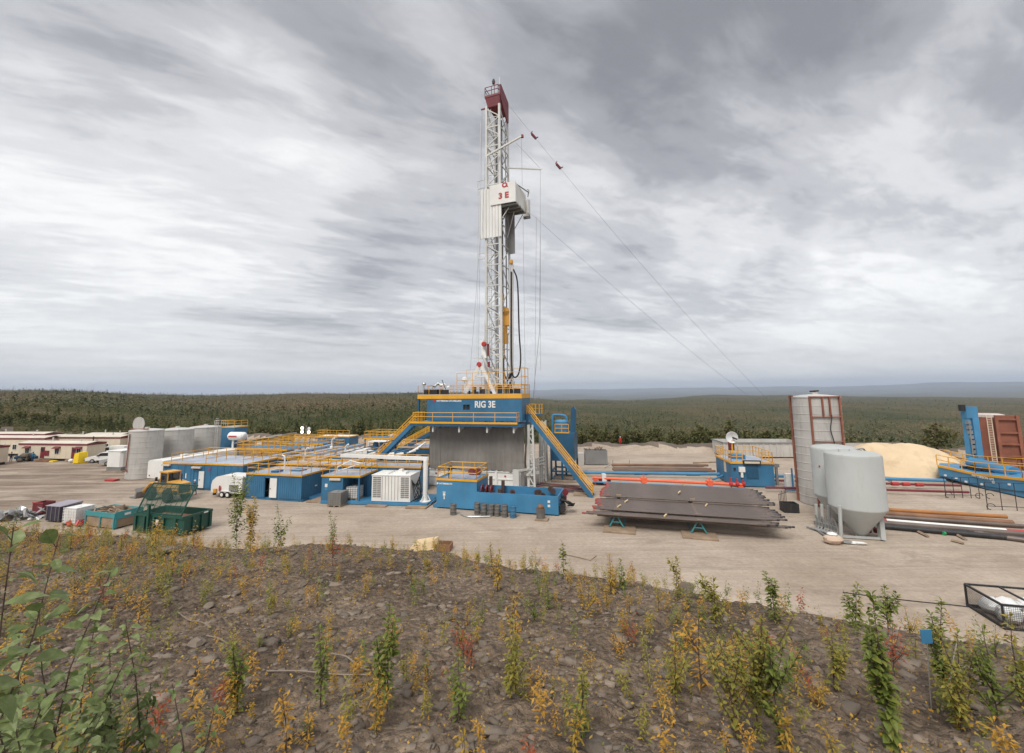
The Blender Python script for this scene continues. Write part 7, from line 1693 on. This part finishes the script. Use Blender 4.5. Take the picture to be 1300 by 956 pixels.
# sprinkled tiny seedlings and dry grass: nobody could count it
rg = np.random.default_rng(77); n = 12000; Y = rg.uniform(2.4, 20, n); X = rg.uniform(-1.4, 1.4, n)*Y; yc = np.interp(X, _cx, _cy); dn = fbm(X*.6, Y*.6, 3, 130)
ok = (Y < yc+1.5) & (rg.uniform(0, 1, n) < .35+1.5*dn + np.where((X/Y < -.5) & (Y > yc-3), .5, 0)); X, Y = X[ok], Y[ok]; Z = terrain(X, Y)[0]; k = 4
c = np.repeat(np.stack([X, Y, Z], 1), k, 0) + np.stack([rg.normal(0, .035, len(X)*k), rg.normal(0, .035, len(X)*k), rg.uniform(.005, .10, len(X)*k)], 1)
co, q = rand_quads(c, rg.uniform(.006, .015, len(c)), rg); o = bpy.data.objects.new('ground_cover', np_mesh('ground_cover', co, q, [LM, LO], np.repeat(rg.uniform(0, .6, len(X)), k), np.repeat((rg.uniform(0, 1, len(X)) < .45).astype(int), k))); COL.objects.link(o); tag(o, 'tiny yellow and orange sprouts sprinkled over the brown bank', 'ground cover', kind='stuff')
# stones
def stones(n, seed):
    rg = np.random.default_rng(seed); Y = rg.uniform(1.4, 18, n*2); X = rg.uniform(-1.4, 1.4, n*2)*Y; yc = np.interp(X, _cx, _cy); ok = (Y < yc+3); X, Y = X[ok][:n], Y[ok][:n]; n = len(X); Z = terrain(X, Y)[0]
    s = rg.gamma(1.1, .011, n).clip(.005, .065); base = np.array([(-1, -1, -.6), (1, -1, -.6), (1, 1, -.6), (-1, 1, -.6), (-.8, -.8, .5), (.8, -.8, .5), (.8, .8, .5), (-.8, .8, .5)], float)
    v = base[None]*(1+rg.uniform(-.38, .38, (n, 8, 3)))*s[:, None, None]*np.stack([rg.uniform(.8, 1.7, n), rg.uniform(.7, 1.1, n), rg.uniform(.35, .8, n)], 1)[:, None]
    a = rg.uniform(0, 6.283, n); ca, sa = np.cos(a)[:, None], np.sin(a)[:, None]; v = np.stack([v[..., 0]*ca-v[..., 1]*sa, v[..., 0]*sa+v[..., 1]*ca, v[..., 2]], -1) + np.stack([X, Y, Z+s*.1], 1)[:, None]
    f = np.array([(3, 2, 1, 0), (4, 5, 6, 7), (0, 1, 5, 4), (1, 2, 6, 5), (2, 3, 7, 6), (3, 0, 4, 7)]); q = (np.arange(n)[:, None, None]*8+f[None]).reshape(-1, 4)
    o = bpy.data.objects.new('loose_stones', np_mesh('loose_stones', v.reshape(-1, 3), q, [STONE])); COL.objects.link(o); tag(o, 'loose shale stones and clods strewn over the brown bank', 'stones', kind='stuff')
stones(15000, 9)
def rock(px, py, s, label, sq=(1.2, .9, .6)):
    p = HB(px, py); rr = random.Random(int(px*7+py)); m = MB(); m.ball((0, 0, 0), s, 9, sq, .22, rr); o = m.build('rock', STONE, sharp=25); o.location = p+Vector((0, 0, s*sq[2]*.35)); o.rotation_euler = (rr.uniform(-.2, .2), rr.uniform(-.2, .2), rr.uniform(0, 6)); tag(o, label, 'rock'); return o
rock(250, 822, .095, 'roundish boulder lying in the lower left of the bank', (1.1, .9, .75)); rock(655, 748, .10, 'flat pale slab in the middle of the bank', (1.6, .9, .25)); rock(600, 734, .11, 'flat slab left of the yellow sapling on the crest', (1.5, .9, .25))
rock(222, 750, .07, 'small angular stone left of the orange seedlings'); rock(265, 770, .08, 'flat stone above the roundish boulder', (1.5, .8, .3)); rock(836, 828, .05, 'small dark stone below the red seedlings'); rock(895, 838, .06, 'flat stone left of the big leafy clump', (1.5, .8, .3)); rock(870, 738, .14, 'dark clod sticking up on the crest under the right trestle', (1.3, .8, .55)); rock(207, 702, .16, 'dark stone on the crest below the green skip', (1.6, .9, .5)); rock(385, 745, .08, 'grey stone in the upper left of the bank'); rock(300, 755, .06, 'brown stone under the tall sapling')
# dry branches
def branch(pts, r, label):
    P = [HP(*p)+Vector((0, 0, .02)) for p in pts]; line_thing('dry_branch', label, 'branch', smooth(P, 4), r, paint('bleached_wood', (.22, .18, .145), .85, dirt=.4, streak=False), 6)
branch([(420, 833), (440, 838), (455, 850), (470, 856)], .007, 'pale bleached branch lying in the lower middle left'); branch([(338, 857), (380, 857), (430, 860), (470, 862)], .006, 'dark stick lying along the bottom middle left'); branch([(225, 780), (240, 790), (255, 792), (268, 800)], .007, 'grey twigs above the roundish boulder'); branch([(262, 810), (280, 815), (297, 828)], .008, 'bleached twig right of the roundish boulder'); branch([(820, 822), (824, 845), (826, 865)], .004, 'thin dry stalk lying below the red seedlings')
p = HP(1196, 905); t = thing('bare_shoot', 'leafless silvery branch rising in front of the bush on the right', 'branch', p); h_ = A(1215, 815, p.y)-p; m = MB(); m.path(smooth([Vector((0, 0, 0)), h_*.4+Vector((.02, 0, .02)), h_*.8, h_]), .007, 5, .003); m.path([h_*.45, h_*.7+Vector((.10, 0, -.02))], .004, 5, .002); m.build('stem', paint('silver_bark', (.35, .32, .28), .7, dirt=.3), t)
# blue tag and round shrub
p = HP(1182, 900); t = thing('marker_flag', 'small square blue tag on a thin wire stake in the right foreground', 'marker', p); h_ = A(1176, 808, p.y)-p
m = MB().tube((0, 0, -.05), h_+Vector((0, 0, -.04)), .004, 5); m.build('stake', SILVER, t); s_ = p.y*12.5/545/2
MB().box(h_.x-s_, h_.x+s_, h_.y-.004, h_.y+.004, h_.z-s_*1.2, h_.z+s_*1.2).build('plate', BLUEL, t)
p = HP(678, 790); me = plant_meshes(71, .28, 260, .03, LG, branches=9, spread=1.3, bare=.0, wl=.5, branch_len=.75); put(me, 'round_shrub', 'small round dark green shrub alone in the middle of the bank', 'shrub', p)
# ------------------------------------------------------------------ people
def person(label, p, rz, top, legs, hat, pose='stand', hatm=None, h=1.76):
    J = {'pelvis': (0, 0, .95, .15), 'waist': (0, 0, 1.10, .135), 'chest': (0, -.01, 1.32, .16), 'neck': (0, 0, 1.50, .06), 'head0': (0, .02, 1.58, .075), 'head1': (0, .02, 1.70, .085)}
    E = [('pelvis', 'waist'), ('waist', 'chest'), ('chest', 'neck'), ('neck', 'head0'), ('head0', 'head1')]
    stride = .16 if pose == 'walk' else .03
    for s, n in ((-1, 'l'), (1, 'r')):
        k = s*stride; bend = .22 if pose == 'carry' else .04
        J.update({n+'hip': (s*.10, 0, .90, .095), n+'knee': (s*.11, k*.7+.02, .50, .068), n+'ankle': (s*.11, k-.02, .09, .045), n+'toe': (s*.13, k+.16, .04, .04),
                  n+'sho': (s*.19, 0, 1.42, .068), n+'elb': (s*.25, -.03-k*.5+bend*.2, 1.14, .05), n+'wri': (s*.24, .04-k+bend, .90 if pose != 'carry' else 1.02, .033), n+'palm': (s*.235, .06-k+bend, .83 if pose != 'carry' else 1.0, .03)})
        E += [('pelvis', n+'hip'), (n+'hip', n+'knee'), (n+'knee', n+'ankle'), (n+'ankle', n+'toe'), ('chest', n+'sho'), (n+'sho', n+'elb'), (n+'elb', n+'wri'), (n+'wri', n+'palm')]
        b = J[n+'palm']
        for fi, (dx, dy, dz) in enumerate(((0, .035, -.07), (.0, .018, -.085), (0, 0, -.088), (0, -.018, -.075))):
            J[n+'f%d' % fi] = (b[0]+dx-s*.01, b[1]+dy, b[2]+dz, .009); E.append((n+'palm', n+'f%d' % fi))
        J[n+'th'] = (b[0]-s*.03, b[1]+.045, b[2]-.02, .010); E.append((n+'palm', n+'th'))
    names = list(J); idx = {k: i for i, k in enumerate(names)}
    me = bpy.data.meshes.new('person'); me.from_pydata([J[k][:3] for k in names], [(idx[a], idx[b]) for a, b in E], []); o = bpy.data.objects.new('person', me); COL.objects.link(o)
    md = o.modifiers.new('skin', 'SKIN'); o.modifiers.new('sub', 'SUBSURF').levels = 1
    for i, k in enumerate(names): sv = me.skin_vertices[0].data[i]; sv.radius = (J[k][3], J[k][3]*(.72 if k in ('chest', 'waist', 'pelvis') else 1)); sv.use_root = (k == 'pelvis')
    dg = bpy.context.evaluated_depsgraph_get(); nm = bpy.data.meshes.new_from_object(o.evaluated_get(dg)); bpy.data.objects.remove(o)
    nm.materials.clear()
    for m in (legs, top, SKIN, DARK): nm.materials.append(m)
    for f in nm.polygons:
        c = f.center; f.use_smooth = True
        f.material_index = 3 if c.z < .11 else 2 if c.z > 1.49 or (abs(c.x) > .18 and c.z < (.89 if pose != 'carry' else 1.0)) else 1 if c.z > .97 or abs(c.x) > .2 else 0
    b = bpy.data.objects.new('person', nm); COL.objects.link(b); b.location = p; b.rotation_euler = (0, 0, rz); b.scale = (h/1.79,)*3; tag(b, label, 'person')
    fm = MB().ball((-.03, .098, 1.665), .011, 6).ball((.03, .098, 1.665), .011, 6).ball((0, .108, 1.63), .015, 6, (.8, 1, 1.3)); fm.build('face_feature', DARK, b); MB().ball((-.085, .02, 1.64), .02, 6).build('ear', SKIN, b); MB().ball((.085, .02, 1.64), .02, 6).build('ear', SKIN, b)
    m = MB().lathe([(0, 1.80), (.05, 1.795), (.09, 1.76), (.105, 1.70), (.105, 1.68)], 14, (0, .02, 0)); m.lathe([(.09, 1.69), (.13, 1.68), (.13, 1.67), (.09, 1.67)], 14, (0, .035, 0)); m.build('hard_hat', hat, b); return b
NAVY = paint('navy_cloth', (.03, .06, .14), .85, dirt=.2); CYAN = paint('cyan_cloth', (.04, .22, .36), .85, dirt=.15); BLK = paint('black_cloth', (.02, .02, .024), .9, dirt=.1); REDC = paint('red_overall_cloth', (.50, .03, .03), .8, dirt=.1)
person('person in dark blue overalls and hard hat walking past the open workshop door', G(246.5, 628), R(150), NAVY, NAVY, WHITE, 'walk')
person('person in black clothes at the far left in front of the parked car', G(13.5, 586.5), R(20), BLK, NAVY, DARK, 'stand', h=1.85)
person('person in a bright blue jacket walking past the nearest cream cabin', G(41, 586), R(70), CYAN, NAVY, DARK, 'walk')
q = G(788, 574); q.z = th(q.x, 88*q.y/q.y) if 0 else 0
u = ray(788, 572); Yp = 92.0; xp = u.x/u.y*Yp; person('person in red overalls and white hard hat on the earth rim beyond the pipes', (xp, Yp, th(xp, Yp)), R(180), REDC, REDC, WHITE, 'stand', h=1.9)
